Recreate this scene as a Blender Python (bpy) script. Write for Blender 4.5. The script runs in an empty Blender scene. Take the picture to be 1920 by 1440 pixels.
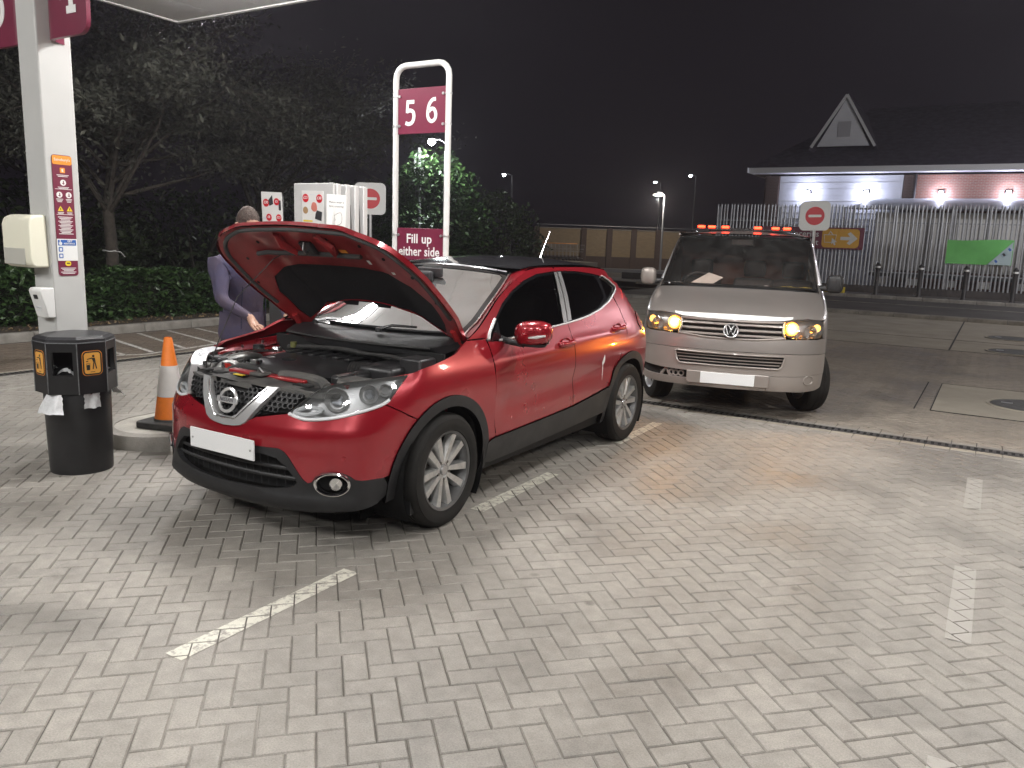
import bpy, bmesh, math, random
import numpy as np
from mathutils import Vector, Matrix
from mathutils.geometry import delaunay_2d_cdt
R = math.radians
scene = bpy.context.scene
col = scene.collection
random.seed(7)
rng = np.random.default_rng(7)

# ---------------------------------------------------------------- camera
# world: +Y runs along the forecourt lanes away from the camera, +X to the right, metres
CAM_H, PITCH, ROLL, FPX = 1.7026, 0.1792, 0.0352, 1479.9
TH = R(59.0)
fw0 = Vector((-math.cos(TH), math.sin(TH), 0)); rt0 = Vector((math.sin(TH), math.cos(TH), 0))
fw = (fw0 * math.cos(PITCH) + Vector((0, 0, -math.sin(PITCH)))).normalized()
up0 = rt0.cross(fw).normalized()
rt = rt0 * math.cos(ROLL) + up0 * math.sin(ROLL)
upv = up0 * math.cos(ROLL) - rt0 * math.sin(ROLL)
cam = bpy.data.cameras.new('camera'); camo = bpy.data.objects.new('camera', cam); col.objects.link(camo)
camo.matrix_world = Matrix(((rt.x, upv.x, -fw.x, 0), (rt.y, upv.y, -fw.y, 0), (rt.z, upv.z, -fw.z, CAM_H), (0, 0, 0, 1)))
cam.sensor_width = 36; cam.lens = 36 * FPX / 1920; cam.clip_start = .05; cam.clip_end = 900
scene.camera = camo
CAMP = np.array([0, 0, CAM_H])
CR, CU, CF = [np.array(v[:]) for v in (rt, upv, fw)]
def project(P):
    d = np.atleast_2d(P) - CAMP
    z = d @ CF
    return np.stack([960 + FPX * (d @ CR) / z, 720 - FPX * (d @ CU) / z, z], 1)
def VU(x, y, z=0):            # camera-floor frame (x right, y ahead) -> world
    return Vector((x * math.sin(TH) - y * math.cos(TH), x * math.cos(TH) + y * math.sin(TH), z))

# ---------------------------------------------------------------- night sky
w = bpy.data.worlds.new('World'); scene.world = w; w.use_nodes = True
nt = w.node_tree; nt.nodes.clear()
sky = nt.nodes.new('ShaderNodeTexSky'); sky.sky_type = 'NISHITA'; sky.sun_disc = False
sky.sun_elevation = R(-9); sky.sun_rotation = R(200)
b1 = nt.nodes.new('ShaderNodeBackground'); b1.inputs[1].default_value = .05
b2 = nt.nodes.new('ShaderNodeBackground'); b2.inputs[0].default_value = (.0056, .0042, .0062, 1); b2.inputs[1].default_value = 1
ad = nt.nodes.new('ShaderNodeAddShader'); wo = nt.nodes.new('ShaderNodeOutputWorld')
nt.links.new(sky.outputs[0], b1.inputs[0]); nt.links.new(b1.outputs[0], ad.inputs[0]); nt.links.new(b2.outputs[0], ad.inputs[1]); nt.links.new(ad.outputs[0], wo.inputs[0])
scene.view_settings.view_transform = 'Standard'; scene.view_settings.look = 'None'
scene.view_settings.exposure = 0; scene.view_settings.gamma = 1
LAMP = 128.0                   # radiance of the canopy luminaires
scene.cycles.use_denoising = True
scene.cycles.max_bounces = 8; scene.cycles.transparent_max_bounces = 16
scene.cycles.sample_clamp_indirect = 4
scene.cycles.caustics_reflective = False; scene.cycles.caustics_refractive = False

# ---------------------------------------------------------------- materials
MATS = {}
def N(nt, t, **k):
    n = nt.nodes.new(t)
    for a, v in k.items(): setattr(n, a, v)
    return n
def M(name, color, rough=.5, metal=0, var=0, vscale=8, bump=0, bscale=60, coat=0, spec=.5, emis=None, estr=0, var2=None, sss=0, detail=4, coord='Object', trans=0):
    if name in MATS: return MATS[name]
    m = bpy.data.materials.new(name); m.use_nodes = True; nt = m.node_tree
    b = nt.nodes['Principled BSDF']
    b.inputs['Base Color'].default_value = (*color, 1); b.inputs['Roughness'].default_value = rough
    b.inputs['Metallic'].default_value = metal; b.inputs['Specular IOR Level'].default_value = spec
    b.inputs['Coat Weight'].default_value = coat; b.inputs['Coat Roughness'].default_value = .04
    if trans: b.inputs['Transmission Weight'].default_value = trans
    if emis: b.inputs['Emission Color'].default_value = (*emis, 1); b.inputs['Emission Strength'].default_value = estr
    tc = N(nt, 'ShaderNodeTexCoord')
    if var or var2:
        no = N(nt, 'ShaderNodeTexNoise'); no.inputs['Scale'].default_value = vscale; no.inputs['Detail'].default_value = detail; no.inputs['Roughness'].default_value = .65
        nt.links.new(tc.outputs[coord], no.inputs['Vector'])
        mr = N(nt, 'ShaderNodeMapRange'); mr.inputs['From Min'].default_value = .3; mr.inputs['From Max'].default_value = .7
        nt.links.new(no.outputs['Fac'], mr.inputs['Value'])
        mx = N(nt, 'ShaderNodeMix', data_type='RGBA')
        c2 = var2 or tuple(c * (1 - var) for c in color)
        c1 = color if var2 else tuple(min(1, c * (1 + var)) for c in color)
        mx.inputs['A'].default_value = (*c2, 1); mx.inputs['B'].default_value = (*c1, 1)
        nt.links.new(mr.outputs['Result'], mx.inputs['Factor']); nt.links.new(mx.outputs['Result'], b.inputs['Base Color'])
        mr2 = N(nt, 'ShaderNodeMapRange'); mr2.inputs['To Min'].default_value = min(1, rough * 1.15); mr2.inputs['To Max'].default_value = rough * .85
        nt.links.new(no.outputs['Fac'], mr2.inputs['Value']); nt.links.new(mr2.outputs['Result'], b.inputs['Roughness'])
    if bump:
        n2 = N(nt, 'ShaderNodeTexNoise'); n2.inputs['Scale'].default_value = bscale; n2.inputs['Detail'].default_value = 3
        nt.links.new(tc.outputs[coord], n2.inputs['Vector'])
        bp = N(nt, 'ShaderNodeBump'); bp.inputs['Strength'].default_value = bump; bp.inputs['Distance'].default_value = .01
        nt.links.new(n2.outputs['Fac'], bp.inputs['Height']); nt.links.new(bp.outputs['Normal'], b.inputs['Normal'])
    MATS[name] = m
    return m
def glass(name, tint, ior=1.5, rough=.01, dirt=0):
    if name in MATS: return MATS[name]
    m = bpy.data.materials.new(name); m.use_nodes = True; nt = m.node_tree; nt.nodes.clear()
    o = N(nt, 'ShaderNodeOutputMaterial'); t = N(nt, 'ShaderNodeBsdfTransparent'); t.inputs[0].default_value = (*tint, 1)
    g = N(nt, 'ShaderNodeBsdfGlossy'); g.inputs['Roughness'].default_value = rough
    f = N(nt, 'ShaderNodeFresnel'); f.inputs[0].default_value = ior
    mx = N(nt, 'ShaderNodeMixShader'); nt.links.new(f.outputs[0], mx.inputs[0]); nt.links.new(t.outputs[0], mx.inputs[1]); nt.links.new(g.outputs[0], mx.inputs[2])
    out = mx
    if dirt:
        d = N(nt, 'ShaderNodeBsdfDiffuse'); d.inputs[0].default_value = (.55, .56, .55, 1)
        no = N(nt, 'ShaderNodeTexNoise'); no.inputs['Scale'].default_value = 9; no.inputs['Detail'].default_value = 6
        tc = N(nt, 'ShaderNodeTexCoord'); nt.links.new(tc.outputs['Object'], no.inputs['Vector'])
        mr = N(nt, 'ShaderNodeMapRange'); mr.inputs['From Min'].default_value = .35; mr.inputs['From Max'].default_value = .8; mr.inputs['To Min'].default_value = dirt * .35; mr.inputs['To Max'].default_value = dirt
        nt.links.new(no.outputs['Fac'], mr.inputs['Value'])
        m2 = N(nt, 'ShaderNodeMixShader'); nt.links.new(mr.outputs[0], m2.inputs[0]); nt.links.new(mx.outputs[0], m2.inputs[1]); nt.links.new(d.outputs[0], m2.inputs[2]); out = m2
    nt.links.new(out.outputs[0], o.inputs[0]); MATS[name] = m
    return m

# ---------------------------------------------------------------- mesh helpers
def tag(o, label=None, cat=None, group=None, kind=None):
    if label: o['label'] = label
    if cat: o['category'] = cat
    if group: o['group'] = group
    if kind: o['kind'] = kind
    return o
def empty(name, loc=(0, 0, 0), rz=0, parent=None):
    o = bpy.data.objects.new(name, None); col.objects.link(o); o.location = loc; o.rotation_euler = (0, 0, rz); o.empty_display_size = .1
    if parent: o.parent = parent
    return o
def link(name, me, mat=None, parent=None, loc=None, rot=None, mw=None):
    o = bpy.data.objects.new(name, me); col.objects.link(o)
    for m in (mat if isinstance(mat, (list, tuple)) else [mat]):
        if m and len(me.materials) < 8 and not (me.users > 1): me.materials.append(m)
    if parent: o.parent = parent
    if mw is not None: o.matrix_local = mw
    if loc is not None: o.location = loc
    if rot is not None: o.rotation_euler = rot
    return o
class MB:
    def __init__(s): s.v = []; s.f = []; s.mi = []; s.cur = 0
    def add(s, vs, fs):
        n = len(s.v); s.v += [tuple(map(float, v)) for v in vs]; s.f += [[i + n for i in f] for f in fs]; s.mi += [s.cur] * len(fs); return s
    def mat(s, i): s.cur = i; return s
    def box(s, c, d, m=None, taper=1):
        x, y, z = [k / 2 for k in d]
        vs = [Vector((sx * x * (taper if sz > 0 else 1), sy * y * (taper if sz > 0 else 1), sz * z)) for sz in (-1, 1) for sy in (-1, 1) for sx in (-1, 1)]
        if m is not None: vs = [m @ v for v in vs]
        vs = [v + Vector(c) for v in vs]
        return s.add(vs, [(0, 2, 3, 1), (4, 5, 7, 6), (0, 1, 5, 4), (2, 6, 7, 3), (0, 4, 6, 2), (1, 3, 7, 5)])
    def cyl(s, a, b, r0, r1=None, n=16, caps=True):
        a = Vector(a); b = Vector(b); r1 = r0 if r1 is None else r1
        d = (b - a).normalized(); e = d.orthogonal().normalized(); g = d.cross(e)
        vs = []
        for p, r in ((a, r0), (b, r1)):
            vs += [p + (e * math.cos(2 * math.pi * i / n) + g * math.sin(2 * math.pi * i / n)) * r for i in range(n)]
        fs = [(i, (i + 1) % n, n + (i + 1) % n, n + i) for i in range(n)]
        if caps: fs += [tuple(range(n))[::-1], tuple(range(n, 2 * n))]
        return s.add(vs, fs)
    def tube(s, pts, r, n=8, closed=False, caps=True):
        P = [Vector(p) for p in pts]; k = len(P); rr = r if isinstance(r, (list, tuple)) else [r] * k
        T = []
        for i in range(k):
            a = P[(i - 1) % k] if closed or i > 0 else P[i]; b = P[(i + 1) % k] if closed or i < k - 1 else P[i]
            T.append((b - a).normalized())
        e = T[0].orthogonal().normalized(); vs = []
        for i in range(k):
            e = (e - T[i] * e.dot(T[i])).normalized(); g = T[i].cross(e)
            vs += [P[i] + (e * math.cos(2 * math.pi * j / n) + g * math.sin(2 * math.pi * j / n)) * rr[i] for j in range(n)]
        fs = []
        for i in range(k if closed else k - 1):
            q = (i + 1) % k
            fs += [(i * n + j, i * n + (j + 1) % n, q * n + (j + 1) % n, q * n + j) for j in range(n)]
        if caps and not closed: fs += [tuple(range(n))[::-1], tuple(range((k - 1) * n, k * n))]
        return s.add(vs, fs)
    def lathe(s, prof, n=32, m=None, a0=0, a1=2 * math.pi):
        full = abs(a1 - a0 - 2 * math.pi) < 1e-6; k = n if full else n + 1; vs = []
        for r, z in prof:
            for i in range(k):
                a = a0 + (a1 - a0) * i / n; v = Vector((r * math.cos(a), r * math.sin(a), z)); vs.append(m @ v if m is not None else v)
        fs = []
        for j in range(len(prof) - 1):
            for i in range(n):
                q = (i + 1) % k
                fs.append((j * k + i, j * k + q, (j + 1) * k + q, (j + 1) * k + i))
        return s.add(vs, fs)
    def prism(s, poly, z0, z1, m=None):
        n = len(poly); vs = [Vector((x, y, z)) for z in (z0, z1) for x, y in poly]
        if m is not None: vs = [m @ v for v in vs]
        return s.add(vs, [tuple(range(n))[::-1], tuple(range(n, 2 * n))] + [(i, (i + 1) % n, n + (i + 1) % n, n + i) for i in range(n)])
    def grid(s, F, nu, nv):
        vs = [F(i / nu, j / nv) for j in range(nv + 1) for i in range(nu + 1)]
        return s.add(vs, [(j * (nu + 1) + i, j * (nu + 1) + i + 1, (j + 1) * (nu + 1) + i + 1, (j + 1) * (nu + 1) + i) for j in range(nv) for i in range(nu)])
    def mesh(s, name, smooth=35, fix=True):
        me = bpy.data.meshes.new(name); me.from_pydata(s.v, [], s.f)
        if any(s.mi): me.polygons.foreach_set('material_index', s.mi)
        if fix:
            bm = bmesh.new(); bm.from_mesh(me); bmesh.ops.recalc_face_normals(bm, faces=bm.faces[:]); bm.to_mesh(me); bm.free()
        if smooth: me.shade_smooth(); me.set_sharp_from_angle(angle=R(smooth))
        me.update(); return me
    def build(s, name, mat, parent=None, bevel=0, seg=2, smooth=35, fix=True, **k):
        o = link(name, s.mesh(name, smooth, fix), mat, parent, **k)
        if bevel:
            b = o.modifiers.new('bevel', 'BEVEL'); b.width = bevel; b.segments = seg; b.limit_method = 'ANGLE'; b.angle_limit = R(40); b.harden_normals = False
        return o
def rbox(c, d, r, m=None, seg=3):
    """rounded rectangle in x,y extruded in z: returns MB"""
    mb = MB(); mb.prism(rrect(d[0], d[1], r, seg), -d[2] / 2, d[2] / 2)
    mm = (m or Matrix.Identity(3)); mb.v = [tuple(mm @ Vector(v) + Vector(c)) for v in mb.v]; return mb
def rrect(wd, ht, r, seg=4):
    out = []
    for cx, cy, a in ((wd / 2 - r, ht / 2 - r, 0), (-wd / 2 + r, ht / 2 - r, 90), (-wd / 2 + r, -ht / 2 + r, 180), (wd / 2 - r, -ht / 2 + r, 270)):
        for i in range(seg + 1):
            t = R(a + 90 * i / seg); out.append((cx + r * math.cos(t), cy + r * math.sin(t)))
    return out
def circ(r, n=24, cx=0, cy=0, sy=1): return [(cx + r * math.cos(2 * math.pi * i / n), cy + sy * r * math.sin(2 * math.pi * i / n)) for i in range(n)]
def frame(o, right, up):
    r = Vector(right).normalized(); u = Vector(up); n = r.cross(u).normalized(); u = n.cross(r)
    return Matrix(((r.x, u.x, n.x, o[0]), (r.y, u.y, n.y, o[1]), (r.z, u.z, n.z, o[2]), (0, 0, 0, 1)))
def plate(name, poly, th, mat, parent, mw, z0=0):
    """flat plate with outline poly in a face frame (x right, y up, z out)"""
    mb = MB().prism(poly, z0, z0 + th)
    return mb.build(name, mat, parent, smooth=30, mw=mw)
def text(s, size, mat, parent, mw, name='lettering', bold=.0, ext=.001, align='CENTER', sx=1, spacing=1):
    cu = bpy.data.curves.new('t', 'FONT'); cu.body = s; cu.size = size; cu.align_x = align; cu.align_y = 'CENTER'
    cu.offset = bold * size; cu.extrude = ext; cu.resolution_u = 3; cu.space_character = spacing
    ob = bpy.data.objects.new('t', cu); me = bpy.data.meshes.new_from_object(ob)
    bpy.data.objects.remove(ob); bpy.data.curves.remove(cu)
    me.materials.clear(); me.name = name
    if sx != 1: me.transform(Matrix.Diagonal((sx, 1, 1, 1)))
    return link(name, me, mat, parent, mw=mw)
def inpoly(P, poly):
    P = np.asarray(P); x, y = P[:, 0], P[:, 1]; poly = np.asarray(poly); c = np.zeros(len(P), bool); j = len(poly) - 1
    for i in range(len(poly)):
        xi, yi = poly[i]; xj, yj = poly[j]
        k = (yi > y) != (yj > y)
        with np.errstate(all='ignore'): c ^= k & (x < (xj - xi) * (y - yi) / (yj - yi + 1e-30) + xi)
        j = i
    return c
def subdiv(poly, d):
    out = []; n = len(poly)
    for i in range(n):
        a = np.array(poly[i]); b = np.array(poly[(i + 1) % n]); k = max(1, int(math.ceil(np.linalg.norm(b - a) / d)))
        out += [tuple(a + (b - a) * t / k) for t in range(k)]
    return out
def smoothpoly(pts, k=4, closed=False):
    """Catmull-Rom through points"""
    P = [np.array(p, float) for p in pts]; n = len(P); out = []
    for i in range(n if closed else n - 1):
        a, b, c, d = [P[(i + q) % n] if closed else P[min(max(i + q, 0), n - 1)] for q in (-1, 0, 1, 2)]
        for t in np.arange(k) / k:
            out.append(tuple(.5 * (2 * b + (c - a) * t + (2 * a - 5 * b + 4 * c - d) * t * t + (3 * b - a - 3 * c + d) * t ** 3)))
    if not closed: out.append(tuple(P[-1]))
    return out
def panel(name, outline, f, mat, parent, d=.05, holes=(), lip=.012, off=0., flip=1, build=True):
    """surface patch: outline in 2-D parameters, f maps (n,2)->(n,3); edges get an inward lip"""
    loops = [subdiv(outline, d)] + [subdiv(h, d) for h in holes]
    V = []; E = []
    for L in loops:
        n = len(V); V += L; E += [(n + i, n + (i + 1) % len(L)) for i in range(len(L))]
    A = np.array(outline); lo, hi = A.min(0), A.max(0)
    gx, gy = np.meshgrid(np.arange(lo[0] + d / 2, hi[0], d), np.arange(lo[1] + d / 2, hi[1], d)); G = np.stack([gx.ravel(), gy.ravel()], 1)
    ok = inpoly(G, outline)
    for h in holes: ok &= ~inpoly(G, h)
    G = G[ok]
    if len(G):
        B = np.array(V); keep = np.ones(len(G), bool)
        for i in range(0, len(G), 500): keep[i:i + 500] = np.min(np.linalg.norm(G[i:i + 500, None] - B[None], axis=2), axis=1) > d * .45
        G = G[keep]
    V += [tuple(g) for g in G]
    r = delaunay_2d_cdt([Vector(v) for v in V], E, [], 0, 1e-6)
    vv = np.array([v[:] for v in r[0]]); ff = np.array([f_ for f_ in r[2] if len(f_) == 3])
    cc = vv[ff].mean(1); ok = inpoly(cc, outline)
    for h in holes: ok &= ~inpoly(cc, h)
    ff = ff[ok]
    used = np.unique(ff); mp = -np.ones(len(vv), int); mp[used] = np.arange(len(used)); vv = vv[used]; ff = mp[ff]
    e = 8e-3
    fx = (f(vv + (e, 0)) - f(vv - (e, 0))); fy = (f(vv + (0, e)) - f(vv - (0, e)))
    nn = np.cross(fx, fy) * flip; nn /= np.linalg.norm(nn, axis=1, keepdims=True) + 1e-12
    P = f(vv) + nn * off
    # boundary
    cnt = {}
    for t in ff:
        for a, b in ((t[0], t[1]), (t[1], t[2]), (t[2], t[0])): cnt[(a, b)] = 1
    bd = [k for k in cnt if (k[1], k[0]) not in cnt]
    verts = list(map(tuple, P)); norms = list(map(tuple, nn)); faces = [tuple(t) for t in ff]
    gn = np.cross(P[ff[:, 1]] - P[ff[:, 0]], P[ff[:, 2]] - P[ff[:, 0]]); rev = np.sum(gn * nn[ff[:, 0]]) < 0
    if rev: faces = [t[::-1] for t in faces]
    if lip:
        m1 = {}; m2 = {}
        for a, b in bd:
            dv = P[b] - P[a]; en = np.cross(dv, nn[a]); en = en / (np.linalg.norm(en) + 1e-12) * (1)
            for q in (a, b):
                if q not in m1:
                    m1[q] = len(verts); verts.append(tuple(P[q])); norms.append(tuple(en))
                    m2[q] = len(verts); verts.append(tuple(P[q] - nn[q] * lip)); norms.append(tuple(en))
            fc = (m1[b], m1[a], m2[a], m2[b])
            faces.append(fc[::-1] if rev else fc)
    me = bpy.data.meshes.new(name); me.from_pydata(verts, [], faces); me.shade_smooth(); me.update()
    me.normals_split_custom_set_from_vertices(norms)
    if not build: return me
    return link(name, me, mat, parent)
def copy_tree(o, parent=None, **k):
    c = o.copy(); col.objects.link(c); c.parent = parent
    for ch in o.children: copy_tree(ch, c)
    return c
# ================================================================ SETTING: ground
def paver_mat(name, c, attr, stain=.5, brown=False):
    m = bpy.data.materials.new(name); m.use_nodes = True; nt = m.node_tree; b = nt.nodes['Principled BSDF']
    ge = N(nt, 'ShaderNodeNewGeometry')
    if attr: tn = N(nt, 'ShaderNodeAttribute'); tn.attribute_name = 'tone'; to = tn.outputs['Fac']
    else: tn = N(nt, 'ShaderNodeObjectInfo'); to = tn.outputs['Random']
    mr = N(nt, 'ShaderNodeMapRange'); mr.inputs['To Min'].default_value = .92; mr.inputs['To Max'].default_value = 1.07; nt.links.new(to, mr.inputs['Value'])
    fine = N(nt, 'ShaderNodeTexNoise'); fine.inputs['Scale'].default_value = 160; fine.inputs['Detail'].default_value = 3
    mid = N(nt, 'ShaderNodeTexNoise'); mid.inputs['Scale'].default_value = 14; mid.inputs['Detail'].default_value = 5
    big = N(nt, 'ShaderNodeTexNoise'); big.inputs['Scale'].default_value = .75; big.inputs['Detail'].default_value = 6; big.inputs['Roughness'].default_value = .6; big.inputs['Distortion'].default_value = .6
    for q in (fine, mid, big): nt.links.new(ge.outputs['Position'], q.inputs['Vector'])
    f1 = N(nt, 'ShaderNodeMapRange'); f1.inputs['From Min'].default_value = .3; f1.inputs['From Max'].default_value = .7; f1.inputs['To Min'].default_value = .82; f1.inputs['To Max'].default_value = 1.15; nt.links.new(fine.outputs['Fac'], f1.inputs['Value'])
    f2 = N(nt, 'ShaderNodeMapRange'); f2.inputs['From Min'].default_value = .3; f2.inputs['From Max'].default_value = .7; f2.inputs['To Min'].default_value = .86; f2.inputs['To Max'].default_value = 1.1; nt.links.new(mid.outputs['Fac'], f2.inputs['Value'])
    f3 = N(nt, 'ShaderNodeMapRange'); f3.inputs['From Min'].default_value = .36; f3.inputs['From Max'].default_value = .56; f3.inputs['To Min'].default_value = 1 - stain; f3.inputs['To Max'].default_value = 1.05; nt.links.new(big.outputs['Fac'], f3.inputs['Value'])
    vo = N(nt, 'ShaderNodeTexVoronoi'); vo.inputs['Scale'].default_value = 2.3; vo.inputs['Randomness'].default_value = 1; nt.links.new(ge.outputs['Position'], vo.inputs['Vector'])
    f4 = N(nt, 'ShaderNodeMapRange'); f4.inputs['From Min'].default_value = .035; f4.inputs['From Max'].default_value = .075; f4.inputs['To Min'].default_value = .62; f4.inputs['To Max'].default_value = 1; nt.links.new(vo.outputs['Distance'], f4.inputs['Value'])
    oil = N(nt, 'ShaderNodeTexNoise'); oil.inputs['Scale'].default_value = 2.2; oil.inputs['Detail'].default_value = 7; oil.inputs['Roughness'].default_value = .7; nt.links.new(ge.outputs['Position'], oil.inputs['Vector'])
    f5 = N(nt, 'ShaderNodeMapRange'); f5.inputs['From Min'].default_value = .60; f5.inputs['From Max'].default_value = .74; f5.inputs['To Min'].default_value = 1; f5.inputs['To Max'].default_value = .66; nt.links.new(oil.outputs['Fac'], f5.inputs['Value'])
    p = mr.outputs[0]
    for q in (f1, f2, f3, f4, f5):
        mm = N(nt, 'ShaderNodeMath', operation='MULTIPLY'); nt.links.new(p, mm.inputs[0]); nt.links.new(q.outputs[0], mm.inputs[1]); p = mm.outputs[0]
    vm = N(nt, 'ShaderNodeVectorMath', operation='SCALE'); vm.inputs[0].default_value = c; nt.links.new(p, vm.inputs['Scale']); nt.links.new(vm.outputs[0], b.inputs['Base Color'])
    rr = N(nt, 'ShaderNodeMapRange'); rr.inputs['From Min'].default_value = .35; rr.inputs['From Max'].default_value = .65; rr.inputs['To Min'].default_value = .42; rr.inputs['To Max'].default_value = .72; nt.links.new(big.outputs['Fac'], rr.inputs['Value']); nt.links.new(rr.outputs[0], b.inputs['Roughness'])
    bp = N(nt, 'ShaderNodeBump'); bp.inputs['Strength'].default_value = .35; bp.inputs['Distance'].default_value = .004; nt.links.new(fine.outputs['Fac'], bp.inputs['Height']); nt.links.new(bp.outputs['Normal'], b.inputs['Normal'])
    return m
GREY = (.276, .256, .228); BROWN = (.17, .135, .105)
m_pav = paver_mat('paver', GREY, True, .26); m_pavi = paver_mat('paver_single', GREY, False, .26)
m_brown = paver_mat('paver_brown', BROWN, True, .35); m_dim = paver_mat('paver_apron', (.27, .235, .195), True, .35)
m_joint = M('joint_sand', (.36, .34, .31), .95, var2=(.125, .115, .10), vscale=1.0, detail=9)
_mr = [n for n in m_joint.node_tree.nodes if n.type == 'MAP_RANGE'][0]; _mr.inputs['From Min'].default_value = .50; _mr.inputs['From Max'].default_value = .66
m_joint2 = M('joint_dark', (.07, .06, .055), .95, var=.3, vscale=5)
m_asph = M('asphalt', (.055, .05, .048), .85, var=.35, vscale=.6, bump=.4, bscale=90, detail=7)
m_conc = M('concrete', (.31, .28, .23), .8, var=.18, vscale=1.3, bump=.2, bscale=120, detail=7)
m_kerb = M('kerb_concrete', (.26, .245, .22), .85, var=.28, vscale=5, bump=.35, bscale=80, detail=6)
m_soil = M('soil', (.05, .038, .027), 1, var=.5, vscale=9, bump=.8, bscale=30)

def sheet(name, x0, x1, y0, y1, z, mat):
    o = MB().add([(x0, y0, z), (x1, y0, z), (x1, y1, z), (x0, y1, z)], [(0, 1, 2, 3)]).build(name, mat, smooth=0)
    return tag(o, kind='structure')
ground = sheet('ground', -300, 300, -60, 420, -.05, m_asph)
forecourt = sheet('forecourt_paving', -9.45, 12, -4, 8.07, -.006, m_joint)
apron = sheet('apron_paving', -9.45, 16, 8.07, 16.55, -.006, m_joint2)
lane = sheet('lane_paving', -12.1, -9.45, -4, 16.55, -.007, m_joint2)

# herringbone block paving at 45 degrees to the lanes
SC = .1007; AX = np.array([math.cos(R(45)), math.sin(R(45))]); BX = np.array([-AX[1], AX[0]]); LO = np.array([-2.753, 1.587])
def clip(poly, a, b, c):      # keep a*x+b*y<=c
    out = []
    for i in range(len(poly)):
        p, q = poly[i], poly[(i + 1) % len(poly)]; dp = a * p[0] + b * p[1] - c; dq = a * q[0] + b * q[1] - c
        if dp <= 0: out.append(p)
        if (dp < 0) != (dq < 0) and abs(dp - dq) > 1e-12: t = dp / (dp - dq); out.append((p[0] + t * (q[0] - p[0]), p[1] + t * (q[1] - p[1])))
    return out
def inset(poly, d):
    c = np.mean(poly, axis=0); P = np.array(poly); n = len(P); out = []
    for i in range(n):
        a = P[i] - P[i - 1]; b = P[(i + 1) % n] - P[i]; a = a / (np.linalg.norm(a) + 1e-9); b = b / (np.linalg.norm(b) + 1e-9)
        na = np.array([-a[1], a[0]]); nb = np.array([-b[1], b[0]]); k = na + nb; den = 1 + na @ nb
        out.append(tuple(P[i] + k * d / max(den, .3)))
    return out
def area(poly): return .5 * abs(sum(poly[i][0] * poly[i - 1][1] - poly[i - 1][0] * poly[i][1] for i in range(len(poly))))
CAMXY = np.array([0., 0.])
def inview(x, y, m=1.6):
    d = np.array([x, y]); f = d @ np.array([fw0.x, fw0.y]); r = d @ np.array([rt0.x, rt0.y])
    return f > .9 and abs(r) < f * .70 + m
ALLB = []                     # (polygon, region)
def bricks():
    K = 190
    for i in range(-K, K):
        for j in range(-K, K):
            k = (i - j) % 4
            if k == 0: w_, h_ = 2, 1
            elif k == 3: w_, h_ = 1, 2
            else: continue
            c = LO + SC * ((i + w_ / 2) * AX + (j + h_ / 2) * BX)
            if not (-12.1 < c[0] < 11 and -.6 < c[1] < 16.6): continue
            if not inview(*c): continue
            yield i, j, w_, h_, c
REG = {'f': (-9.36, 12, -4, 7.835), 'a': (-9.36, 16, 8.40, 16.38), 'l': (-11.98, -9.72, -4, 16.38)}
SLAB = (-.44, 3.2, 9.84, 12.05)
G_ = .0022
cand = []
for i, j, w_, h_, c in bricks():
    q = [(0, 0), (w_, 0), (w_, h_), (0, h_)]
    g = G_ * (1 + .5 * rng.random())
    poly = []
    for a, b in q:
        aa = i * SC + (g if a == 0 else w_ * SC - g); bb = j * SC + (g if b == 0 else h_ * SC - g)
        poly.append(tuple(LO + aa * AX + bb * BX))
    for key, (x0, x1, y0, y1) in REG.items():
        if x0 - .2 < c[0] < x1 + .2 and y0 - .2 < c[1] < y1 + .2:
            P = clip(clip(clip(clip(poly, 1, 0, x1), -1, 0, -x0), 0, 1, y1), 0, -1, -y0)
            if len(P) < 3 or area(P) < .0006: continue
            if key == 'a' and SLAB[0] + .18 < c[0] < SLAB[1] and SLAB[2] + .18 < c[1] < SLAB[3] - .18: continue
            if key in 'fa' and abs(c[0] + 5.76) < .5 and 3.55 < c[1] < 8.25: continue
            full = area(P) > .99 * area(poly)
            if key == 'f' and full:
                pr = project([(*c, 0)])[0]; vis = 0 < pr[0] < 1920 and 0 < pr[1] < 1440
            else: vis = False
            cand.append((key, P, c, w_, vis, math.hypot(*c)))
near = sorted([k for k, b in enumerate(cand) if b[4]], key=lambda k: cand[k][5])[:300]
near_set = set(near)
def brick_geo(P, mb, tone, dz=0, tilt=(0, 0), c=(0, 0)):
    P = list(P)
    if sum(P[i - 1][0] * P[i][1] - P[i][0] * P[i - 1][1] for i in range(len(P))) < 0: P = P[::-1]
    T = inset(P, .004); n = len(P)
    z = lambda p, h: h + dz + tilt[0] * (p[0] - c[0]) + tilt[1] * (p[1] - c[1])
    vs = [(*p, z(p, 0)) for p in T] + [(*p, z(p, -.0045)) for p in P] + [(*p, -.03) for p in P]
    mb.add(vs, [tuple(range(n))] + [(n + i, n + (i + 1) % n, (i + 1) % n, i) for i in range(n)] + [(2 * n + i, 2 * n + (i + 1) % n, n + (i + 1) % n, n + i) for i in range(n)])
    tone_l.extend([tone] * len(vs))
for key, par, mt in (('f', forecourt, m_pav), ('a', apron, m_dim), ('l', lane, m_brown)):
    mb = MB(); tone_l = []
    for k, (kk, P, c, w_, vis, dd) in enumerate(cand):
        if kk != key or k in near_set: continue
        brick_geo(P, mb, rng.random(), rng.normal(0, .0007), rng.normal(0, .006, 2), c)
    me = mb.mesh('paver_field', 0, False); at = me.attributes.new('tone', 'FLOAT', 'POINT'); at.data.foreach_set('value', tone_l)
    tag(link('paver_field', me, mt, par), kind='stuff')
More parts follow.
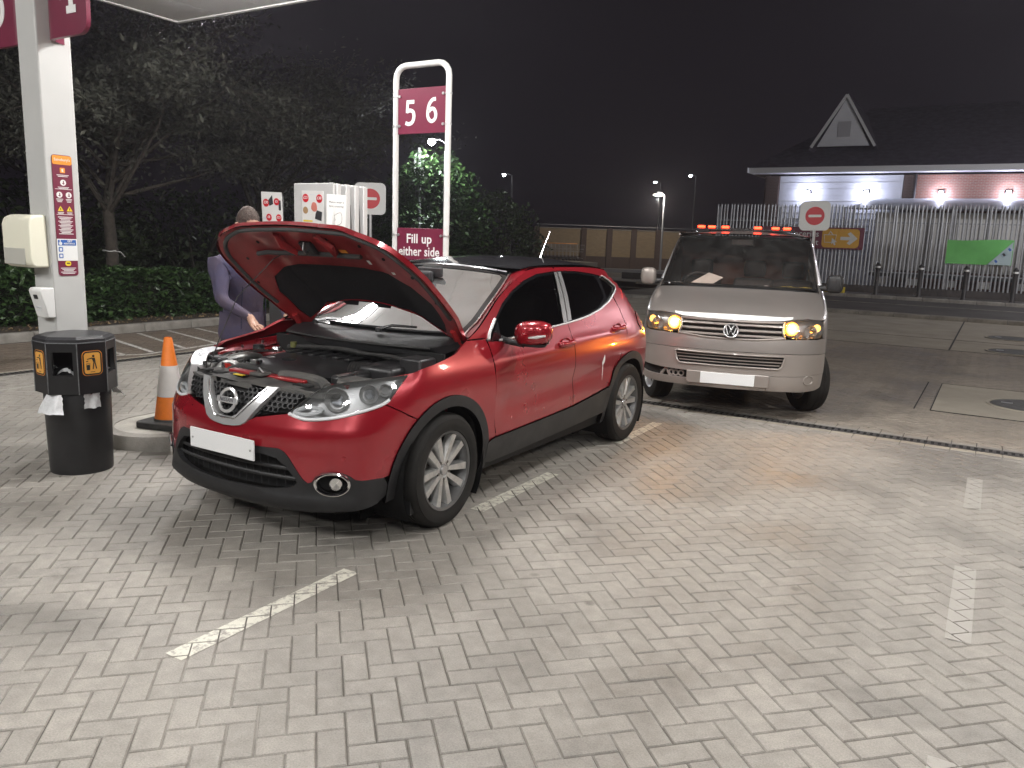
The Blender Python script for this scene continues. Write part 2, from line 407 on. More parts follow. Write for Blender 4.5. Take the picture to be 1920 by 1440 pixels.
# the 300 nearest blocks singly, sharing two meshes
pm = {}
for hv in (2, 1):
    mb = MB(); tone_l = []; g = G_ * 1.2
    lx, ly = (2 * SC - 2 * g, SC - 2 * g) if hv == 2 else (SC - 2 * g, 2 * SC - 2 * g)
    brick_geo([(-lx / 2, -ly / 2), (lx / 2, -ly / 2), (lx / 2, ly / 2), (-lx / 2, ly / 2)], mb, .5)
    pm[hv] = mb.mesh('paver', 0, False); pm[hv].materials.append(m_pavi)
for k in near:
    _, P, c, w_, _, _ = cand[k]
    o = bpy.data.objects.new('paver', pm[w_]); col.objects.link(o); o.parent = forecourt
    o.location = (c[0], c[1], rng.normal(0, .0007)); o.rotation_euler = (rng.normal(0, .006), rng.normal(0, .006), R(45) + rng.normal(0, .004))
# stretcher courses beside the drainage channels
def course(par, x0, x1, y, alongx, mt, wd=.1):
    mb = MB(); p = x0
    global tone_l
    tone_l = []
    while p < x1:
        a, b = p + .0015, min(p + .2, x1) - .0015
        P = [(a, y - wd / 2 + .003), (b, y - wd / 2 + .003), (b, y + wd / 2 - .003), (a, y + wd / 2 - .003)]
        if not alongx: P = [(v, u) for u, v in P]
        brick_geo(P, mb, rng.random()); p += .203
    me = mb.mesh('edge_course', 0, False); at = me.attributes.new('tone', 'FLOAT', 'POINT'); at.data.foreach_set('value', tone_l)
    tag(link('edge_course', me, mt, par), kind='stuff')
course(forecourt, -9.3, 7, 7.885, True, m_pav); course(forecourt, -9.3, 7, 7.985 - .0, True, m_conc, .09)
course(apron, -9.3, 7, 8.235, True, m_pav, .1); course(apron, -9.3, 7, 8.34, True, m_dim)
course(apron, -9.3, 9, 16.45, True, m_dim, .12)
course(forecourt, -1, 7.8, -9.42, False, m_pav, .1); course(lane, -1, 15, -9.66, False, m_conc, .1)

# drainage channels with slotted grating
m_grate = M('grating_iron', (.10, .095, .09), .5, .6, var=.4, vscale=9)
m_black = M('void_black', (.008, .008, .008), .9)
def drain(name, x0, x1, y, alongx, label):
    d = empty(name, (0, 0, 0)); tag(d, label, 'drain')
    sw = (lambda a, b, z: (a, b, z)) if alongx else (lambda a, b, z: (b, a, z))
    q = MB(); q.add([sw(x0, y - .06, -.004), sw(x1, y - .06, -.004), sw(x1, y + .06, -.004), sw(x0, y + .06, -.004)], [(0, 1, 2, 3)]).build('channel', m_black, d, smooth=0)
    f = MB()
    for s in (-1, 1): f.box(sw((x0 + x1) / 2, y + s * .065, -.004), [abs(k) for k in sw(x1 - x0, .02, .012)])
    f.build('channel_rim', m_grate, d, smooth=0)
    g = MB(); p = x0
    while p < x1: g.box(sw(p, y, .0), [abs(k) for k in sw(.028, .115, .008)]); p += .058
    tag(g.build('grating_bar', m_grate, d, smooth=0), kind='stuff')
drain('drain_channel', -5.1, 6.5, 8.11, True, 'slotted iron drainage channel crossing the paving in front of the van')
drain('drain_channel', 1, 15, -9.55, False, 'drainage channel running along the lane below the hedge')

# painted dashes, broken where the blocks meet
m_paint = M('road_paint', (.62, .61, .52), .7, var2=(.36, .345, .31), vscale=16, detail=7, coord='Generated')
def worn_paint(name, thr, c=(.74, .73, .64), under=GREY, scale=22):
    m = bpy.data.materials.new(name); m.use_nodes = True; nt = m.node_tree; b = nt.nodes['Principled BSDF']; b.inputs['Roughness'].default_value = .6
    ge = N(nt, 'ShaderNodeNewGeometry'); no = N(nt, 'ShaderNodeTexNoise'); no.inputs['Scale'].default_value = scale; no.inputs['Detail'].default_value = 8; no.inputs['Roughness'].default_value = .75
    nt.links.new(ge.outputs['Position'], no.inputs['Vector'])
    mr = N(nt, 'ShaderNodeMapRange'); mr.inputs['From Min'].default_value = thr; mr.inputs['From Max'].default_value = thr + .12; nt.links.new(no.outputs['Fac'], mr.inputs['Value'])
    mx = N(nt, 'ShaderNodeMix', data_type='RGBA'); mx.inputs['A'].default_value = (*under, 1); mx.inputs['B'].default_value = (*c, 1); nt.links.new(mr.outputs[0], mx.inputs['Factor']); nt.links.new(mx.outputs['Result'], b.inputs['Base Color'])
    return m
m_dash = worn_paint('dash_paint', .40, (.60, .58, .50)); m_dash2 = worn_paint('faint_paint', .32, (.345, .325, .295)); m_hatch = worn_paint('hatch_paint', .36, (.62, .60, .56), (.12, .1, .085), 12)
def marking(name, quad, mt, keys='fal', lift=.0012):
    q = [tuple(p) for p in quad]; mb = MB()
    if sum(q[i - 1][0] * q[i][1] - q[i][0] * q[i - 1][1] for i in range(len(q))) < 0: q = q[::-1]
    cx, cy = np.mean(q, axis=0); rad = max(math.hypot(p[0] - cx, p[1] - cy) for p in q) + .2
    for kk, P, c, w_, vis, dd in cand:
        if kk not in keys or math.hypot(c[0] - cx, c[1] - cy) > rad: continue
        S = inset(P, .0005) if len(P) == 4 else list(P)
        for i in range(len(q)):
            a, b = q[i], q[(i + 1) % len(q)]; nx, ny = b[1] - a[1], a[0] - b[0]
            S = clip(S, nx, ny, nx * a[0] + ny * a[1])
            if len(S) < 3: break
        if len(S) >= 3 and area(S) > 1e-5: mb.add([(*p, lift + .002) for p in S], [tuple(range(len(S)))])
    if mb.v: tag(mb.build(name, mt, smooth=0, fix=False), kind='structure')
for y0, y1 in ((1.83, 2.87), (4.03, 5.05), (6.2, 7.2)): marking('lane_dash', [(-2.70, y0), (-2.60, y0), (-2.60, y1), (-2.70, y1)], m_dash)
for y0, y1 in ((1.7, 2.88), (3.88, 4.88), (6.1, 6.98)): marking('lane_dash', [(0.0, y0), (.105, y0), (.105, y1), (0.0, y1)], m_dash2)
def strip(name, pts, wd, mt, keys):
    for a, b in zip(pts[:-1], pts[1:]):
        d = np.array(b) - np.array(a); n = np.array([-d[1], d[0]]) / np.linalg.norm(d) * wd / 2; e = d / np.linalg.norm(d) * .01
        marking(name, [tuple(np.array(a) - e + n), tuple(np.array(a) - e - n), tuple(np.array(b) + e - n), tuple(np.array(b) + e + n)], mt, keys, .001)
# hatched no-parking area beside the hedge
HATCH = [[(-9.98, 6.25), (-9.82, 6.55), (-9.9, 7.2), (-10.1, 8.2), (-10.3, 9.5), (-10.5, 11.5)]]
for a, b in (((-11.95, 6.7), (-10.0, 6.35)), ((-11.9, 7.25), (-9.95, 6.75)), ((-11.9, 7.85), (-10.0, 7.3)), ((-11.9, 8.4), (-10.1, 7.95)), ((-11.9, 8.95), (-10.2, 8.55)), ((-11.9, 9.8), (-10.3, 9.3)), ((-11.9, 10.7), (-10.4, 10.2))): HATCH.append([a, b])
for h_ in HATCH: strip('hatch_line', h_, .07, m_hatch, 'l')
strip('edge_line', [(-8.6, 3.4), (-8.72, 6.2), (-8.75, 8)], .06, m_dash2, 'f')

# concrete apron, road, kerbs
sheet('concrete_apron', -14, 40, 16.55, 24.2, .002, m_conc)
for x in (-6.0, -.575, 4.6): tag(MB().box((x, 20.4, .003), (.03, 7.6, .006)).build('expansion_joint', m_black, smooth=0), kind='structure')
tag(MB().box((10, 18.65, .003), (40, .02, .006)).build('expansion_joint', m_black, smooth=0), kind='structure')
slab = sheet('manhole_slab', SLAB[0], SLAB[1], SLAB[2], SLAB[3], .005, m_conc)
for c_, d_ in (((SLAB[0] - .006, 10.945, .003), (.012, 2.22, .008)), ((1.38, SLAB[2] - .006, .003), (3.64, .012, .008)), ((1.38, SLAB[3] + .006, .003), (3.64, .012, .008)), ((SLAB[0] - .17, 10.945, .003), (.012, 2.22, .008))): tag(MB().box(c_, d_).build('slab_joint', m_black, smooth=0), kind='structure')
m_lid = M('manhole_iron', (.075, .075, .07), .55, .5, var=.3, vscale=14, bump=.6, bscale=70)
def manhole(x, y, r, label):
    t = empty('manhole_cover', (x, y, .005)); tag(t, label, 'manhole cover', 'round manhole covers over the fuel tanks')
    MB().lathe([(0, .012), (r * .9, .012), (r * .92, .004)], 40).build('lid', m_lid, t)
    MB().lathe([(r * .93, .002), (r * .94, .014), (r, .014), (r * 1.01, 0)], 40).build('rim', m_conc, t)
    MB().box((-.55 * r, .1 * r, .014), (.12, .06, .006)).build('key_plate', M('bright_steel', (.5, .5, .5), .35, 1), t)
manhole(.55, 10.88, .47, 'dark round manhole cover in the pale slab nearest the drain')
manhole(.52, 17.15, .53, 'dark round manhole cover at the near edge of the concrete apron')
manhole(.50, 20.0, .55, 'dark round manhole cover farther back on the concrete apron')
def kerb(name, x0, x1, y0, y1, h, mt=None, seg=.9, kind='structure'):
    k = empty(name); tag(k, kind=kind); alongx = (x1 - x0) > (y1 - y0)
    L = (x1 - x0) if alongx else (y1 - y0); n = int(L / seg); me = None
    for i in range(n):
        if alongx: c = (x0 + (i + .5) * seg, (y0 + y1) / 2, h / 2 - .03); d = (seg - .01, y1 - y0, h + .06)
        else: c = ((x0 + x1) / 2, y0 + (i + .5) * seg, h / 2 - .03); d = (x1 - x0, seg - .01, h + .06)
        if me is None: o = MB().box((0, 0, 0), d).build('kerb_stone', mt or m_kerb, k, bevel=.02, loc=c); me = o.data
        else:
            q = bpy.data.objects.new('kerb_stone', me); col.objects.link(q); q.parent = k; q.location = c
            b = q.modifiers.new('bevel', 'BEVEL'); b.width = .02; b.segments = 2
kerb('hedge_kerb', -12.22, -12.08, 0, 17, .13)
kerb('road_kerb', -14, 22, 24.2, 24.36, .1)
sheet('road', -60, 80, 24.36, 33.9, -.02, m_asph)
kerb('far_kerb', -14, 22, 33.9, 34.06, .11)
sheet('far_pavement', -40, 60, 34.06, 38, .06, M('far_paving', (.10, .09, .085), .9, var=.3, vscale=1))
tag(MB().box((4, 30.6, -.012), (60, .12, .006)).build('road_line', M('yellowed_line', (.45, .42, .36), .7, var2=(.12, .11, .1), vscale=2.5, detail=8), smooth=0), kind='structure')
tag(MB().box((4, 26.2, -.012), (60, .1, .006)).build('road_line', MATS['yellowed_line'], smooth=0), kind='structure')
tag(MB().add([(-60, -4, -.02), (-12.2, -4, -.02), (-12.2, 60, -.02), (-60, 60, -.02)], [(0, 1, 2, 3)]).build('planting_bed', m_soil, smooth=0), kind='structure')
bed = MB().grid(lambda u, v: (-16 + 3.8 * u, -2 + 19 * v, .11 + .06 * math.sin(u * 3.1) + .02 * random.random()), 14, 50).build('planting_soil', m_soil); tag(bed, kind='structure')

# pump island with rounded ends
def stadium(xc, r, y0, y1, n=14):
    return [(xc + r * math.cos(R(a)), y1 + r * math.sin(R(a))) for a in np.linspace(0, 180, n)] + [(xc + r * math.cos(R(a)), y0 + r * math.sin(R(a))) for a in np.linspace(180, 360, n)]
isl = empty('pump_island', (-5.76, 4.02, 0)); tag(isl, 'long raised concrete pump island with rounded kerbed end behind the bin', 'island')
i0 = stadium(0, .51, 0, 3.7); i1 = stadium(0, .40, 0, 3.7); mb = MB(); n = len(i0)
ib = stadium(0, .50, 0, 3.7)
for z, L in ((-.02, i0), (.085, i0), (.11, ib), (.112, i1)): mb.add([(*p, z) for p in L], [])
for k in range(3): mb.f += [(k * n + i, k * n + (i + 1) % n, (k + 1) * n + (i + 1) % n, (k + 1) * n + i) for i in range(n)]; mb.mi += [0] * n
mb.build('kerb_edge', m_kerb, isl)
MB().add([(*p, .108) for p in i1], [tuple(range(n))]).build('island_top', M('island_concrete', (.38, .36, .32), .85, var=.22, vscale=4, bump=.3, detail=6), isl, smooth=0)
# ================================================================ CANOPY AND ITS COLUMN
m_white = M('white_paint', (.74, .74, .72), .45, var=.06, vscale=3)
m_soffit = M('soffit_white', (.84, .85, .86), .5, var=.04, vscale=1)
m_maroon = M('maroon_vinyl', (.16, .018, .045), .35, var=.06, vscale=4)
m_maroon2 = M('maroon_shade', (.11, .02, .04), .4)
m_orange = M('orange_vinyl', (.80, .29, .03), .4)
m_wtxt = M('white_vinyl', (.82, .82, .80), .45)
m_lampglow = M('luminaire_glow', (.9, .9, .9), .5, emis=(1, .985, .965), estr=LAMP)
ZC, CX0, CY1 = 4.70, -10.74, 7.97
can = empty('forecourt_canopy', (-2, 0, ZC)); tag(can, 'white flat canopy roof over the forecourt with recessed square lights', 'canopy')
X = (-4, 0); W0, W1, D0, D1 = CX0 + 2, 8.5, -9.0, CY1
LAY = [(x, y) for x, y0 in ((-7.8, 6.15), (-4.05, 4.75), (.1, 6.15), (4.2, 4.75)) for y in (y0, y0 - 7.4)]
# soffit boards, each a strip across the canopy
px = W0
while px < W1 - .01:
    w1 = min(px + .92, W1)
    MB().box(((px + w1) / 2, (D0 + D1) / 2, .03), (w1 - px - .012, D1 - D0, .05)).build('soffit_panel', m_soffit, can, smooth=0); px += .92
MB().box(((W0 + W1) / 2, (D0 + D1) / 2, .5), (W1 - W0 - .1, D1 - D0 - .1, .86)).build('roof_deck', M('deck_grey', (.3, .3, .3), .7), can)
for c, d in ((((W0 + W1) / 2, D1, .48), (W1 - W0 + .08, .06, .98)), (((W0 + W1) / 2, D0, .48), (W1 - W0 + .08, .06, .98)), ((W0, (D0 + D1) / 2, .48), (.06, D1 - D0 - .07, .98)), ((W1, (D0 + D1) / 2, .48), (.06, D1 - D0 - .07, .98))):
    MB().box(c, d).build('fascia', m_white, can)
for lx, ly in LAY:
    if True:
        l = empty('luminaire', (lx + 2, ly, -.004), 0, can)
        fr = MB()
        for sx, sy, dx, dy in ((0, 1, .72, .06), (0, -1, .72, .06), (1, 0, .06, .6), (-1, 0, .06, .6)): fr.box((sx * .33, sy * .33, -.012), (dx, dy, .024))
        fr.build('frame', m_white, l)
        MB().box((0, 0, -.1), (.58, .58, .20)).build('diffuser', m_lampglow, l, smooth=0)

CXa, CXb, CYa, CYb = -5.99, -5.75, 3.15, 3.39
def scuffed_white():
    m = M('column_paint', (.50, .50, .485), .5, var=.05, vscale=2.5); nt = m.node_tree; b = nt.nodes['Principled BSDF']
    src = b.inputs['Base Color'].links[0].from_socket
    tc = N(nt, 'ShaderNodeTexCoord'); mp = N(nt, 'ShaderNodeMapping'); mp.inputs['Scale'].default_value = (16, 16, 5); nt.links.new(tc.outputs['Object'], mp.inputs[0])
    no = N(nt, 'ShaderNodeTexNoise'); no.inputs['Scale'].default_value = 1; no.inputs['Detail'].default_value = 7; no.inputs['Roughness'].default_value = .7; nt.links.new(mp.outputs[0], no.inputs['Vector'])
    mr = N(nt, 'ShaderNodeMapRange'); mr.inputs['From Min'].default_value = .70; mr.inputs['From Max'].default_value = .74; nt.links.new(no.outputs['Fac'], mr.inputs['Value'])
    mx = N(nt, 'ShaderNodeMix', data_type='RGBA'); mx.inputs['B'].default_value = (.12, .09, .06, 1); nt.links.new(src, mx.inputs['A']); nt.links.new(mr.outputs[0], mx.inputs['Factor']); nt.links.new(mx.outputs['Result'], b.inputs['Base Color'])
    return m
m_col = scuffed_white()
cl = empty('canopy_column', (-5.87, 3.27, 0)); tag(cl, 'square white canopy column standing behind the black bin', 'column')
MB().box((0, 0, 2.35), (.24, .24, 4.69)).build('shaft', m_col, cl, bevel=.012, seg=3)
MB().box((0, 0, .01), (.25, .25, .02)).build('base_plate', m_kerb, cl, bevel=.004)

# ---- slab-style digits drawn as outlines (unit height), for the pump numbers
def stroke(pts, wdt, mb, closed=False, z=.003):
    P = smoothpoly(pts, 5, closed) if len(pts) > 2 else pts
    n = len(P)
    L = []; Rr = []
    for i in range(n):
        a = np.array(P[i - 1 if (closed or i) else 0]); b = np.array(P[(i + 1) % n if (closed or i < n - 1) else n - 1]); d = b - a; d = d / np.linalg.norm(d); nn = np.array([-d[1], d[0]]) * wdt / 2
        L.append(np.array(P[i]) + nn); Rr.append(np.array(P[i]) - nn)
    k = len(mb.v)
    vs = [(*p, 0) for p in L] + [(*p, 0) for p in Rr] + [(*p, z) for p in L] + [(*p, z) for p in Rr]
    fs = []
    for i in range(n if closed else n - 1):
        j = (i + 1) % n; fs += [(2 * n + i, 2 * n + j, 3 * n + j, 3 * n + i), (i, 2 * n + i, 2 * n + j, j), (n + j, 3 * n + j, 3 * n + i, n + i)]
    mb.add(vs, fs)
DIG = {
 '5': [([(.50, .93), (.14, .93)], .15), ([(.165, 1.0), (.13, .50)], .13), ([(.13, .545), (.28, .60), (.45, .52), (.49, .32), (.40, .12), (.22, .06), (.05, .11)], .15)],
 '6': [([(.50, .93), (.32, .90), (.16, .72), (.09, .42), (.12, .2), (.28, .065), (.45, .15), (.50, .33), (.42, .52), (.27, .555), (.14, .44)], .145)],
 '3': [([(.07, .90), (.26, .945), (.43, .86), (.43, .68), (.30, .56), (.18, .54)], .145), ([(.18, .54), (.34, .51), (.48, .38), (.47, .19), (.32, .07), (.16, .06), (.03, .12)], .15)],
 '4': [([(.37, 1.0), (.37, .05)], .14), ([(.36, .95), (.04, .33)], .13), ([(.0, .30), (.58, .30)], .13), ([(.22, .06), (.54, .06)], .12)],
}
def digit(ch, hgt, mw, parent, mat, sx=1):
    mb = MB()
    for k, (pts, wdt) in enumerate(DIG[ch]): stroke(pts, wdt, mb, z=.002 + .0007 * k)
    mb.v = [((x - .28) * hgt * sx, (y - .5) * hgt, z + k * 0) for k, (x, y, z) in enumerate(mb.v)]
    return mb.build('numeral', mat, parent, smooth=0, mw=mw)
# pump number flags on the column (curved plastic, facing the incoming lane)
def flag(x_in, sgn, ch, label):
    t = empty('pump_number_flag', (x_in, 3.29, 2.94)); tag(t, label, 'number sign', 'pump number flags on the column')
    mb = MB(); prof = [(0, .03), (.02, -.03), (.055, -.075), (.1, -.09), (.13, -.092), (.52, -.092)]
    w_ = .52
    def bottom(x): return 0 if x < w_ - .09 else .09 - math.sqrt(max(0, .09 ** 2 - (x - w_ + .09) ** 2))
    xs = [0, .02, .055, .1, .13, .25, .4, .43, .46, .48, .5, .51, .52]
    F = []
    for x in xs:
        yy = np.interp(x, [p[0] for p in prof], [p[1] for p in prof]); F.append((x * sgn, yy, bottom(x)))
    n = len(F); th = .03
    vs = [f for f in F] + [(f[0], f[1], .85) for f in F] + [(f[0], f[1] + th, f[2]) for f in F] + [(f[0], f[1] + th, .85) for f in F]
    fs = []
    for i in range(n - 1): fs += [(i, i + 1, n + i + 1, n + i), (2 * n + i, 3 * n + i, 3 * n + i + 1, 2 * n + i + 1), (i, 2 * n + i, 2 * n + i + 1, i + 1), (n + i, n + i + 1, 3 * n + i + 1, 3 * n + i)]
    fs += [(0, n, 3 * n, 2 * n), (n - 1, 3 * n - 1, 4 * n - 1, 2 * n - 1)]
    mb.add(vs, fs).build('panel', m_maroon, t, smooth=50)
    digit(ch, .40, frame((sgn * .325, -.0935, .335), (1, 0, 0), (0, 0, 1)), t, m_wtxt, .86)
    return t
flag(-5.752, 1, '4', 'curved maroon flag with a white 4 on the right of the column')
flag(-5.988, -1, '3', 'curved maroon flag with a white 3 on the left of the column')

# information strip on the column
def onX(x, y, z): return frame((x, y, z), (0, 1, 0), (0, 0, 1))       # face looking +X
ip = empty('information_panel', (-5.749, 3.267, 1.343)); tag(ip, 'narrow maroon safety notice strip with orange header on the column', 'notice')
m_blue = M('blue_print', (.03, .12, .42), .5); m_yel = M('yellow_print', (.80, .60, .03), .5); m_pale = M('pale_print', (.70, .72, .76), .5); m_ink = M('ink', (.02, .02, .02), .5)
HP = .846
def ipl(name, poly, x, y, th, mat, z0): return plate(name, [(a + x, b + y) for a, b in poly], th, mat, ip, onX(0, 0, 0), z0)
ipl('backing', rrect(.142, HP, .02), 0, HP / 2, .004, m_maroon, 0)
ipl('header', rrect(.138, .062, .014), 0, HP - .035, .002, m_orange, .004)
text("Sainsbury's", .026, m_wtxt, ip, onX(.0065, 0, HP - .033))
ipl('pump_icon', rrect(.036, .036, .006), 0, HP - .105, .0015, m_orange, .004); text('E', .026, m_wtxt, ip, onX(.0058, 0, HP - .106), bold=.02)
for x, y in ((0, HP - .190), (-.032, HP - .275), (.034, HP - .275)):
    ipl('round_icon', circ(.021), x, y, .0015, m_wtxt, .004)
    ipl('icon_mark', rrect(.006, .026, .002), x + .002, y, .001, m_maroon, .0056); ipl('icon_mark', rrect(.016, .005, .002), x, y - .006, .001, m_maroon, .0056)
for x in (-.03, .034):
    ipl('warning_triangle', [(-.021, -.016), (.021, -.016), (0, .020)], x, HP - .372, .0015, m_yel, .004); ipl('icon_mark', rrect(.005, .016, .002), x, HP - .374, .001, m_ink, .0056)
ipl('rule', rrect(.12, .003, .001), 0, HP - .235, .001, m_wtxt, .004); ipl('rule', rrect(.12, .003, .001), 0, HP - .412, .001, m_wtxt, .004)
def lines(y0, n, dy, wd, mat, x=0):
    for i in range(n): ipl('small_print', rrect(wd * (1 - .18 * (i % 3)), dy * .48, .0008, 1), x, y0 - i * dy, .0008, mat, .0045)
lines(HP - .138, 2, .009, .085, m_wtxt); lines(HP - .222, 2, .008, .08, m_wtxt); lines(HP - .305, 3, .009, .05, m_wtxt, -.032); lines(HP - .305, 3, .009, .045, m_wtxt, .034)
lines(HP - .398, 2, .008, .045, m_wtxt, -.03); lines(HP - .398, 2, .008, .04, m_wtxt, .034); lines(HP - .43, 13, .0098, .105, m_wtxt)
ipl('assistance_label', rrect(.146, .155, .002), 0, .185, .0015, m_wtxt, .0045)
ipl('assistance_header', rrect(.13, .04, .002), 0, .236, .001, m_blue, .006); text('GET', .020, m_wtxt, ip, onX(.0075, .02, .246), bold=.02); text('ASSISTANCE', .0145, m_wtxt, ip, onX(.0075, .014, .229), bold=.02)
ipl('wheelchair_icon', circ(.012, 14), -.048, .230, .001, m_wtxt, .007); ipl('wheelchair_icon', rrect(.006, .02, .002), -.05, .245, .001, m_wtxt, .007)
for y in (.188, .142):
    ipl('blue_icon', rrect(.03, .032, .005), -.048, y, .001, m_blue, .006); ipl('icon_mark', rrect(.017, .019, .003), -.048, y, .0008, m_wtxt, .007)
    lines(y + .009, 3, .009, .075, m_pale, .022)
ipl('yellow_icon', rrect(.042, .036, .016), 0, .088, .0015, m_yel, .004); ipl('icon_mark', rrect(.024, .008, .002), 0, .09, .001, m_ink, .0056); lines(.055, 5, .0095, .11, m_wtxt)

# paper towel dispenser and glove box on the column
m_cream = M('cream_plastic', (.80, .78, .64), .4, var=.03, vscale=3); m_smoke = M('smoked_window', (.50, .49, .44), .3)
td = empty('towel_dispenser', (-5.945, 3.15, 1.40)); tag(td, 'cream paper towel dispenser with grey window fixed to the column', 'dispenser')
prof = [(0, 0), (-.10, .0), (-.125, .02), (-.13, .06), (-.13, .30), (-.118, .345), (-.08, .365), (0, .37)]
mb = MB(); n = len(prof)
wprof = lambda z: .185 - .02 * max(0, (z - .3) / .07) ** 2 - .012 * max(0, (.04 - z) / .04)
mb.add([(s * wprof(z), y, z) for s in (-1, 1) for y, z in prof], [tuple(range(n)), tuple(range(n, 2 * n))[::-1]] + [(i, i + 1, n + i + 1, n + i) for i in range(n - 1)] + [(n - 1, 0, n, 2 * n - 1)])
mb.build('housing', m_cream, td, bevel=.014, seg=3)
MB().box((-.03, -.131, .075), (.28, .006, .115)).build('refill_window', m_smoke, td, bevel=.004)
MB().box((0, -.07, .006), (.26, .05, .02)).build('paper_slot', m_ink, td)
gb = empty('glove_dispenser', (-5.81, 3.15, 1.045)); tag(gb, 'small white wedge shaped box on the column below the towel dispenser', 'dispenser')
mb = MB(); pts = [(0, 0), (-.055, 0), (-.105, .195), (-.09, .215), (0, .215)]
mb.add([(s * .075, y, z) for s in (-1, 1) for y, z in pts], [(0, 1, 2, 3, 4), (9, 8, 7, 6, 5)] + [(i, (i + 1) % 5, 5 + (i + 1) % 5, 5 + i) for i in range(5)]); mb.build('housing', m_white, gb, bevel=.008)
mw = frame((0, -.105 + .012, .15), (1, 0, 0), (0, -.25, .97))
plate('slot', rrect(.05, .032, .006), .003, m_ink, gb, mw); text('DISPOSABLE', .014, m_pale, gb, frame((0, -.08, .075), (1, 0, 0), (0, -.25, .97))); text('GLOVES', .014, m_pale, gb, frame((0, -.0755, .055), (1, 0, 0), (0, -.25, .97)))

# ================================================================ LITTER BIN
m_bin = M('bin_plastic', (.012, .012, .013), .38, var=.4, vscale=5, bump=.06, bscale=200)
m_edge = M('bin_worn_edge', (.14, .145, .15), .5, var=.4, vscale=30)
m_bag = M('clear_bag', (.62, .63, .64), .3, var=.15, vscale=25, spec=.7)
bn = empty('litter_bin', (-5.42, 3.09, 0), R(-50)); tag(bn, 'black litter bin with octagonal hooded top and orange litter pictograms', 'bin')
MB().lathe([(0, .0), (.20, .0), (.203, .03), (.212, .5), (.213, .60), (.2, .62)], 48).build('drum', m_bin, bn)
oc = lambda r, z: [(r * math.cos(R(22.5 + 45 * i)), r * math.sin(R(22.5 + 45 * i)), z) for i in range(8)]
H0, H1 = .575, .93
hood = MB(); ap = 0.252 * math.cos(R(22.5)); sd = 2 * .252 * math.sin(R(22.5))
for i in range(8):        # eight facets, every other one with an opening
    a = R(45 * i); nrm = Vector((math.cos(a), math.sin(a), 0)); tg = Vector((-math.sin(a), math.cos(a), 0))
    def P(s, z, o=0): return nrm * (ap - o) + tg * s + Vector((0, 0, z))
    h = sd / 2 - .001
    if i % 2 == 0:
        hw, z0, z1 = .066, .705, .865
        ring = [P(-h, H0), P(h, H0), P(h, H1), P(-h, H1)]; hole = [P(-hw, z0), P(hw, z0), P(hw, z1), P(-hw, z1)]; hin = [P(-hw, z0, .03), P(hw, z0, .03), P(hw, z1, .03), P(-hw, z1, .03)]
        hood.add(ring + hole + hin, [(k, (k + 1) % 4, 4 + (k + 1) % 4, 4 + k) for k in range(4)] + [(4 + k, 4 + (k + 1) % 4, 8 + (k + 1) % 4, 8 + k) for k in range(4)])
    else: hood.add([P(-h, H0), P(h, H0), P(h, H1), P(-h, H1)], [(0, 1, 2, 3)])
hood.build('hood', m_bin, bn, smooth=0, fix=False)
rim = MB().add(oc(.254, H1 - .01) + oc(.250, H1 + .018) + oc(.225, H1 + .034) + [(0, 0, H1 + .062)], [(i, (i + 1) % 8, 8 + (i + 1) % 8, 8 + i) for i in range(8)] + [(8 + i, 8 + (i + 1) % 8, 16 + (i + 1) % 8, 16 + i) for i in range(8)] + [(16 + i, 16 + (i + 1) % 8, 24) for i in range(8)])
rim.build('lid', M('bin_lid', (.022, .022, .024), .33, var=.5, vscale=6), bn, smooth=20)
eg = MB()
for i in range(8):
    a = R(22.5 + 45 * i); eg.cyl((.2535 * math.cos(a), .2535 * math.sin(a), H0), (.2535 * math.cos(a), .2535 * math.sin(a), H1), .0035, n=6); b_ = R(22.5 + 45 * (i + 1))
    eg.cyl((.254 * math.cos(a), .254 * math.sin(a), H1 - .004), (.254 * math.cos(b_), .254 * math.sin(b_), H1 - .004), .003, n=6)
eg.build('worn_edges', m_edge, bn)
MB().lathe([(.10, .60), (.205, .66), (.23, .70)], 24).build('inner_ring', m_black, bn); MB().lathe([(0, .64), (.2, .66)], 24).build('inner_floor', m_black, bn)
for i in (1, 3, 5, 7):
    a = R(45 * i); nrm = Vector((math.cos(a), math.sin(a), 0)); tg = Vector((-math.sin(a), math.cos(a), 0)); mw = frame(nrm * (ap + .0008) + Vector((0, 0, .785)), tg, (0, 0, 1))
    st = plate('sticker', rrect(.135, .17, .03), .0012, m_orange, bn, mw)
    I = Matrix.Identity(4)
    plate('sticker_border', rrect(.128, .163, .028), .0006, m_ink, st, I, .0013); plate('sticker_field', rrect(.108, .143, .018), .0006, M('sticker_orange', (.72, .36, .07), .45), st, I, .002)
    man = MB()
    man.prism(circ(.0085, 14, .008, .048), .0027, .0032)
    for poly in ([(-.004, .034), (.018, .036), (.022, .006), (.006, .006)], [(-.036, .031), (.0, .039), (.001, .031), (-.034, .026)], [(.006, .005), (.014, .005), (.006, -.042), (-.001, -.042)], [(.013, .005), (.021, .005), (.03, -.04), (.023, -.042)], [(-.042, .016), (-.028, .02), (-.026, .014), (-.04, .01)], [(-.042, -.012), (-.016, -.012), (-.018, -.046), (-.040, -.046)]): man.prism(poly, .0027, .0032)
    man.tube([(x, y, .003) for x, y in circ(.0135, 16, -.029, -.005, .4)], .0012, 5, True)
    man.build('pictogram', m_ink, st, smooth=0)
    ipw = plate('sticker_print', rrect(.03, .004, .001), .0004, m_ink, st, I, .0027); ipw.location = (0, -.06, 0)
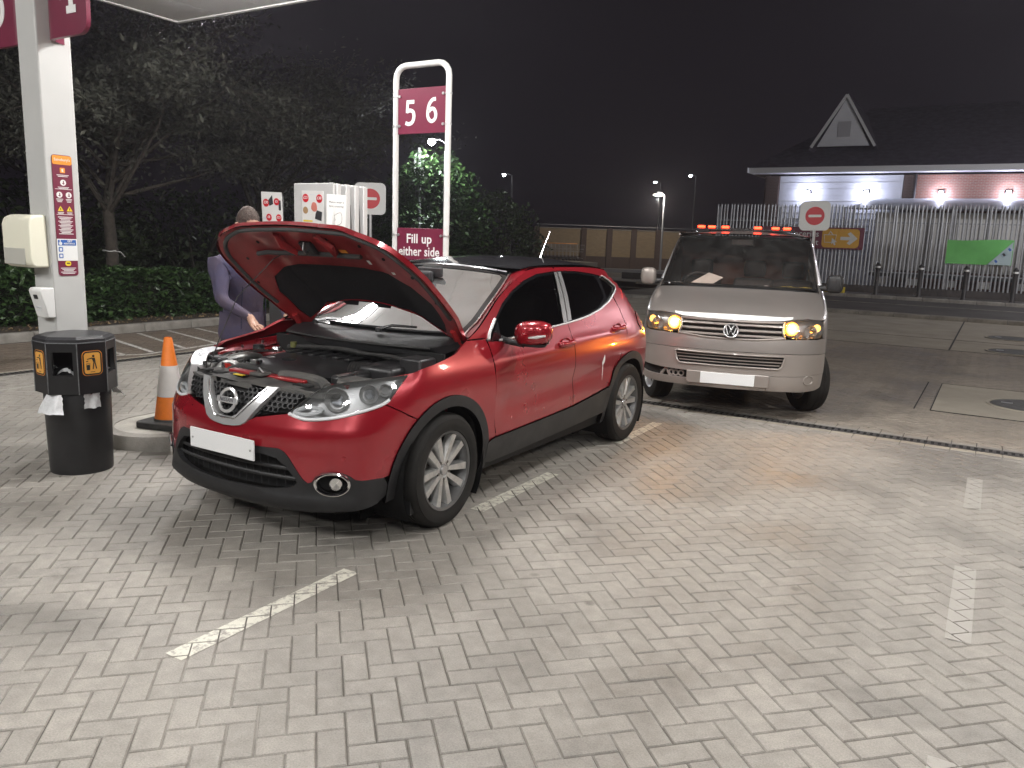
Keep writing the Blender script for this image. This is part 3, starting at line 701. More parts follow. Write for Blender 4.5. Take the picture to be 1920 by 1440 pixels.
# liner poking out under the hood and in the openings
def crumple(name, F, nu, nv, amp, par):
    return MB().grid(lambda u, v: Vector(F(u, v)) + Vector((random.uniform(-1, 1), random.uniform(-1, 1), random.uniform(-1, 1))) * amp, nu, nv).build(name, m_bag, par, smooth=60)
for a0, wd, dz, out in ((44, .11, .13, .006), (-18, .10, .15, .075), (128, .12, .10, .09)):
    def F(u, v, a0=a0, wd=wd, dz=dz, out=out):
        a = R(a0) + (u - .5) * wd / .22 * (1 + .5 * v * (out > .05)); r = .217 + out * v + .006 * math.sin(9 * u + 3 * v); return (r * math.cos(a), r * math.sin(a), .60 - dz * v)
    crumple('bin_liner', F, 9, 9, .0035, bn)
for i in (0, 2, 6):
    a = R(45 * i)
    def F(u, v, a=a):
        s = (u - .5) * .12; r = ap - .035 - .01 * math.sin(5 * u) - .05 * v; return (r * math.cos(a) - s * math.sin(a), r * math.sin(a) + s * math.cos(a), .70 + .045 * math.sin(math.pi * u) * (1 - abs(v - .4)) + .012 * v)
    crumple('bin_liner', F, 10, 6, .006, bn)

# ================================================================ TRAFFIC CONE
m_cone = M('cone_orange', (.80, .20, .02), .5, var=.12, vscale=9); m_sleeve = M('cone_sleeve', (.72, .69, .66), .35, var=.06, vscale=6); m_rub = M('black_rubber', (.035, .034, .033), .75, var=.3, vscale=10)
tc_ = empty('traffic_cone', (-5.66, 3.99, .112), R(14)); tag(tc_, 'orange traffic cone with white band standing on the island kerb', 'cone')
cr = lambda z: .128 - (.128 - .032) * (z - .06) / .66
MB().prism([(x, y) for x, y in rrect(.40, .40, .05)], 0, .05).build('base', m_rub, tc_, bevel=.008)
MB().lathe([(cr(.05), .05), (cr(.72), .72), (.026, .728), (.02, .70)], 32).build('shell', m_cone, tc_)
MB().lathe([(cr(.25) + .002, .25), (cr(.5) + .002, .5)], 32).build('reflective_band', m_sleeve, tc_)
MB().lathe([(.136, .05), (.132, .064), (cr(.07) + .002, .068)], 32).build('collar', m_rub, tc_)

# ================================================================ FUEL PUMP AND WHAT STANDS ON IT
m_pump = M('pump_grey', (.58, .58, .57), .4, var=.04, vscale=3); m_pumpd = M('pump_dark', (.05, .05, .052), .4)
pu = empty('fuel_pump', (-5.97, 6.22, .11)); tag(pu, 'tall grey fuel pump with vertical hose slots behind the raised bonnet', 'fuel pump')
MB().box((-.12, .01, 1.05), (.29, .57, 2.085)).build('cabinet', m_pump, pu, bevel=.012)
MB().box((.0, -.285, 1.05), (.545, .03, 2.09)).build('side_panel', m_pump, pu, bevel=.006)
MB().box((-.02, -.302, .55), (.42, .008, .9)).build('side_hatch', m_pump, pu, bevel=.004)
for i, y in enumerate((-.2, -.07, .06, .19)):
    MB().box((.15, y, 1.05), (.22, .065, 2.09)).build('hose_column', m_pump, pu, bevel=.01)
MB().box((.08, 0, 1.05), (.1, .56, 2.05)).build('hose_recess', m_pumpd, pu)
MB().box((.262, -.245, 1.55), (.01, .05, .5)).build('warning_strip', m_orange, pu)
for y in (-.135, -.005, .125): MB().tube([(.21, y, 1.9), (.235, y, 1.5), (.24, y, .9), (.3, y, .5), (.24, y, .35)], .014, 8).build('hose', m_rub, pu)
for y in (-.2, -.07, .06): MB().box((.265, y, 1.15), (.008, .045, .12)).build('grade_label', m_wtxt, pu, bevel=.002)
m_red = M('sign_red', (.62, .015, .03), .4); m_paper = M('paper_white', (.80, .80, .78), .6)
def poster(name, o, right, up, wd, ht, label, kind):
    mw = frame(o, right, up); t = empty(name); t.matrix_local = mw; tag(t, label, 'poster')
    I = Matrix.Identity(4)
    plate('sheet', rrect(wd, ht, .004), .004, m_paper, t, I)
    def ci(x, y, r, s): plate('price_disc', circ(r, 20, x, y), .0015, m_red, t, I, .004); text(s, r * .95, m_wtxt, t, Matrix.Translation((x, y + r * .1, .0065)), bold=.02, ext=.0004)
    return t, ci
pt, ci = poster('price_poster', (-5.97, 5.915, 1.955), (1, 0, -.03), (0, -.05, 1), .30, .35, 'white poster with red price discs fixed to the end of the fuel pump', 0)
ci(-.095, .10, .042, '£23'); ci(.095, .10, .042, '£30')
I4 = Matrix.Identity(4)
plate('goods_picture', smoothpoly([(-.02, .0), (.0, .06), (.05, .05), (.06, -.01), (.02, -.03)], 4, True), .001, M('pink_print', (.62, .2, .15), .6), pt, I4, .004)
plate('goods_picture', [(.03, -.10), (.12, -.12), (.13, -.03), (.06, -.015), (.04, -.05)], .001, M('black_print', (.03, .03, .035), .5), pt, I4, .0052)
plate('goods_picture', circ(.035, 20, -.10, -.02), .001, M('brown_print', (.4, .25, .12), .6), pt, I4, .004); plate('goods_picture', rrect(.13, .016, .004), .001, m_yel, pt, I4 @ Matrix.Translation((-.07, -.125, 0)), .004); plate('goods_picture', rrect(.06, .006, .002), .001, m_pale, pt, I4 @ Matrix.Translation((0, .135, 0)), .004)
pt, ci = poster('price_poster', (-6.43, 5.80, 1.93), (1, .1, -.03), (0, -.08, 1), .27, .36, 'white poster with four red price discs on a dark stand left of the pump', 0)
ci(-.075, .07, .040, '£30'); ci(.065, .085, .036, '£5'); ci(-.045, -.075, .036, '£8'); ci(.085, -.075, .036, '£23')
plate('goods_picture', [(-.05, .09), (.01, .15), (.02, .06), (-.03, .04)], .001, MATS['black_print'], pt, I4, .004); plate('goods_picture', rrect(.03, .10, .008), .001, MATS['black_print'], pt, I4 @ Matrix.Translation((.105, .05, 0)), .004); plate('goods_picture', rrect(.05, .03, .006), .001, m_pale, pt, I4 @ Matrix.Translation((-.1, -.085, 0)), .004)
ps = empty('poster_stand', (-6.43, 5.86, .0)); tag(ps, 'dark merchandise stand carrying a poster left of the pump', 'stand')
MB().box((0, 0, .9), (.24, .05, 1.8)).build('upright_panel', m_pumpd, ps, bevel=.01); MB().box((0, .05, .02), (.40, .36, .04)).build('foot', m_pumpd, ps, bevel=.01); MB().box((0, -.01, 1.93), (.2, .03, .3)).build('head_board', m_pumpd, ps, bevel=.005)
pt, ci = poster('face_covering_notice', (-5.694, 5.955, 1.885), (.45, .9, 0), (.05, -.03, 1), .20, .42, 'white handwritten paper notice taped to the corner of the pump', 0)
text('Please wear a', .028, m_ink, pt, Matrix.Translation((-.0, .135, .0045)), ext=.0003); text('face covering', .028, m_ink, pt, Matrix.Translation((.0, .095, .0045)), ext=.0003)
fc = MB().tube([(x, y, .005) for x, y in smoothpoly([(.02, .03), (-.02, .0), (-.01, -.04), (-.03, -.07), (.0, -.09), (.05, -.07), (.06, -.02), (.05, .03)], 4, True)], .0015, 5, True); fc.build('face_drawing', m_ink, pt)
plate('face_drawing', smoothpoly([(-.03, -.155), (.0, -.135), (.05, -.135), (.07, -.155), (.02, -.17)], 3, True), .001, m_ink, pt, I4, .004)

# pump number hoop on the island
hp = empty('pump_number_hoop', (-5.76, 7.40, .11)); tag(hp, 'tall white tubular hoop with maroon 5 6 sign above the pump island', 'sign')
hw, hh = .372, 3.50; rr_ = .14
pts = [(-hw, 0, 0), (-hw, 0, hh - rr_)] + [(-hw + rr_ - rr_ * math.cos(R(a)), 0, hh - rr_ + rr_ * math.sin(R(a))) for a in (22, 45, 68, 90)] + [(hw - rr_ + rr_ * math.sin(R(a)), 0, hh - rr_ + rr_ * math.cos(R(a))) for a in (0, 22, 45, 68)] + [(hw, 0, hh - rr_), (hw, 0, 0)]
MB().tube(pts, .034, 20).build('hoop_tube', m_white, hp)
def onYn(x, y, z): return frame((x, y, z), (1, 0, 0), (0, 0, 1))
def board(z0, z1):
    b = MB().box((0, 0, (z0 + z1) / 2), (.672, .018, z1 - z0)).build('sign_board', m_maroon, hp, bevel=.003)
    for s in (-1, 1):
        for z in (z0 + .09, z1 - .08):
            MB().lathe([(.037, -.012), (.039, 0), (.037, .012)], 20, Matrix.Translation((s * hw, 0, z))).build('clip', M('clip_steel', (.6, .6, .6), .35, .8), hp); MB().cyl((s * .31, -.012, z), (s * .31, -.024, z), .016, n=10).build('clip_bolt', MATS['clip_steel'], hp)
board(2.755, 3.25); board(1.0, 1.70)
digit('5', .275, onYn(-.16, -.0105, 2.985), hp, m_wtxt, 1.0); digit('6', .275, onYn(.145, -.0105, 3.0), hp, m_wtxt, 1.0)
text('Fill up', .150, m_wtxt, hp, onYn(-.01, -.010, 1.575), bold=.016, spacing=1.03); text('either side', .150, m_wtxt, hp, onYn(-.01, -.010, 1.43), bold=.016, sx=.90, spacing=1.03)
plate('orange_logo_plate', rrect(.42, .2, .03), .004, m_orange, hp, onYn(-.01, -.010, 1.215)); text("Sainsbury's", .085, m_wtxt, hp, onYn(-.01, -.0155, 1.215))

# no entry signs
def no_entry(loc, size, rz, hpost, label, tilt=0):
    t = empty('no_entry_sign', (loc[0], loc[1], 0), rz); tag(t, label, 'road sign', 'no entry signs on posts'); t.rotation_euler = (0, tilt, rz); z = loc[2]
    MB().cyl((0, .03, 0), (0, .03, z + size * .3), .03, n=14).build('post', M('post_grey', (.55, .55, .55), .45, .3), t)
    mw = frame((0, 0, z), (1, 0, 0), (0, 0, 1))
    plate('board', rrect(size, size, size * .16), .015, m_wtxt, t, mw, -.015); plate('red_disc', circ(size * .315, 40), .003, m_red, t, mw, .0005); plate('white_bar', rrect(size * .43, size * .088, size * .03), .003, m_wtxt, t, mw, .004)
P_ = VU(5.72, 15.4); no_entry((P_.x, P_.y, 2.372), .545, R(6), 2.4, 'no entry sign on a white square board beside the van roof', R(-1.5))
P_ = VU(-2.86, 15.6); no_entry((P_.x, P_.y, 2.41), .60, R(34), 2.4, 'no entry sign half hidden behind the fuel pump')
# ================================================================ RED CAR  (local: x forward from front axle, y left, z up)
def herm(xs, Y, x):
    xs = np.asarray(xs, float); Y = np.asarray(Y, float); sh = (-1,) + (1,) * (Y.ndim - 1)
    d = np.diff(Y, axis=0) / np.diff(xs).reshape(sh); m = np.empty_like(Y); m[1:-1] = (d[1:] + d[:-1]) / 2; m[0] = d[0]; m[-1] = d[-1]
    x = np.clip(x, xs[0], xs[-1]); i = np.clip(np.searchsorted(xs, x, side='right') - 1, 0, len(xs) - 2); h = xs[i + 1] - xs[i]; t = ((x - xs[i]) / h).reshape(sh); h = h.reshape(sh)
    return (2 * t ** 3 - 3 * t ** 2 + 1) * Y[i] + (t ** 3 - 2 * t ** 2 + t) * h * m[i] + (-2 * t ** 3 + 3 * t ** 2) * Y[i + 1] + (t ** 3 - t ** 2) * h * m[i + 1]
def grid_eval(grid, t, z):
    zs, G = grid; t = np.asarray(t, float).ravel(); z = np.asarray(z, float).ravel(); sg = np.where(t < 0, -1., 1.); tt = np.abs(t)
    nmax = G.shape[1] - 1
    over = tt > nmax; tt = np.where(over, 2 * nmax - tt, tt); sg = np.where(over, -sg, sg)
    A = herm(zs, G, z); m = np.empty_like(A); m[:, 1:-1] = (A[:, 2:] - A[:, :-2]) / 2
    for k, e in ((0, 1), (-1, -2)): m[:, k, 0] = 0; m[:, k, 1] = (A[:, 1, 1] - A[:, 0, 1]) if k == 0 else (A[:, -1, 1] - A[:, -2, 1])
    i = np.clip(np.floor(tt).astype(int), 0, nmax - 1); u = (tt - i)[:, None]; r = np.arange(len(tt))
    P = (2 * u ** 3 - 3 * u ** 2 + 1) * A[r, i] + (u ** 3 - 2 * u ** 2 + u) * m[r, i] + (-2 * u ** 3 + 3 * u ** 2) * A[r, i + 1] + (u ** 3 - u ** 2) * m[r, i + 1]
    return np.stack([P[:, 0], P[:, 1] * sg, z], 1)
def car_grid():
    zs = [.18, .28, .40, .52, .64, .75, .85, .93, 1.00, 1.05, 1.10, 1.20, 1.30, 1.40, 1.47, 1.52]
    w_ = [.80, .842, .866, .882, .895, .902, .900, .886, .862, .842, .820, .778, .733, .682, .642, .605]
    xf = [.80, .865, .885, .888, .875, .845, .795, .735, .66, .60, .6, .6, .6, .6, .6, .6]
    xr = [-3.36, -3.44, -3.465, -3.47, -3.465, -3.455, -3.45, -3.43, -3.40, -3.38, -3.35, -3.26, -3.14, -3.0, -2.9, -2.82]
    G = []
    for W, F, Q in zip(w_, xf, xr):
        G.append([(F, 0), (F - .012, .24), (F - .05, .46), (F - .125, .63), (F - .25, .765), (F - .42, W - .055), (.16, W - .018), (-.3, W - .006), (-.9, W), (-1.5, W + .001), (-2.1, W), (-2.6 + .12 * (Q + 3.47), W - .006), (-2.93 + .3 * (Q + 3.47), W - .028), (Q + .28, W - .085), (Q + .11, W - .2), (Q + .03, W - .42), (Q, 0)])
    return np.array(zs), np.array(G)
CG = car_grid()
_ts = np.linspace(0, 16, 641); _p = grid_eval(CG, _ts, np.full(641, .64)); _arc = np.r_[0, np.cumsum(np.linalg.norm(np.diff(_p, axis=0), axis=1))]
_arc_full = np.r_[_arc, _arc[-1] + (_arc[-1] - _arc[::-1][1:])]; _ts_full = np.r_[_ts, 32 - _ts[::-1][1:]]
def t2a(t): return math.copysign(float(np.interp(abs(t), _ts_full, _arc_full)), t)
def wrap(P):                  # (arc, z) -> xyz
    P = np.asarray(P, float); t = np.sign(P[:, 0]) * np.interp(np.abs(P[:, 0]), _arc_full, _ts_full); t = np.where(P[:, 0] == 0, 0, t); return grid_eval(CG, t, P[:, 1])
# side table y(x,z)
_X = np.linspace(-3.3, .62, 300); _Z = np.linspace(.18, 1.52, 160); _S = np.empty((160, 300))
_tt = np.linspace(3.4, 14.2, 260)
for k, z in enumerate(_Z):
    q = grid_eval(CG, _tt, np.full(260, z)); _S[k] = np.interp(_X, q[::-1, 0], q[::-1, 1])
def sideY(x, z):
    fx = np.clip((np.asarray(x, float) - _X[0]) / (_X[1] - _X[0]), 0, 298.999); fz = np.clip((np.asarray(z, float) - _Z[0]) / (_Z[1] - _Z[0]), 0, 158.999); i = fx.astype(int); j = fz.astype(int); u = fx - i; v = fz - j
    return (1 - v) * ((1 - u) * _S[j, i] + u * _S[j, i + 1]) + v * ((1 - u) * _S[j + 1, i] + u * _S[j + 1, i + 1])
def crease(x, z):             # door sculpting: hollow above the sill, shoulder crease
    d = np.zeros_like(x)
    inn = np.clip((-.35 - x) / .3, 0, 1) * np.clip((x + 2.75) / .3, 0, 1)
    zc = .60 + .03 * (-x - .5)
    d -= inn * .020 * np.exp(-((z - zc - .05) / .085) ** 2) * (z > zc - .12)
    zs_ = .93 + .035 * (-x - .5)
    d += inn * .007 * np.exp(-((z - zs_) / .035) ** 2)
    return d
def side(P): P = np.asarray(P, float); y = sideY(P[:, 0], P[:, 1]) + crease(P[:, 0], P[:, 1]); return np.stack([P[:, 0], y, P[:, 1]], 1)
def Tx(x, z):                 # x,z on the left flank -> (arc, z)
    q = grid_eval(CG, _tt, np.full(260, z)); return (t2a(float(np.interp(-x, -q[:, 0], _tt))), z)
def TZ(L): return [(t2a(t), z) for t, z in L]

m_carred = M('car_red', (.29, .007, .016), .28, .35, coat=1, var=.05, vscale=2)
m_blkpl = M('black_plastic', (.017, .017, .018), .5, spec=.35, var=.3, vscale=6, bump=.08, bscale=300)
m_gloss = M('gloss_black', (.008, .008, .009), .08, coat=1)
m_chrome = M('chrome', (.78, .78, .78), .09, 1); m_satin = M('satin_silver', (.56, .56, .57), .28, 1, var=.08, vscale=12); m_alu = M('cast_alloy', (.40, .40, .39), .4, .9, var=.25, vscale=18)
m_tyre = M('tyre_rubber', (.009, .0086, .008), .75, var2=(.018, .017, .0155), vscale=6, spec=.2)
m_glass = glass('tinted_glass', (.10, .105, .10)); m_privacy = glass('privacy_glass', (.02, .02, .02)); m_screen = glass('windscreen_glass', (.66, .70, .68), 1.5, .012, .16); m_lens = glass('lamp_lens', (.92, .93, .93), 1.45, .01, .10); m_trim = M('bright_trim', (.66, .66, .66), .25, .5)
m_int = M('interior_dark', (.03, .03, .032), .7); m_intg = M('interior_grey', (.16, .165, .165), .7); m_beige = M('dash_pale', (.40, .42, .40), .55)
m_redprime = M('inner_red', (.33, .020, .022), .42, .1, coat=.3, var=.18, vscale=9)
m_felt = M('bonnet_felt', (.012, .012, .014), .95, bump=.3, bscale=120)
m_plate = M('number_plate', (.82, .83, .83), .35)
m_disc = M('brake_steel', (.14, .13, .12), .5, .8); m_red2 = M('tail_red', (.42, .01, .012), .12, coat=1)
car = empty('red_car', (-3.523, 3.694, 0), R(269.66)); tag(car, 'red crossover car with its bonnet propped open beside the pump island', 'car')
def both(name, me, mat, par):
    a = link(name, me, mat, par); b = bpy.data.objects.new(name, me); col.objects.link(b); b.parent = par; b.scale = (1, -1, 1); return a, b
# --- dark inner shell so the shut lines read as gaps
def shell(P): q = wrap(P); q[:, 1] *= .972; q[:, 0] = -1.3 + (q[:, 0] + 1.3) * .982; return q
arch = lambda xc, r, a0, a1, n: [(xc + r * math.cos(R(a)), .345 + r * math.sin(R(a))) for a in np.linspace(a0, a1, n)]
ARO, ARI = .455, .392
for s in (1, -1):
    me = None
inner = [(-3.1, .22), (-3.1, 1.02), (-.25, 1.0), (.25, .92), (.25, .80)] + [p for p in arch(0, .42, 70, 200, 14)] + [(-.40, .22), (-2.24, .22)] + [p for p in arch(-2.646, .42, -18, 198, 20)] + [(-3.06, .22)]
me = panel('inner_shell', inner, lambda P: side(P) * (1, .965, 1), m_black, None, .12, lip=0, flip=-1, build=False); both('inner_shell', me, m_black, car)
# --- front bumper, one piece across the nose
half_top = [(0, .655), (.35, .668), (.64, .690), (.91, .722), (1.35, .742), (1.77, .760), (2.02, .742), (2.26, .731), (2.6, .733), (3.01, .741), (3.35, .753), (3.69, .767), (4.05, .783), (4.39, .800), (4.52, .812)]
fr_arch = [Tx(*p) for p in arch(0, ARO, 52, 9, 12)]
half_bot = [(4.9, .408), (4.46, .414), (4.1, .416), (3.88, .424), (3.74, .446), (3.52, .466), (3.24, .474), (2.96, .466), (2.76, .444), (2.64, .412), (2.52, .404), (2.38, .424), (2.18, .478), (1.99, .532), (1.84, .563), (1.66, .578), (1.13, .573), (0, .567)]
HT = TZ(half_top); HB = TZ(half_bot)
bump = HT + fr_arch + HB
bump_full = bump + [(-a, z) for a, z in bump[::-1][1:-1]]
def bwrap(P):                 # nose with a fold under the lamps
    q = wrap(P); t = np.abs(P[:, 0]); q[:, 0] += .012 * np.exp(-((P[:, 1] - .66) / .05) ** 2) * np.clip(t / .5, 0, 1) * np.clip((1.15 - t) / .4, 0, 1) + .0; return q
fb = panel('front_bumper', bump_full, bwrap, m_carred, car, .045, lip=.018)
# --- lower black bumper with air intake
low_t = HB[::-1]; low_b = TZ([(5.0, .30), (4.6, .262), (3.76, .248), (2.65, .238), (1.43, .232), (0, .228)])
lowp = low_t + [Tx(.455, .36)] + low_b
low_full = lowp + [(-a, z) for a, z in lowp[::-1][1:-1]]
mouth = TZ([(0, .535), (1.2, .535), (1.62, .525), (1.85, .49), (2.16, .43), (2.22, .405), (2.05, .375), (1.6, .355), (1.13, .345), (0, .338)])
mouth_f = mouth + [(-a, z) for a, z in mouth[::-1][1:-1]]
fogc = TZ([(3.24, .405)])[0]
fog_hole = [(fogc[0] + .082 * math.cos(R(a)), fogc[1] + .055 * math.sin(R(a))) for a in range(0, 360, 15)]
def lwrap(P):
    q = wrap(P); z = P[:, 1]; a = np.abs(P[:, 0])
    q[:, 0] += .030 * np.exp(-((z - .285) / .045) ** 2) * np.clip((.95 - a) / .3, 0, 1); return q
lb = panel('lower_bumper', low_full, lwrap, m_blkpl, car, .04, holes=[mouth_f, fog_hole, [(-a, z) for a, z in fog_hole[::-1]]], lip=.03, off=.004)
MB().box((.66, 0, .44), (.02, 1.35, .42)).build('intake_backing', m_black, car)
mi = panel('intake_recess', [(a * 1.04, .435 + (z - .435) * 1.1) for a, z in mouth_f], lambda P: wrap(P) - (.07, 0, 0), m_black, car, .1, lip=0)
for zz, wd in ((.468, .50), (.415, .55)):
    MB().grid(lambda u, v, zz=zz, wd=wd: Vector(wrap([((u - .5) * 2 * wd, zz + (v - .5) * (.022 if zz > .4 else .012))])[0]) - Vector((.012 + .02 * abs(v - .5), 0, 0)), 40, 3).build('intake_bar', m_blkpl, lb)
vv = MB()
for k in range(-9, 10):
    a = k * .055
    for z0, z1 in ((.345, .53),): p0 = Vector(wrap([(a, z0)])[0]); p1 = Vector(wrap([(a, z1)])[0]); vv.cyl(p0 - Vector((.05, 0, 0)), p1 - Vector((.05, 0, 0)), .004, n=5)
vv.build('intake_mesh', m_blkpl, lb)
for s in (1, -1):
    fg = empty('fog_light', (0, 0, 0), 0, car)
    ring = []
    for a in range(0, 360, 12):
        p = wrap([(s * (fogc[0] + .088 * math.cos(R(a))), fogc[1] + .060 * math.sin(R(a)))])[0]; ring.append(p + np.array([.010, s * .006, 0]))
    MB().tube(ring, .0095, 8, True).build('chrome_ring', m_chrome, fg)
    c = Vector(wrap([(s * fogc[0], fogc[1])])[0]); nrm = Vector((.8, s * .6, 0)).normalized()
    panel('fog_recess', [(s * a, z) for a, z in (fog_hole if s > 0 else fog_hole[::-1])], lambda P, nrm=nrm: wrap(P) - np.array(nrm) * .05, m_black, fg, .05, lip=0)
    MB().lathe([(0, .0), (.03, .004), (.034, .012), (.03, -.02)], 20, Matrix.Translation(c - nrm * .03 + Vector((.01, s * .03, 0))) @ nrm.to_track_quat('Z', 'Y').to_matrix().to_4x4()).build('lamp', m_chrome, fg)
    sn = Vector(wrap([(s * TZ([(3.56, .542)])[0][0], .542)])[0]); MB().lathe([(0, .004), (.011, .003), (.013, -.002)], 14, Matrix.Translation(sn) @ nrm.to_track_quat('Z', 'Y').to_matrix().to_4x4()).build('parking_sensor', m_carred, car)
# --- number plate
MB().box((.903, 0, .552), (.012, .525, .114)).build('number_plate', m_plate, car, bevel=.004)
pb = MB()
for y in (-.238, .238): pb.cyl((.909, y, .552), (.912, y, .552), .006, n=10)
pb.build('plate_screws', m_satin, car)
# --- grille
gt = TZ([(0, .862), (.5, .866), (.96, .872), (1.5, .880), (1.94, .886), (2.34, .893), (2.20, .858), (2.05, .826), (1.9, .79), (1.77, .766), (1.35, .748), (.91, .728), (.64, .70), (.3, .685), (0, .68)])
gr = panel('grille', gt + [(-a, z) for a, z in gt[::-1][1:-1]], lambda P: wrap(P) - (.045, 0, 0), m_black, car, .08, lip=0)
hexm = MB(); ch = .034
for r_ in range(8):
    for c in range(-20, 21):
        a = c * ch + (r_ % 2) * ch / 2; z = .69 + r_ * .0265
        P6 = [(a + ch * .57 * math.cos(R(60 * k + 30)) * 1.0, z + ch * .47 * math.sin(R(60 * k + 30))) for k in range(6)]
        if not all(inpoly(P6, gt + [(-x, y) for x, y in gt[::-1][1:-1]])): continue
        O6 = wrap(P6) - (.012, 0, 0); I6 = wrap([(a + (p[0] - a) * .72, z + (p[1] - z) * .72) for p in P6]) - (.012, 0, 0); D6 = I6 - (.025, 0, 0)
        hexm.add(list(O6) + list(I6) + list(D6), [(k, (k + 1) % 6, 6 + (k + 1) % 6, 6 + k) for k in range(6)] + [(6 + k, 6 + (k + 1) % 6, 12 + (k + 1) % 6, 12 + k) for k in range(6)])
hexm.build('honeycomb', M('grille_black', (.018, .018, .019), .5), gr, smooth=20, fix=False)
va = TZ([(.96, .874), (1.30, .878), (1.22, .858), (.66, .688), (.52, .668), (.34, .658), (0, .652)]); vi = TZ([(0, .700), (.22, .703), (.34, .716), (.93, .862)])
Vp = va + vi; Vf = va + [(-a, z) for a, z in va[::-1][1:]] + []
vin = vi[::-1] + [(-a, z) for a, z in vi[1:]]
vout = va + [(-a, z) for a, z in va[::-1][1:]]           # outer: left arm top -> bottom -> right arm top
vpoly = vout + [(-vi[-1][0], vi[-1][1])] + [(-a, z) for a, z in vi[::-1][1:-1]] + vi
panel('chrome_v', vpoly, wrap, M('badge_silver', (.72, .72, .72), .2, .6), gr, .03, lip=.03, off=.014)
vl = MB()
for s in (1, -1): vl.tube([Vector(wrap([(s * a, z)])[0]) + Vector((.016, 0, 0)) for a, z in smoothpoly(TZ([(1.0, .870), (.40, .712), (.2, .698), (0, .696)]), 5)], .005, 6)
vl.build('chrome_edge', m_chrome, gr)
em = empty('emblem', tuple(wrap([(0.0001, .787)])[0] + (.022, 0, 0)), 0, gr)
et = frame((0, 0, 0), (0, 1, 0), (-.33, 0, 1)).to_3x3().to_4x4()
MB().lathe([(.056, -.006), (.054, .006), (.062, .011), (.070, .009), (.073, 0), (.070, -.006)], 44, et).build('emblem_ring', MATS['badge_silver'], em)
MB().box((0, 0, .006), (.168, .034, .012), None).build('emblem_bar', MATS['badge_silver'], em, bevel=.004, mw=et)
text('NISSAN', .031, M('emblem_dark', (.05, .05, .055), .4), em, et @ Matrix.Translation((0, 0, .0125)), bold=.01, ext=.0006, spacing=1.05)
# --- headlights
hlp = TZ([(1.77, .762), (2.07, .828), (2.34, .882), (2.57, .910), (2.9, .926), (3.29, .937), (3.97, .950), (4.5, .953), (4.91, .953), (4.77, .898), (4.64, .832), (4.39, .803), (3.69, .770), (3.01, .744), (2.5, .735), (2.26, .734)])
for s in (1, -1):
    hl = empty('headlight', (0, 0, 0), 0, car); P = [(s * a, z) for a, z in hlp]
    panel('lens', P, wrap, m_lens, hl, .045, lip=0, off=.002)
    nrm = np.array([.78, s * .6, .15])
    panel('housing', P, lambda Q, nrm=nrm: wrap(Q) - nrm * .085, M('lamp_grey', (.42, .42, .43), .35, .5), hl, .06, lip=0)
    rim = [Vector(wrap([p])[0]) for p in subdiv(P, .04)]; k = len(rim); bk = MB(); bk.add(rim + [v - Vector(nrm) * .085 for v in rim], [(i, (i + 1) % k, k + (i + 1) % k, k + i) for i in range(k)]); bk.build('bezel', m_satin, hl)
    MB().tube([Vector(wrap([(s * a, z)])[0]) - Vector(nrm) * .004 for a, z in smoothpoly(TZ([(1.8, .762), (2.3, .742), (3.01, .752), (3.69, .779), (4.35, .812), (4.58, .838)]), 4)], .010, 8).build('running_light', M('drl_white', (.75, .76, .78), .25), hl)
    MB().tube([Vector(wrap([(s * a, z)])[0]) - Vector(nrm) * .012 for a, z in smoothpoly(TZ([(1.95, .775), (2.25, .80), (2.75, .79), (2.4, .765), (2.05, .765)]), 4, True)], .012, 8, True).build('running_light', MATS['drl_white'], hl)
    tq = Vector((.86, s * .5, .06)).to_track_quat('Z', 'Y').to_matrix().to_4x4()
    for t_, z, r_ in ((3.02, .842, .062), (3.88, .870, .050), (4.34, .885, .034)):
        c = Vector(wrap([(s * t2a(t_), z)])[0]) - Vector(nrm) * .052
        MB().lathe([(r_ * .3, -.045), (r_ * .7, -.03), (r_ * .96, -.005), (r_ * 1.05, .010), (r_ * 1.1, .004)], 28, Matrix.Translation(c) @ tq).build('reflector', MATS['badge_silver'], hl)
        if r_ > .04: MB().lathe([(0, .018), (r_ * .45, .012), (r_ * .62, -.01)], 20, Matrix.Translation(c) @ tq).build('projector', glass('projector_glass', (.75, .77, .8), 1.6), hl)
# --- wings
wing = TZ([(4.62, .836), (4.79, .902), (4.93, .957)]) + TZ([(5.5, .972), (6.15, .992), (6.45, 1.012), (6.66, 1.032), (6.8, 1.066)]) + [Tx(-.26, 1.092), Tx(-.455, 1.088), Tx(-.470, 1.04), Tx(-.474, .96), Tx(-.474, .886), Tx(-.484, .70), Tx(-.492, .60), Tx(-.508, .52), Tx(-.535, .452), Tx(-.45, .43)] + [Tx(*p) for p in arch(0, ARO, 168, 53, 30)] + TZ([(4.54, .816)])
me = panel('front_wing', wing, wrap, m_carred, None, .045, lip=.02, build=False); both('front_wing', me, m_carred, car)
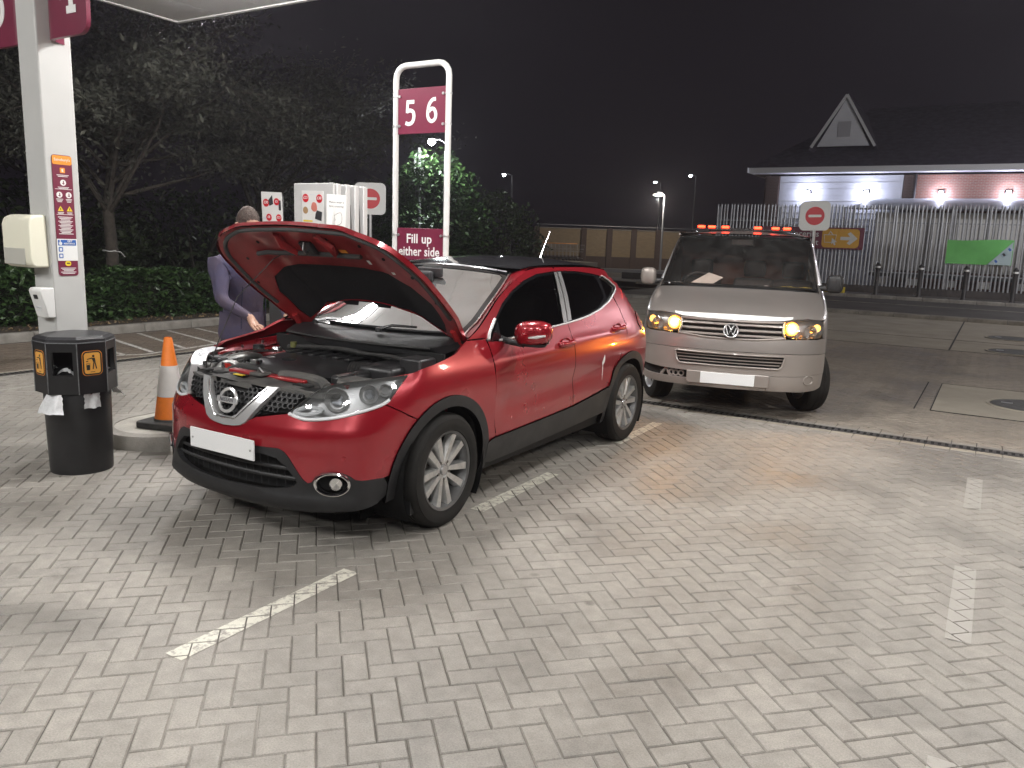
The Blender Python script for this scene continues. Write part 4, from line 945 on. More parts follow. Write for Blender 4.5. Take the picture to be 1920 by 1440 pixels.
# --- doors
sill_top = lambda x: float(np.interp(-x, [.5, 1.6, 2.24], [.445, .482, .549]))
belt = lambda x: float(np.interp(-x, [.46, .62, .92, 1.18, 1.45, 1.72, 1.95, 2.19, 2.42, 2.65], [1.076, 1.064, 1.069, 1.091, 1.103, 1.117, 1.138, 1.175, 1.234, 1.325]))
fd = [(-.476, 1.072), (-.62, 1.060)] + [(x, belt(x)) for x in (-.92, -1.18, -1.40, -1.575)] + [(-1.572, .92), (-1.572, .70), (-1.60, .486), (-1.2, .470), (-.85, .459), (-.548, .449), (-.515, .52), (-.500, .60), (-.492, .70), (-.482, .886), (-.482, 1.0)]
rd = [(-1.581, 1.106)] + [(x, belt(x)) for x in (-1.72, -1.95, -2.19, -2.42)] + [(-2.52, 1.26), (-2.575, 1.16), (-2.60, 1.04), (-2.575, .95), (-2.48, .855), (-2.385, .765), (-2.30, .665), (-2.245, .555), (-2.0, .526), (-1.608, .488), (-1.580, .70), (-1.580, .92)]
frt = [(-.475, 1.088), (-.617, 1.19), (-.777, 1.293), (-.953, 1.369), (-1.149, 1.428), (-1.372, 1.470), (-1.632, 1.486), (-1.772, 1.489), (-2.032, 1.482), (-2.291, 1.460), (-2.459, 1.436), (-2.552, 1.40), (-2.640, 1.335)]
dlo_f = [(-.60, 1.082), (-.645, 1.185)] + [(x - .02, z - .016) for x, z in frt[2:7]] + [(-1.57, 1.30), (-1.505, 1.124)] + [(x, belt(x) + .014) for x in (-1.45, -1.18, -.92)]
dlo_r = [(-1.655, 1.132), (-1.715, 1.30), (-1.765, 1.474), (-2.032, 1.466), (-2.280, 1.445), (-2.335, 1.435), (-2.352, 1.35), (-2.352, 1.268), (-2.19, 1.198), (-1.95, 1.158)]
dlo_q = [(-2.41, 1.436), (-2.455, 1.424), (-2.54, 1.392), (-2.615, 1.332), (-2.52, 1.285), (-2.405, 1.258)]
for nm, poly, glass_poly, gm in (('front_door', fd, dlo_f, m_glass), ('rear_door', rd, dlo_r, m_privacy)):
    me = panel(nm, poly, side, m_carred, None, .045, lip=.02, flip=-1, build=False); gl = panel('window', glass_poly, side, gm, None, .06, lip=.004, off=-.010, flip=-1, build=False)
    hx, hz = (-1.45, .978) if nm == 'front_door' else (-2.41, 1.016)
    for d_, s in zip(both(nm, me, m_carred, car), (1, -1)):
        link('window', gl, gm, d_)
        # handle with its scooped recess and keyhole cap
        y0 = float(sideY(hx, hz)); mbh = MB()
        pth = [(hx + .105, y0 + .004, hz - .002), (hx + .085, y0 + .030, hz - .001), (hx + .0, y0 + .040, hz), (hx - .085, y0 + .032, hz + .002), (hx - .11, y0 + .004, hz + .003)]
        mbh.tube(smoothpoly(pth, 5), [.012] + [.0155] * 19 + [.012], 10); mbh.v = [(x, y, hz + (z - hz) * 1.15) for x, y, z in mbh.v]
        mbh.build('handle', m_carred, d_)
        MB().lathe([(.0, -.016), (.03, -.010), (.046, .0005), (.05, .002)], 24, Matrix.Translation((hx, y0 + .002, hz)) @ Matrix.Rotation(R(-90), 4, 'X') @ Matrix.Diagonal((1.5, .8, 1, 1))).build('handle_recess', m_carred, d_)
# --- body side frame: pillar, cant rail, rear quarter
FRA7 = np.array([(-.275, 1.100), (-.41, 1.150), (-.565, 1.228), (-.75, 1.325), (-.95, 1.402), (-1.10, 1.450), (-1.27, 1.496)])
kv = np.linspace(0, 1, 7)
fra = [tuple(herm(kv, FRA7, np.array([v]))[0]) for v in np.linspace(0, 1, 26)] + [ (-1.45, 1.515), (-2.2, 1.512), (-2.45, 1.50), (-2.66, 1.475), (-2.76, 1.45)]
quarter = [(-2.86, 1.36), (-2.95, 1.26), (-3.02, 1.16), (-3.06, 1.12), (-2.93, 1.10), (-2.90, 1.02), (-2.95, .96), (-3.12, .93), (-3.16, .80), (-3.14, .62), (-3.09, .50)]
ra = arch(-2.646, ARO, 162, 133, 6)[::-1]
qpoly = [tuple(p) for p in fra] + quarter + arch(-2.646, ARO, 161, 138, 5) + arch(-2.646, ARO, 130, 44, 16) + [(-2.385 - .012, .775), (-2.49, .868), (-2.585, .955), (-2.611, 1.04), (-2.586, 1.16), (-2.535, 1.265), (-2.44, 1.243), (-2.655, 1.333)] + [p for p in frt[::-1][1:]] + [(-.455, 1.097)]
qpoly = [p for i, p in enumerate(qpoly) if p not in [(-2.44, 1.243)]]
me = panel('body_side', qpoly, side, m_carred, None, .045, lip=.02, flip=-1, build=False); both('body_side', me, m_carred, car)
# black window surround behind the panes, with pillars
dl = [(-.476, 1.082)] + frt[1:] + [(-2.55, 1.275), (-2.42, 1.238), (-2.19, 1.179), (-1.95, 1.142), (-1.72, 1.121), (-1.45, 1.107), (-1.18, 1.095), (-.92, 1.073), (-.62, 1.068)]
me = panel('window_surround', dl, side, m_blkpl, None, .06, holes=[dlo_f, dlo_r, dlo_q], lip=.015, off=-.006, flip=-1, build=False); both('window_surround', me, m_gloss, car)
me = panel('quarter_window', dlo_q, side, m_privacy, None, .06, lip=.004, off=-.008, flip=-1, build=False); both('quarter_window', me, m_privacy, car)
bp_f = [(-1.512, 1.120), (-1.577, 1.30), (-1.652, 1.478), (-1.692, 1.480), (-1.64, 1.30), (-1.575, 1.122)]; bp_r = [(-1.588, 1.124), (-1.652, 1.30), (-1.704, 1.480), (-1.76, 1.480), (-1.712, 1.30), (-1.65, 1.130)]
m_bp = M('pillar_trim', (.17, .17, .17), .35, .2)
for pl_ in (bp_f, bp_r): me = panel('pillar_trim', pl_, side, m_bp, None, .08, lip=.006, off=.004, flip=-1, build=False); both('pillar_trim', me, m_bp, car)
for s in (1, -1):             # bright strips
    ln = [(x, s * (float(sideY(x, belt(x))) + .004), belt(x) + .006) for x in np.linspace(-.60, -2.62, 40)] + [(x, s * (float(sideY(x, z)) + .004), z) for x, z in ((-2.648, 1.345), (-2.56, 1.402), (-2.46, 1.44))]
    MB().tube(ln, .0075, 6).build('window_strip', m_trim, car)
    MB().tube([(x, s * (float(sideY(x, z)) + .002), z) for x, z in ((-.487, 1.08), (-.52, 1.12), (-.585, 1.17), (-.63, 1.20))], .011, 6).build('sail_strip', m_trim, car)
# --- arch trims, sills
for xc in (0, -2.646):
    rng_a = (200, -12, 40) if xc == 0 else (196, -14, 40)
    o_ = arch(xc, ARO + .003, *rng_a); i_ = arch(xc, ARI, *rng_a)
    if xc == 0: o_ = [(x, z) for x, z in o_]
    me = panel('arch_trim', o_ + i_[::-1], side, m_blkpl, None, .03, lip=.05, off=.010, flip=-1, build=False); both('arch_trim', me, m_blkpl, car)
    for s in (1, -1):
        wl = MB(); n = 24
        for k in range(n + 1):
            a = R(215 - 250 * k / n)
            for y in (.87, .60): wl.v.append((xc + .40 * math.cos(a), s * y, .345 + .40 * math.sin(a)))
        wl.f = [(2 * k, 2 * k + 2, 2 * k + 3, 2 * k + 1) for k in range(n)]; wl.mi = [0] * n
        wl.build('wheel_liner', M('liner', (.008, .008, .008), .95, spec=.1), car, smooth=60)
        MB().box((xc, s * .56, .42), (.8, .02, .66)).build('wheel_well', MATS['liner'], car)
sl = [(-.44, .43)] + [(-.505, .447), (-.85, .457), (-1.2, .468), (-1.6, .482), (-2.0, .52), (-2.235, .546)] + arch(-2.646, ARO, 25, 2, 6) + [(-2.185, .335), (-1.63, .315), (-.9, .295), (-.50, .285), (-.44, .30)]
me = panel('sill_cladding', sl, side, m_blkpl, None, .05, lip=.03, off=.012, flip=-1, build=False); both('sill_cladding', me, M('dusty_plastic', (.014, .0138, .0135), .65, spec=.35, var2=(.04, .039, .037), vscale=7, detail=8), car)
MB().box((-1.3, 0, .27), (2.3, 1.55, .10)).build('floor_pan', m_black, car); MB().box((-2.9, 0, .4), (.8, 1.3, .3)).build('floor_pan', m_black, car)
# --- tail
rr0 = [(t2a(12.9), .30), (t2a(13.5), .25), (t2a(16), .23), (t2a(18.5), .25), (t2a(19.1), .30)]
rear = [Tx(-3.06, .98)] + [Tx(-3.16, .80), Tx(-3.145, .62), Tx(-3.095, .50), Tx(-3.1, .36)] + rr0[1:4]
A16 = t2a(16); rl = [Tx(-3.065, 1.11), Tx(-3.12, .935), Tx(-3.165, .80), Tx(-3.145, .62), Tx(-3.095, .50), Tx(-3.09, .36), (t2a(13.8), .26), (A16, .24)]
rpoly = rl + [(2 * A16 - a, z) for a, z in rl[::-1][1:]]
panel('rear_bumper', rpoly, wrap, m_carred, car, .07, lip=.02)
tg = [Tx(-2.77, 1.46), Tx(-2.87, 1.36), Tx(-2.96, 1.26), Tx(-3.03, 1.16), Tx(-3.07, 1.115), (A16, 1.115)]
tg2 = tg + [(2 * A16 - a, z) for a, z in tg[::-1][1:]] 
panel('tailgate', tg2, wrap, m_carred, car, .07, lip=.02)
tl = [(-2.94, 1.095), (-3.065, 1.112), (-3.16, 1.06), (-3.17, .965), (-3.11, .938), (-2.96, .967), (-2.91, 1.02)]
me = panel('tail_light', tl, side, m_red2, None, .05, lip=.02, off=.006, flip=-1, build=False); both('tail_light', me, m_red2, car)
# --- windscreen, roof
wsE = np.array([(-.40, 1.092), (-.50, 1.133), (-.63, 1.182), (-.80, 1.267), (-1.0, 1.360), (-1.12, 1.417), (-1.235, 1.472)]); wsC = np.array([(-.34, 1.082), (-.42, 1.127), (-.53, 1.188), (-.69, 1.278), (-.88, 1.382), (-1.0, 1.447), (-1.125, 1.512)]); WIN = .13
kv = np.linspace(0, 1, 7)
def wscr(P):
    P = np.asarray(P, float); u = P[:, 0]; v = np.clip(P[:, 1], 0, 1); e = herm(kv, wsE, v); c = herm(kv, wsC, v); ye = sideY(e[:, 0], e[:, 1]) - WIN; a = np.abs(u)
    return np.stack([c[:, 0] + (e[:, 0] - c[:, 0]) * a ** 2.2, u * ye, c[:, 1] + (e[:, 1] - c[:, 1]) * a ** 2], 1)
panel('windscreen', [(-1, 0), (-1, 1), (1, 1), (1, 0)], wscr, m_screen, car, .07, lip=0, flip=-1)
# black frit border round the glass
fo = [(-1.0, 0), (-1.0, 1), (1.0, 1), (1.0, 0)]; fi = [(-.93, .12), (-.93, .90), (-.88, .94), (.88, .94), (.93, .90), (.93, .12), (.88, .08), (-.88, .08)]
panel('windscreen_border', fo, wscr, m_gloss, car, .07, holes=[fi], lip=0, off=-.005, flip=-1)
for s in (1, -1):             # red pillar face between glass edge and side frame
    def F(u, v, s=s):
        a = wscr([(1., v)])[0] + (-.004, 0, -.002); e = herm(kv, FRA7, np.array([v]))[0]; b = np.array([e[0] - .012, float(sideY(e[0] - .012, e[1])) - .003, e[1]]); q = a + (b - a) * u + np.array([.35, .75, .5]) * .022 * math.sin(math.pi * u); return (q[0], s * q[1], q[2])
    MB().grid(F, 8, 20).build('pillar_face', m_carred, car, smooth=60)
rx = np.array([-1.125, -1.3, -1.6, -1.95, -2.3, -2.6, -2.82]); rzc = np.array([1.516, 1.545, 1.574, 1.583, 1.572, 1.545, 1.505]); 
rxe = np.array([-1.27, -1.36, -1.6, -1.95, -2.3, -2.6, -2.76]); rze = np.array([1.497, 1.508, 1.515, 1.515, 1.508, 1.484, 1.45])
kr = np.linspace(0, 1, 7)
def roof(P):
    P = np.asarray(P, float); u, v = P[:, 0], np.clip(P[:, 1], 0, 1); xc = herm(kr, rx, v); zc = herm(kr, rzc, v); xe = herm(kr, rxe, v); ze = herm(kr, rze, v); ye = sideY(xe, np.minimum(ze, 1.515)) - .004; a = np.abs(u)
    return np.stack([xc + (xe - xc) * a ** 2.2, u * ye, zc + (ze - zc) * a ** 2.6], 1)
panel('roof', [(-.94, 0), (-.94, 1), (.94, 1), (.94, 0)], roof, M('roof_black', (.03, .03, .032), .16, coat=1, var=.3, vscale=3), car, .07, lip=.006, flip=-1)
for s in (1, -1): panel('roof_rail', [(s * .945, 0), (s * .945, 1), (s * 1.0, 1), (s * 1.0, 0)], roof, m_carred, car, .06, lip=.01, off=.004, flip=-1)
MB().tube([wscr([(u, 1.0)])[0] + (.0, 0, .006) for u in np.linspace(-.95, .95, 24)], .007, 6).build('screen_trim', m_satin, car)
for s in (1, -1): MB().tube([wscr([(s * .995, v)])[0] + (.004, 0, .004) for v in np.linspace(.05, 1, 16)], .005, 6).build('screen_trim', m_satin, car)
MB().tube([(-2.55, 0, 1.55), (-2.62, 0, 1.66), (-2.72, 0, 1.80)], [.006, .004, .003], 6).build('aerial', m_satin, car)
panel('rear_window', [(t2a(14.2), 1.16), (t2a(14.2), 1.40), (2 * A16 - t2a(14.2), 1.40), (2 * A16 - t2a(14.2), 1.16)], wrap, m_gloss, car, .08, lip=0, off=.004)
# --- mirrors
for s in (1, -1):
    mr_ = empty('door_mirror', (0, 0, 0), 0, car); cxm = Vector((-.725, s * 1.005, 1.118))
    sh = MB(); nu, nv = 20, 12
    def F(u, v):
        th = 2 * math.pi * u; ph = math.pi * (v - .5); ce, se = math.cos(th), math.sin(th); e = .72
        sgp = lambda a, k: math.copysign(abs(a) ** k, a)
        y = sgp(math.sin(ph), .8) * .128; r = abs(math.cos(ph)) ** .55
        return cxm + Vector(((.085 if ce > 0 else .045) * sgp(ce, e) * r - .03 * (y / .128) ** 2, s * y, .084 * sgp(se, e) * r + .012 * y / .128))
    sh.grid(F, nu, nv).build('shell', m_carred, mr_, smooth=70)
    MB().box(cxm + Vector((-.046, 0, 0)), (.006, .21, .13)).build('mirror_glass', m_chrome, mr_, bevel=.002)
    MB().tube([cxm + Vector((.073, s * .02, -.018)), cxm + Vector((.068, s * .075, -.012)), cxm + Vector((.04, s * .122, -.002))], [.010, .010, .006], 8).build('repeater', M('repeater_clear', (.75, .75, .75), .2), mr_)
    MB().tube([(-.64, s * .82, 1.075), (-.68, s * .88, 1.055), (-.71, s * .96, 1.05)], [.022, .02, .028], 10).build('arm', m_blkpl, mr_)
    MB().lathe([(.0, -.012), (.075, -.006), (.085, .012)], 20, Matrix.Translation(cxm + Vector((0, 0, -.075))) @ Matrix.Diagonal((.8, 1.3, 1, 1))).build('lower_cap', m_blkpl, mr_)
    MB().add([(-.50, s * .838, 1.075), (-.625, s * .835, 1.07), (-.645, s * .79, 1.19)], [(0, 1, 2)]).build('sail', m_gloss, mr_, smooth=0)
# --- wheels
def wheel(par, xc, s, steer=0, first={}):
    w_ = empty('wheel', (xc, s * .777, .345), 0, par); w_.rotation_euler = (0, 0, steer)
    if s < 0: w_.scale = (1, -1, 1)
    if 'm' not in first:
        RX = Matrix.Rotation(R(-90), 4, 'X')
        ty = MB().lathe([(.235, -.10), (.27, -.112), (.305, -.110), (.330, -.100), (.342, -.085), (.345, -.06), (.345, -.042), (.339, -.040), (.339, -.033), (.345, -.031), (.345, -.004), (.339, -.002), (.339, .005), (.345, .007), (.345, .033), (.339, .035), (.339, .042), (.345, .044), (.345, .065), (.341, .085), (.330, .100), (.318, .106), (.316, .110), (.302, .113), (.27, .113), (.262, .109), (.246, .107), (.238, .095), (.235, .08)], 72, RX).mesh('tyre', 28)
        rm = MB().lathe([(.238, -.1), (.232, -.09), (.22, -.05), (.205, .0), (.21, .06), (.222, .088), (.226, .098), (.240, .103), (.243, .097), (.238, .088)], 64, RX).mesh('rim', 40)
        sp = MB()
        for k in range(5):
            for d_ in (-1, 1):
                a = R(72 * k + d_ * 14); a2 = R(72 * k + d_ * 21)
                ri, ro = .045, .226; w0, w1 = .017, .027
                dr = np.array([math.cos(a), math.sin(a)]); d2 = np.array([math.cos(a2), math.sin(a2)]); tn = np.array([-dr[1], dr[0]]); t2 = np.array([-d2[1], d2[0]])
                p0 = dr * ri; p1 = d2 * ro
                vs = []
                for y, kk in ((.088, .8), (.045, 1.25)):
                    for p, tt, ww, yy in ((p0, tn, w0, y - .012), (p1, t2, w1, y)): vs += [(*(p + tt * ww * kk), yy), (*(p - tt * ww * kk), yy)]
                vs = [(v[0], v[2], v[1]) for v in vs]
                sp.add(vs, [(0, 1, 3, 2), (4, 6, 7, 5), (0, 2, 6, 4), (1, 5, 7, 3), (2, 3, 7, 6), (0, 4, 5, 1)])
        sp = sp.mesh('spokes', 20)
        hb = MB().lathe([(0, .083), (.028, .083), (.031, .078), (.033, .070), (.06, .072), (.072, .062), (.074, .02)], 32, RX).mesh('hub', 40)
        nb = MB()
        for k in range(5): a = R(72 * k + 36); nb.cyl((.056 * math.cos(a), .06, .056 * math.sin(a)), (.056 * math.cos(a), .078, .056 * math.sin(a)), .010, n=6)
        nb = nb.mesh('wheel_nuts'); ds = MB().lathe([(.06, .02), (.15, .02), (.15, .0), (.06, .0)], 40, RX).mesh('brake_disc')
        bw = MB().lathe([(0, -.02), (.21, -.02)], 40, RX).mesh('backing')
        first['m'] = [('tyre', ty, m_tyre), ('rim', rm, M('rim_barrel', (.13, .13, .13), .45, .7)), ('spokes', sp, M('diamond_cut', (.62, .62, .61), .3, .85, var=.22, vscale=14)), ('hub', hb, m_satin), ('wheel_nuts', nb, m_disc), ('brake_disc', ds, m_disc), ('backing', bw, m_black)]
    for nm, me, mt in first['m']:
        if not me.materials: me.materials.append(mt)
        o = bpy.data.objects.new(nm, me); col.objects.link(o); o.parent = w_; 
        if nm in ('spokes', 'hub', 'wheel_nuts'): o.rotation_euler = (0, R(-20 if xc == 0 else 13), 0)
    return w_
for xc in (0, -2.646):
    for s in (1, -1): wheel(car, xc, s, R(1.5) if xc == 0 else 0)
for xc in (0, -2.646): MB().cyl((xc, -.6, .33), (xc, .6, .33), .05).build('axle', m_black, car)
MB().box((.30, .80, .20), (.05, .12, .09)).build('splash_flap', m_blkpl, car)
# --- bonnet, hinged open
HX, HZ, PHI = -.46, 1.0, R(47)
hw_x = np.array([-.42, -.3, -.1, .1, .3, .45, .56, .64, .685, .70]); hw_w = np.array([.715, .75, .80, .82, .81, .775, .705, .58, .38, .0])
zc_ = lambda x: np.interp(x, [-.45, -.1, .3, .55, .68], [1.075, 1.06, .995, .935, .885])
def hood_top(P, dz=0):
    P = np.asarray(P, float); x, y = P[:, 0], P[:, 1]; z = zc_(x) - .095 * (np.abs(y) / .8) ** 2.6 + .012 * np.exp(-((np.abs(y) - .42) / .07) ** 2) + dz
    dx, dzz = x - HX, z - HZ; c, s = math.cos(PHI), math.sin(PHI)
    return np.stack([HX + dx * c - dzz * s, y, HZ + dx * s + dzz * c], 1)
edge = [(x, w_) for x, w_ in zip(hw_x, hw_w)]
rear_edge = [(-.10 - .32 * (abs(y) / .715) ** 2.2, y) for y in np.linspace(-.70, .70, 17)]
hout = smoothpoly(edge, 6)[:-1] + [(x, -y) for x, y in smoothpoly(edge, 6)[::-1]][1:]
hood_poly = [(x, y) for x, y in hout if True]
hood_poly = [p for p in hout] + rear_edge[1:-1]
bo = panel('bonnet', hood_poly, hood_top, m_carred, car, .05, lip=.028, flip=1)
hin = [(x * .985 - .005, y * .975) for x, y in hood_poly]
ui = lambda P: hood_top(P, -.026)
pad = [(.27, 0), (.27, .28), (.23, .44), (.15, .58), (0, .655), (-.20, .64), (-.30, .60), (-.235, .48), (-.15, .36), (-.13, .22), (-.165, .19), (-.165, .09), (-.125, .06), (-.125, 0)]
pad = [(x, y) for x, y in pad] + [(x, -y) for x, y in pad[::-1][1:-1]]
panel('inner_skin', hin, ui, m_redprime, bo, .05, holes=[pad], lip=.02, flip=-1)
panel('sound_pad', pad, lambda P: hood_top(P, -.020), m_felt, bo, .06, lip=0, flip=-1)
# pressed ribs, seal, latch and labels on the underside
def hp(x, y, d=-.03): return Vector(hood_top([(x, y)], d)[0])
MB().tube([hp(x * .955 - .012, y * .93, -.030) for x, y in smoothpoly(edge, 3)[6:-1] + [(x, -y) for x, y in smoothpoly(edge, 3)[::-1]][:-6]], .014, 6).build('bonnet_seal', M('seal_grey', (.06, .06, .06), .8), bo)
MB().tube([hp(.40, y, -.036) for y in np.linspace(-.50, .36, 12)], .016, 6).build('bonnet_seal', MATS['seal_grey'], bo)
for s in (1, -1): MB().tube([hp(.60, s * .16, -.03), hp(.50, s * .20, -.04), hp(.40, s * .16, -.035)], [.02, .03, .02], 8).build('pressed_rib', m_redprime, bo)
MB().box((0, 0, 0), (.10, .09, .03)).build('latch_plate', m_blkpl, bo, bevel=.006, mw=Matrix.Translation(hp(.47, 0, -.045)) @ Matrix.Rotation(-PHI, 4, 'Y'))
MB().tube([hp(.52, 0, -.04), hp(.50, .01, -.085), hp(.47, .01, -.09), hp(.46, 0, -.04)], .006, 8).build('striker', m_satin, bo)
for x, y, a, b, mt in ((.44, .25, .03, .055, m_orange), (.36, .40, .035, .02, m_paper), (.30, .56, .02, .02, m_paper)): MB().box((0, 0, 0), (a, b, .002)).build('sticker', mt, bo, mw=Matrix.Translation(hp(x, y, -.049 if x < .4 else -.032)) @ Matrix.Rotation(-PHI + .15, 4, 'Y'))
for x, y in ((.5, .42), (.42, .56), (.28, .69), (.05, .73), (.5, -.42), (.36, -.62), (.12, -.73), (.55, .2)): p = hp(x, y, -.03); MB().lathe([(0, .004), (.010, .003), (.012, 0)], 10, Matrix.Translation(p) @ Matrix.Rotation(-PHI + math.pi, 4, 'Y')).build('clip_hole', m_black, bo)
for s in (1, -1):
    MB().tube([hp(-.24, s * .69, -.03), hp(-.36, s * .70, -.05), Vector((-.36, s * .735, 1.02)), Vector((-.30, s * .745, .96))], [.022, .02, .018, .02], 8).build('hinge', m_redprime, bo)
    MB().box((-.30, s * .745, .955), (.12, .03, .07)).build('hinge_bracket', m_redprime, bo)
MB().tube([(.58, -.50, .885), (.50, -.505, 1.05), (.36, -.50, 1.30), hp(.34, -.42, -.05), hp(.40, -.28, -.045)], .0035, 8).build('prop_rod', m_rub, car)
# --- engine bay
m_eng = M('engine_plastic', (.026, .026, .027), .36, var=.3, vscale=9); m_dusty = M('dusty_black', (.05, .05, .05), .75, var2=(.12, .115, .105), vscale=10, detail=6)
eb = empty('engine_bay', (0, 0, 0), 0, car)
MB().box((.22, 0, .50), (.95, 1.40, .02)).build('bay_floor', m_black, eb); MB().box((-.16, 0, .76), (.02, 1.45, .5)).build('bulkhead', m_black, eb)
for s in (1, -1):
    MB().box((.07, s * .71, .72), (.56, .02, .42)).build('inner_wing', m_redprime, eb, bevel=.004)
    fl = [( -.32, .80, 1.00), (-.1, .822, .985), (.1, .832, .965), (.28, .815, .935)]; fi_ = [(-.32, .70, .975), (-.1, .70, .955), (.1, .70, .935), (.30, .68, .915)]
    MB().add([(x, s * y, z - .012) for x, y, z in fl + fi_], [(0, 1, 5, 4), (1, 2, 6, 5), (2, 3, 7, 6)]).build('wing_flange', m_redprime if s > 0 else m_carred, eb, smooth=0)
    b_ = MB()
    for x, y, z in ((-.05, .755, .963), (.12, .757, .945), (.27, .742, .923)): b_.cyl((x, s * y, z - .012), (x, s * y, z + .006), .010, n=6)
    b_.build('bolts', m_satin, eb)
    MB().lathe([(0, .93), (.05, .935), (.09, .92), (.13, .88), (.15, .80)], 24, Matrix.Translation((-.02, s * .58, -.02))).build('strut_tower', m_redprime, eb); MB().lathe([(0, .955), (.03, .95), (.042, .92)], 14, Matrix.Translation((-.02, s * .58, -.01))).build('strut_cap', m_satin, eb)
# slam panel over the grille
def slam(P): P = np.asarray(P, float); x, y = P[:, 0], P[:, 1]; return np.stack([x, y, .882 + .02 * (.7 - x) - .05 * np.abs(y) ** 2 + .008 * np.sin(y * 22) * (np.abs(y) < .45)], 1)
sp_ = [(.775, 0), (.768, .2), (.735, .40), (.69, .53), (.62, .60), (.50, .56), (.52, .30), (.53, 0)]
panel('slam_panel', sp_ + [(x, -y) for x, y in sp_[::-1][1:-1]], slam, m_dusty, eb, .05, lip=.03, flip=1)
for x, y, a, b in ((.66, -.30, .05, .10), (.66, -.42, .05, .06), (.64, .36, .05, .12), (.655, -.14, .04, .12)): MB().box((x, y, .885), (a, b, .012)).build('vent_slot', m_black, eb, bevel=.004)
MB().box((.585, .02, .892), (.055, .62, .02)).build('cross_member', m_redprime, eb, bevel=.006)
MB().box((.625, -.0, .905), (.08, .10, .02)).build('latch', m_dusty, eb, bevel=.008); MB().tube([(.62, -.03, .905), (.63, .0, .94), (.62, .03, .905)], .006, 6).build('latch', m_satin, eb); MB().box((.69, -.10, .897), (.025, .075, .004)).build('label', m_yel, eb)
MB().cyl((.565, .115, .89), (.565, .115, .925), .016, .012, 10).build('rubber_stop', m_rub, eb); MB().cyl((.6, -.52, .88), (.6, -.52, .92), .014, n=10).build('rubber_stop', m_rub, eb)
# engine cover
def cov(P):
    P = np.asarray(P, float); x, y = P[:, 0], P[:, 1]; r = np.maximum(np.abs((x - .06) / .30), np.abs((y + .2) / .40)); return np.stack([x, y, .925 - .055 * np.clip(r, 0, 1) ** 6 - .06 * (x - .0)], 1)
cp_ = rrect(.60, .80, .12, 6); cp_ = [(x + .06, y - .2) for x, y in cp_]
ec = panel('engine_cover', cp_, cov, m_eng, eb, .022, lip=.10, flip=1, holes=[[(.18 + .035 * math.cos(R(a)), -.245 + .06 * math.sin(R(a))) for a in range(0, 360, 20)]])
MB().lathe([(.036, .02), (.034, -.06), (0, -.06)], 24, Matrix.Translation((.18, -.245, .893)) @ Matrix.Diagonal((1, 1.7, 1, 1))).build('filler_well', m_black, ec)
MB().lathe([(.022, .0), (.024, .003), (.027, .0)], 28, Matrix.Translation((.19, -.40, .913)) @ Matrix.Diagonal((.85, 1.25, 1, 1))).build('cover_emblem', m_satin, ec); MB().box((.19, -.40, .914), (.010, .075, .004)).build('cover_emblem', m_satin, ec)
for k in range(6): MB().box((-.07, -.42 + k * .105, .930), (.20, .05, .014)).build('cover_rib', m_eng, ec, bevel=.004)
# ancillaries
def pipe(nm, pts, r, mt, n=10): return MB().tube(smoothpoly(pts, 6), r, n).build(nm, mt, eb)
MB().box((.02, .47, .87), (.34, .26, .16)).build('air_box', m_eng, eb, bevel=.03, seg=3); MB().box((.30, .40, .88), (.26, .10, .07)).build('air_duct', m_eng, eb, bevel=.02)
ru = [(.16, .40, .88), (.22, .36, .90), (.25, .31, .89)]
bl = MB()
for k in range(7): u = k / 6; c = Vector((.10 + .03 * u, .34 - .10 * u, .895)); bl.lathe([(.045, -.008), (.056, 0), (.045, .008)], 20, Matrix.Translation(c) @ Vector((.3, -1, .1)).to_track_quat('Z', 'Y').to_matrix().to_4x4())
bl.build('bellows_hose', m_rub, eb)
MB().box((-.02, .63, .93), (.16, .16, .14)).build('fuse_box', m_eng, eb, bevel=.015); MB().box((.44, .56, .87), (.14, .16, .10)).build('relay_box', m_dusty, eb, bevel=.012)
pipe('air_duct_front', [(.60, .50, .88), (.56, .40, .90), (.55, .20, .905), (.56, .10, .90)], .030, m_dusty)
pipe('coolant_hose', [(.50, -.42, .86), (.46, -.34, .89), (.42, -.22, .87), (.40, -.10, .83)], .024, m_rub); pipe('turbo_pipe', [(.44, -.60, .84), (.40, -.52, .91), (.32, -.46, .93), (.2, -.50, .90)], .026, m_alu)
pipe('turbo_pipe', [(.54, -.52, .83), (.48, -.50, .89), (.46, -.42, .90), (.48, -.33, .86)], .020, m_alu); pipe('fuel_line', [(.46, -.62, .88), (.36, -.58, .93), (.22, -.57, .94), (.05, -.5, .93)], .008, m_satin); pipe('fuel_line', [(.52, -.60, .86), (.42, -.63, .91), (.28, -.63, .935), (.1, -.6, .92)], .007, m_rub)
pipe('wiring_loom', [(-.10, .35, .94), (-.06, .1, .975), (-.09, -.2, .97), (-.05, -.5, .95)], .014, m_rub); pipe('wiring_loom', [(.02, .66, .965), (.0, .45, .985), (-.04, .25, .975), (-.06, .12, .97)], .012, m_rub)
MB().box((.36, -.60, .86), (.20, .16, .12)).build('battery', m_eng, eb, bevel=.01); MB().box((.30, -.56, .90), (.14, .10, .07)).build('alternator', m_alu, eb, bevel=.02); MB().box((.5, -.6, .84), (.08, .1, .1)).build('bracket', m_alu, eb, bevel=.012)
MB().cyl((.47, -.46, .84), (.47, -.46, .90), .03, .026, 14).build('filter_cap', M('red_cap', (.55, .03, .02), .4), eb); MB().cyl((.1, -.62, .92), (.1, -.62, .965), .04, .036, 18).build('coolant_cap', m_eng, eb); MB().cyl((-.05, -.45, .95), (-.05, -.45, .985), .022, n=16).build('brake_cap', M('yellow_cap', (.16, .16, .05), .6), eb)
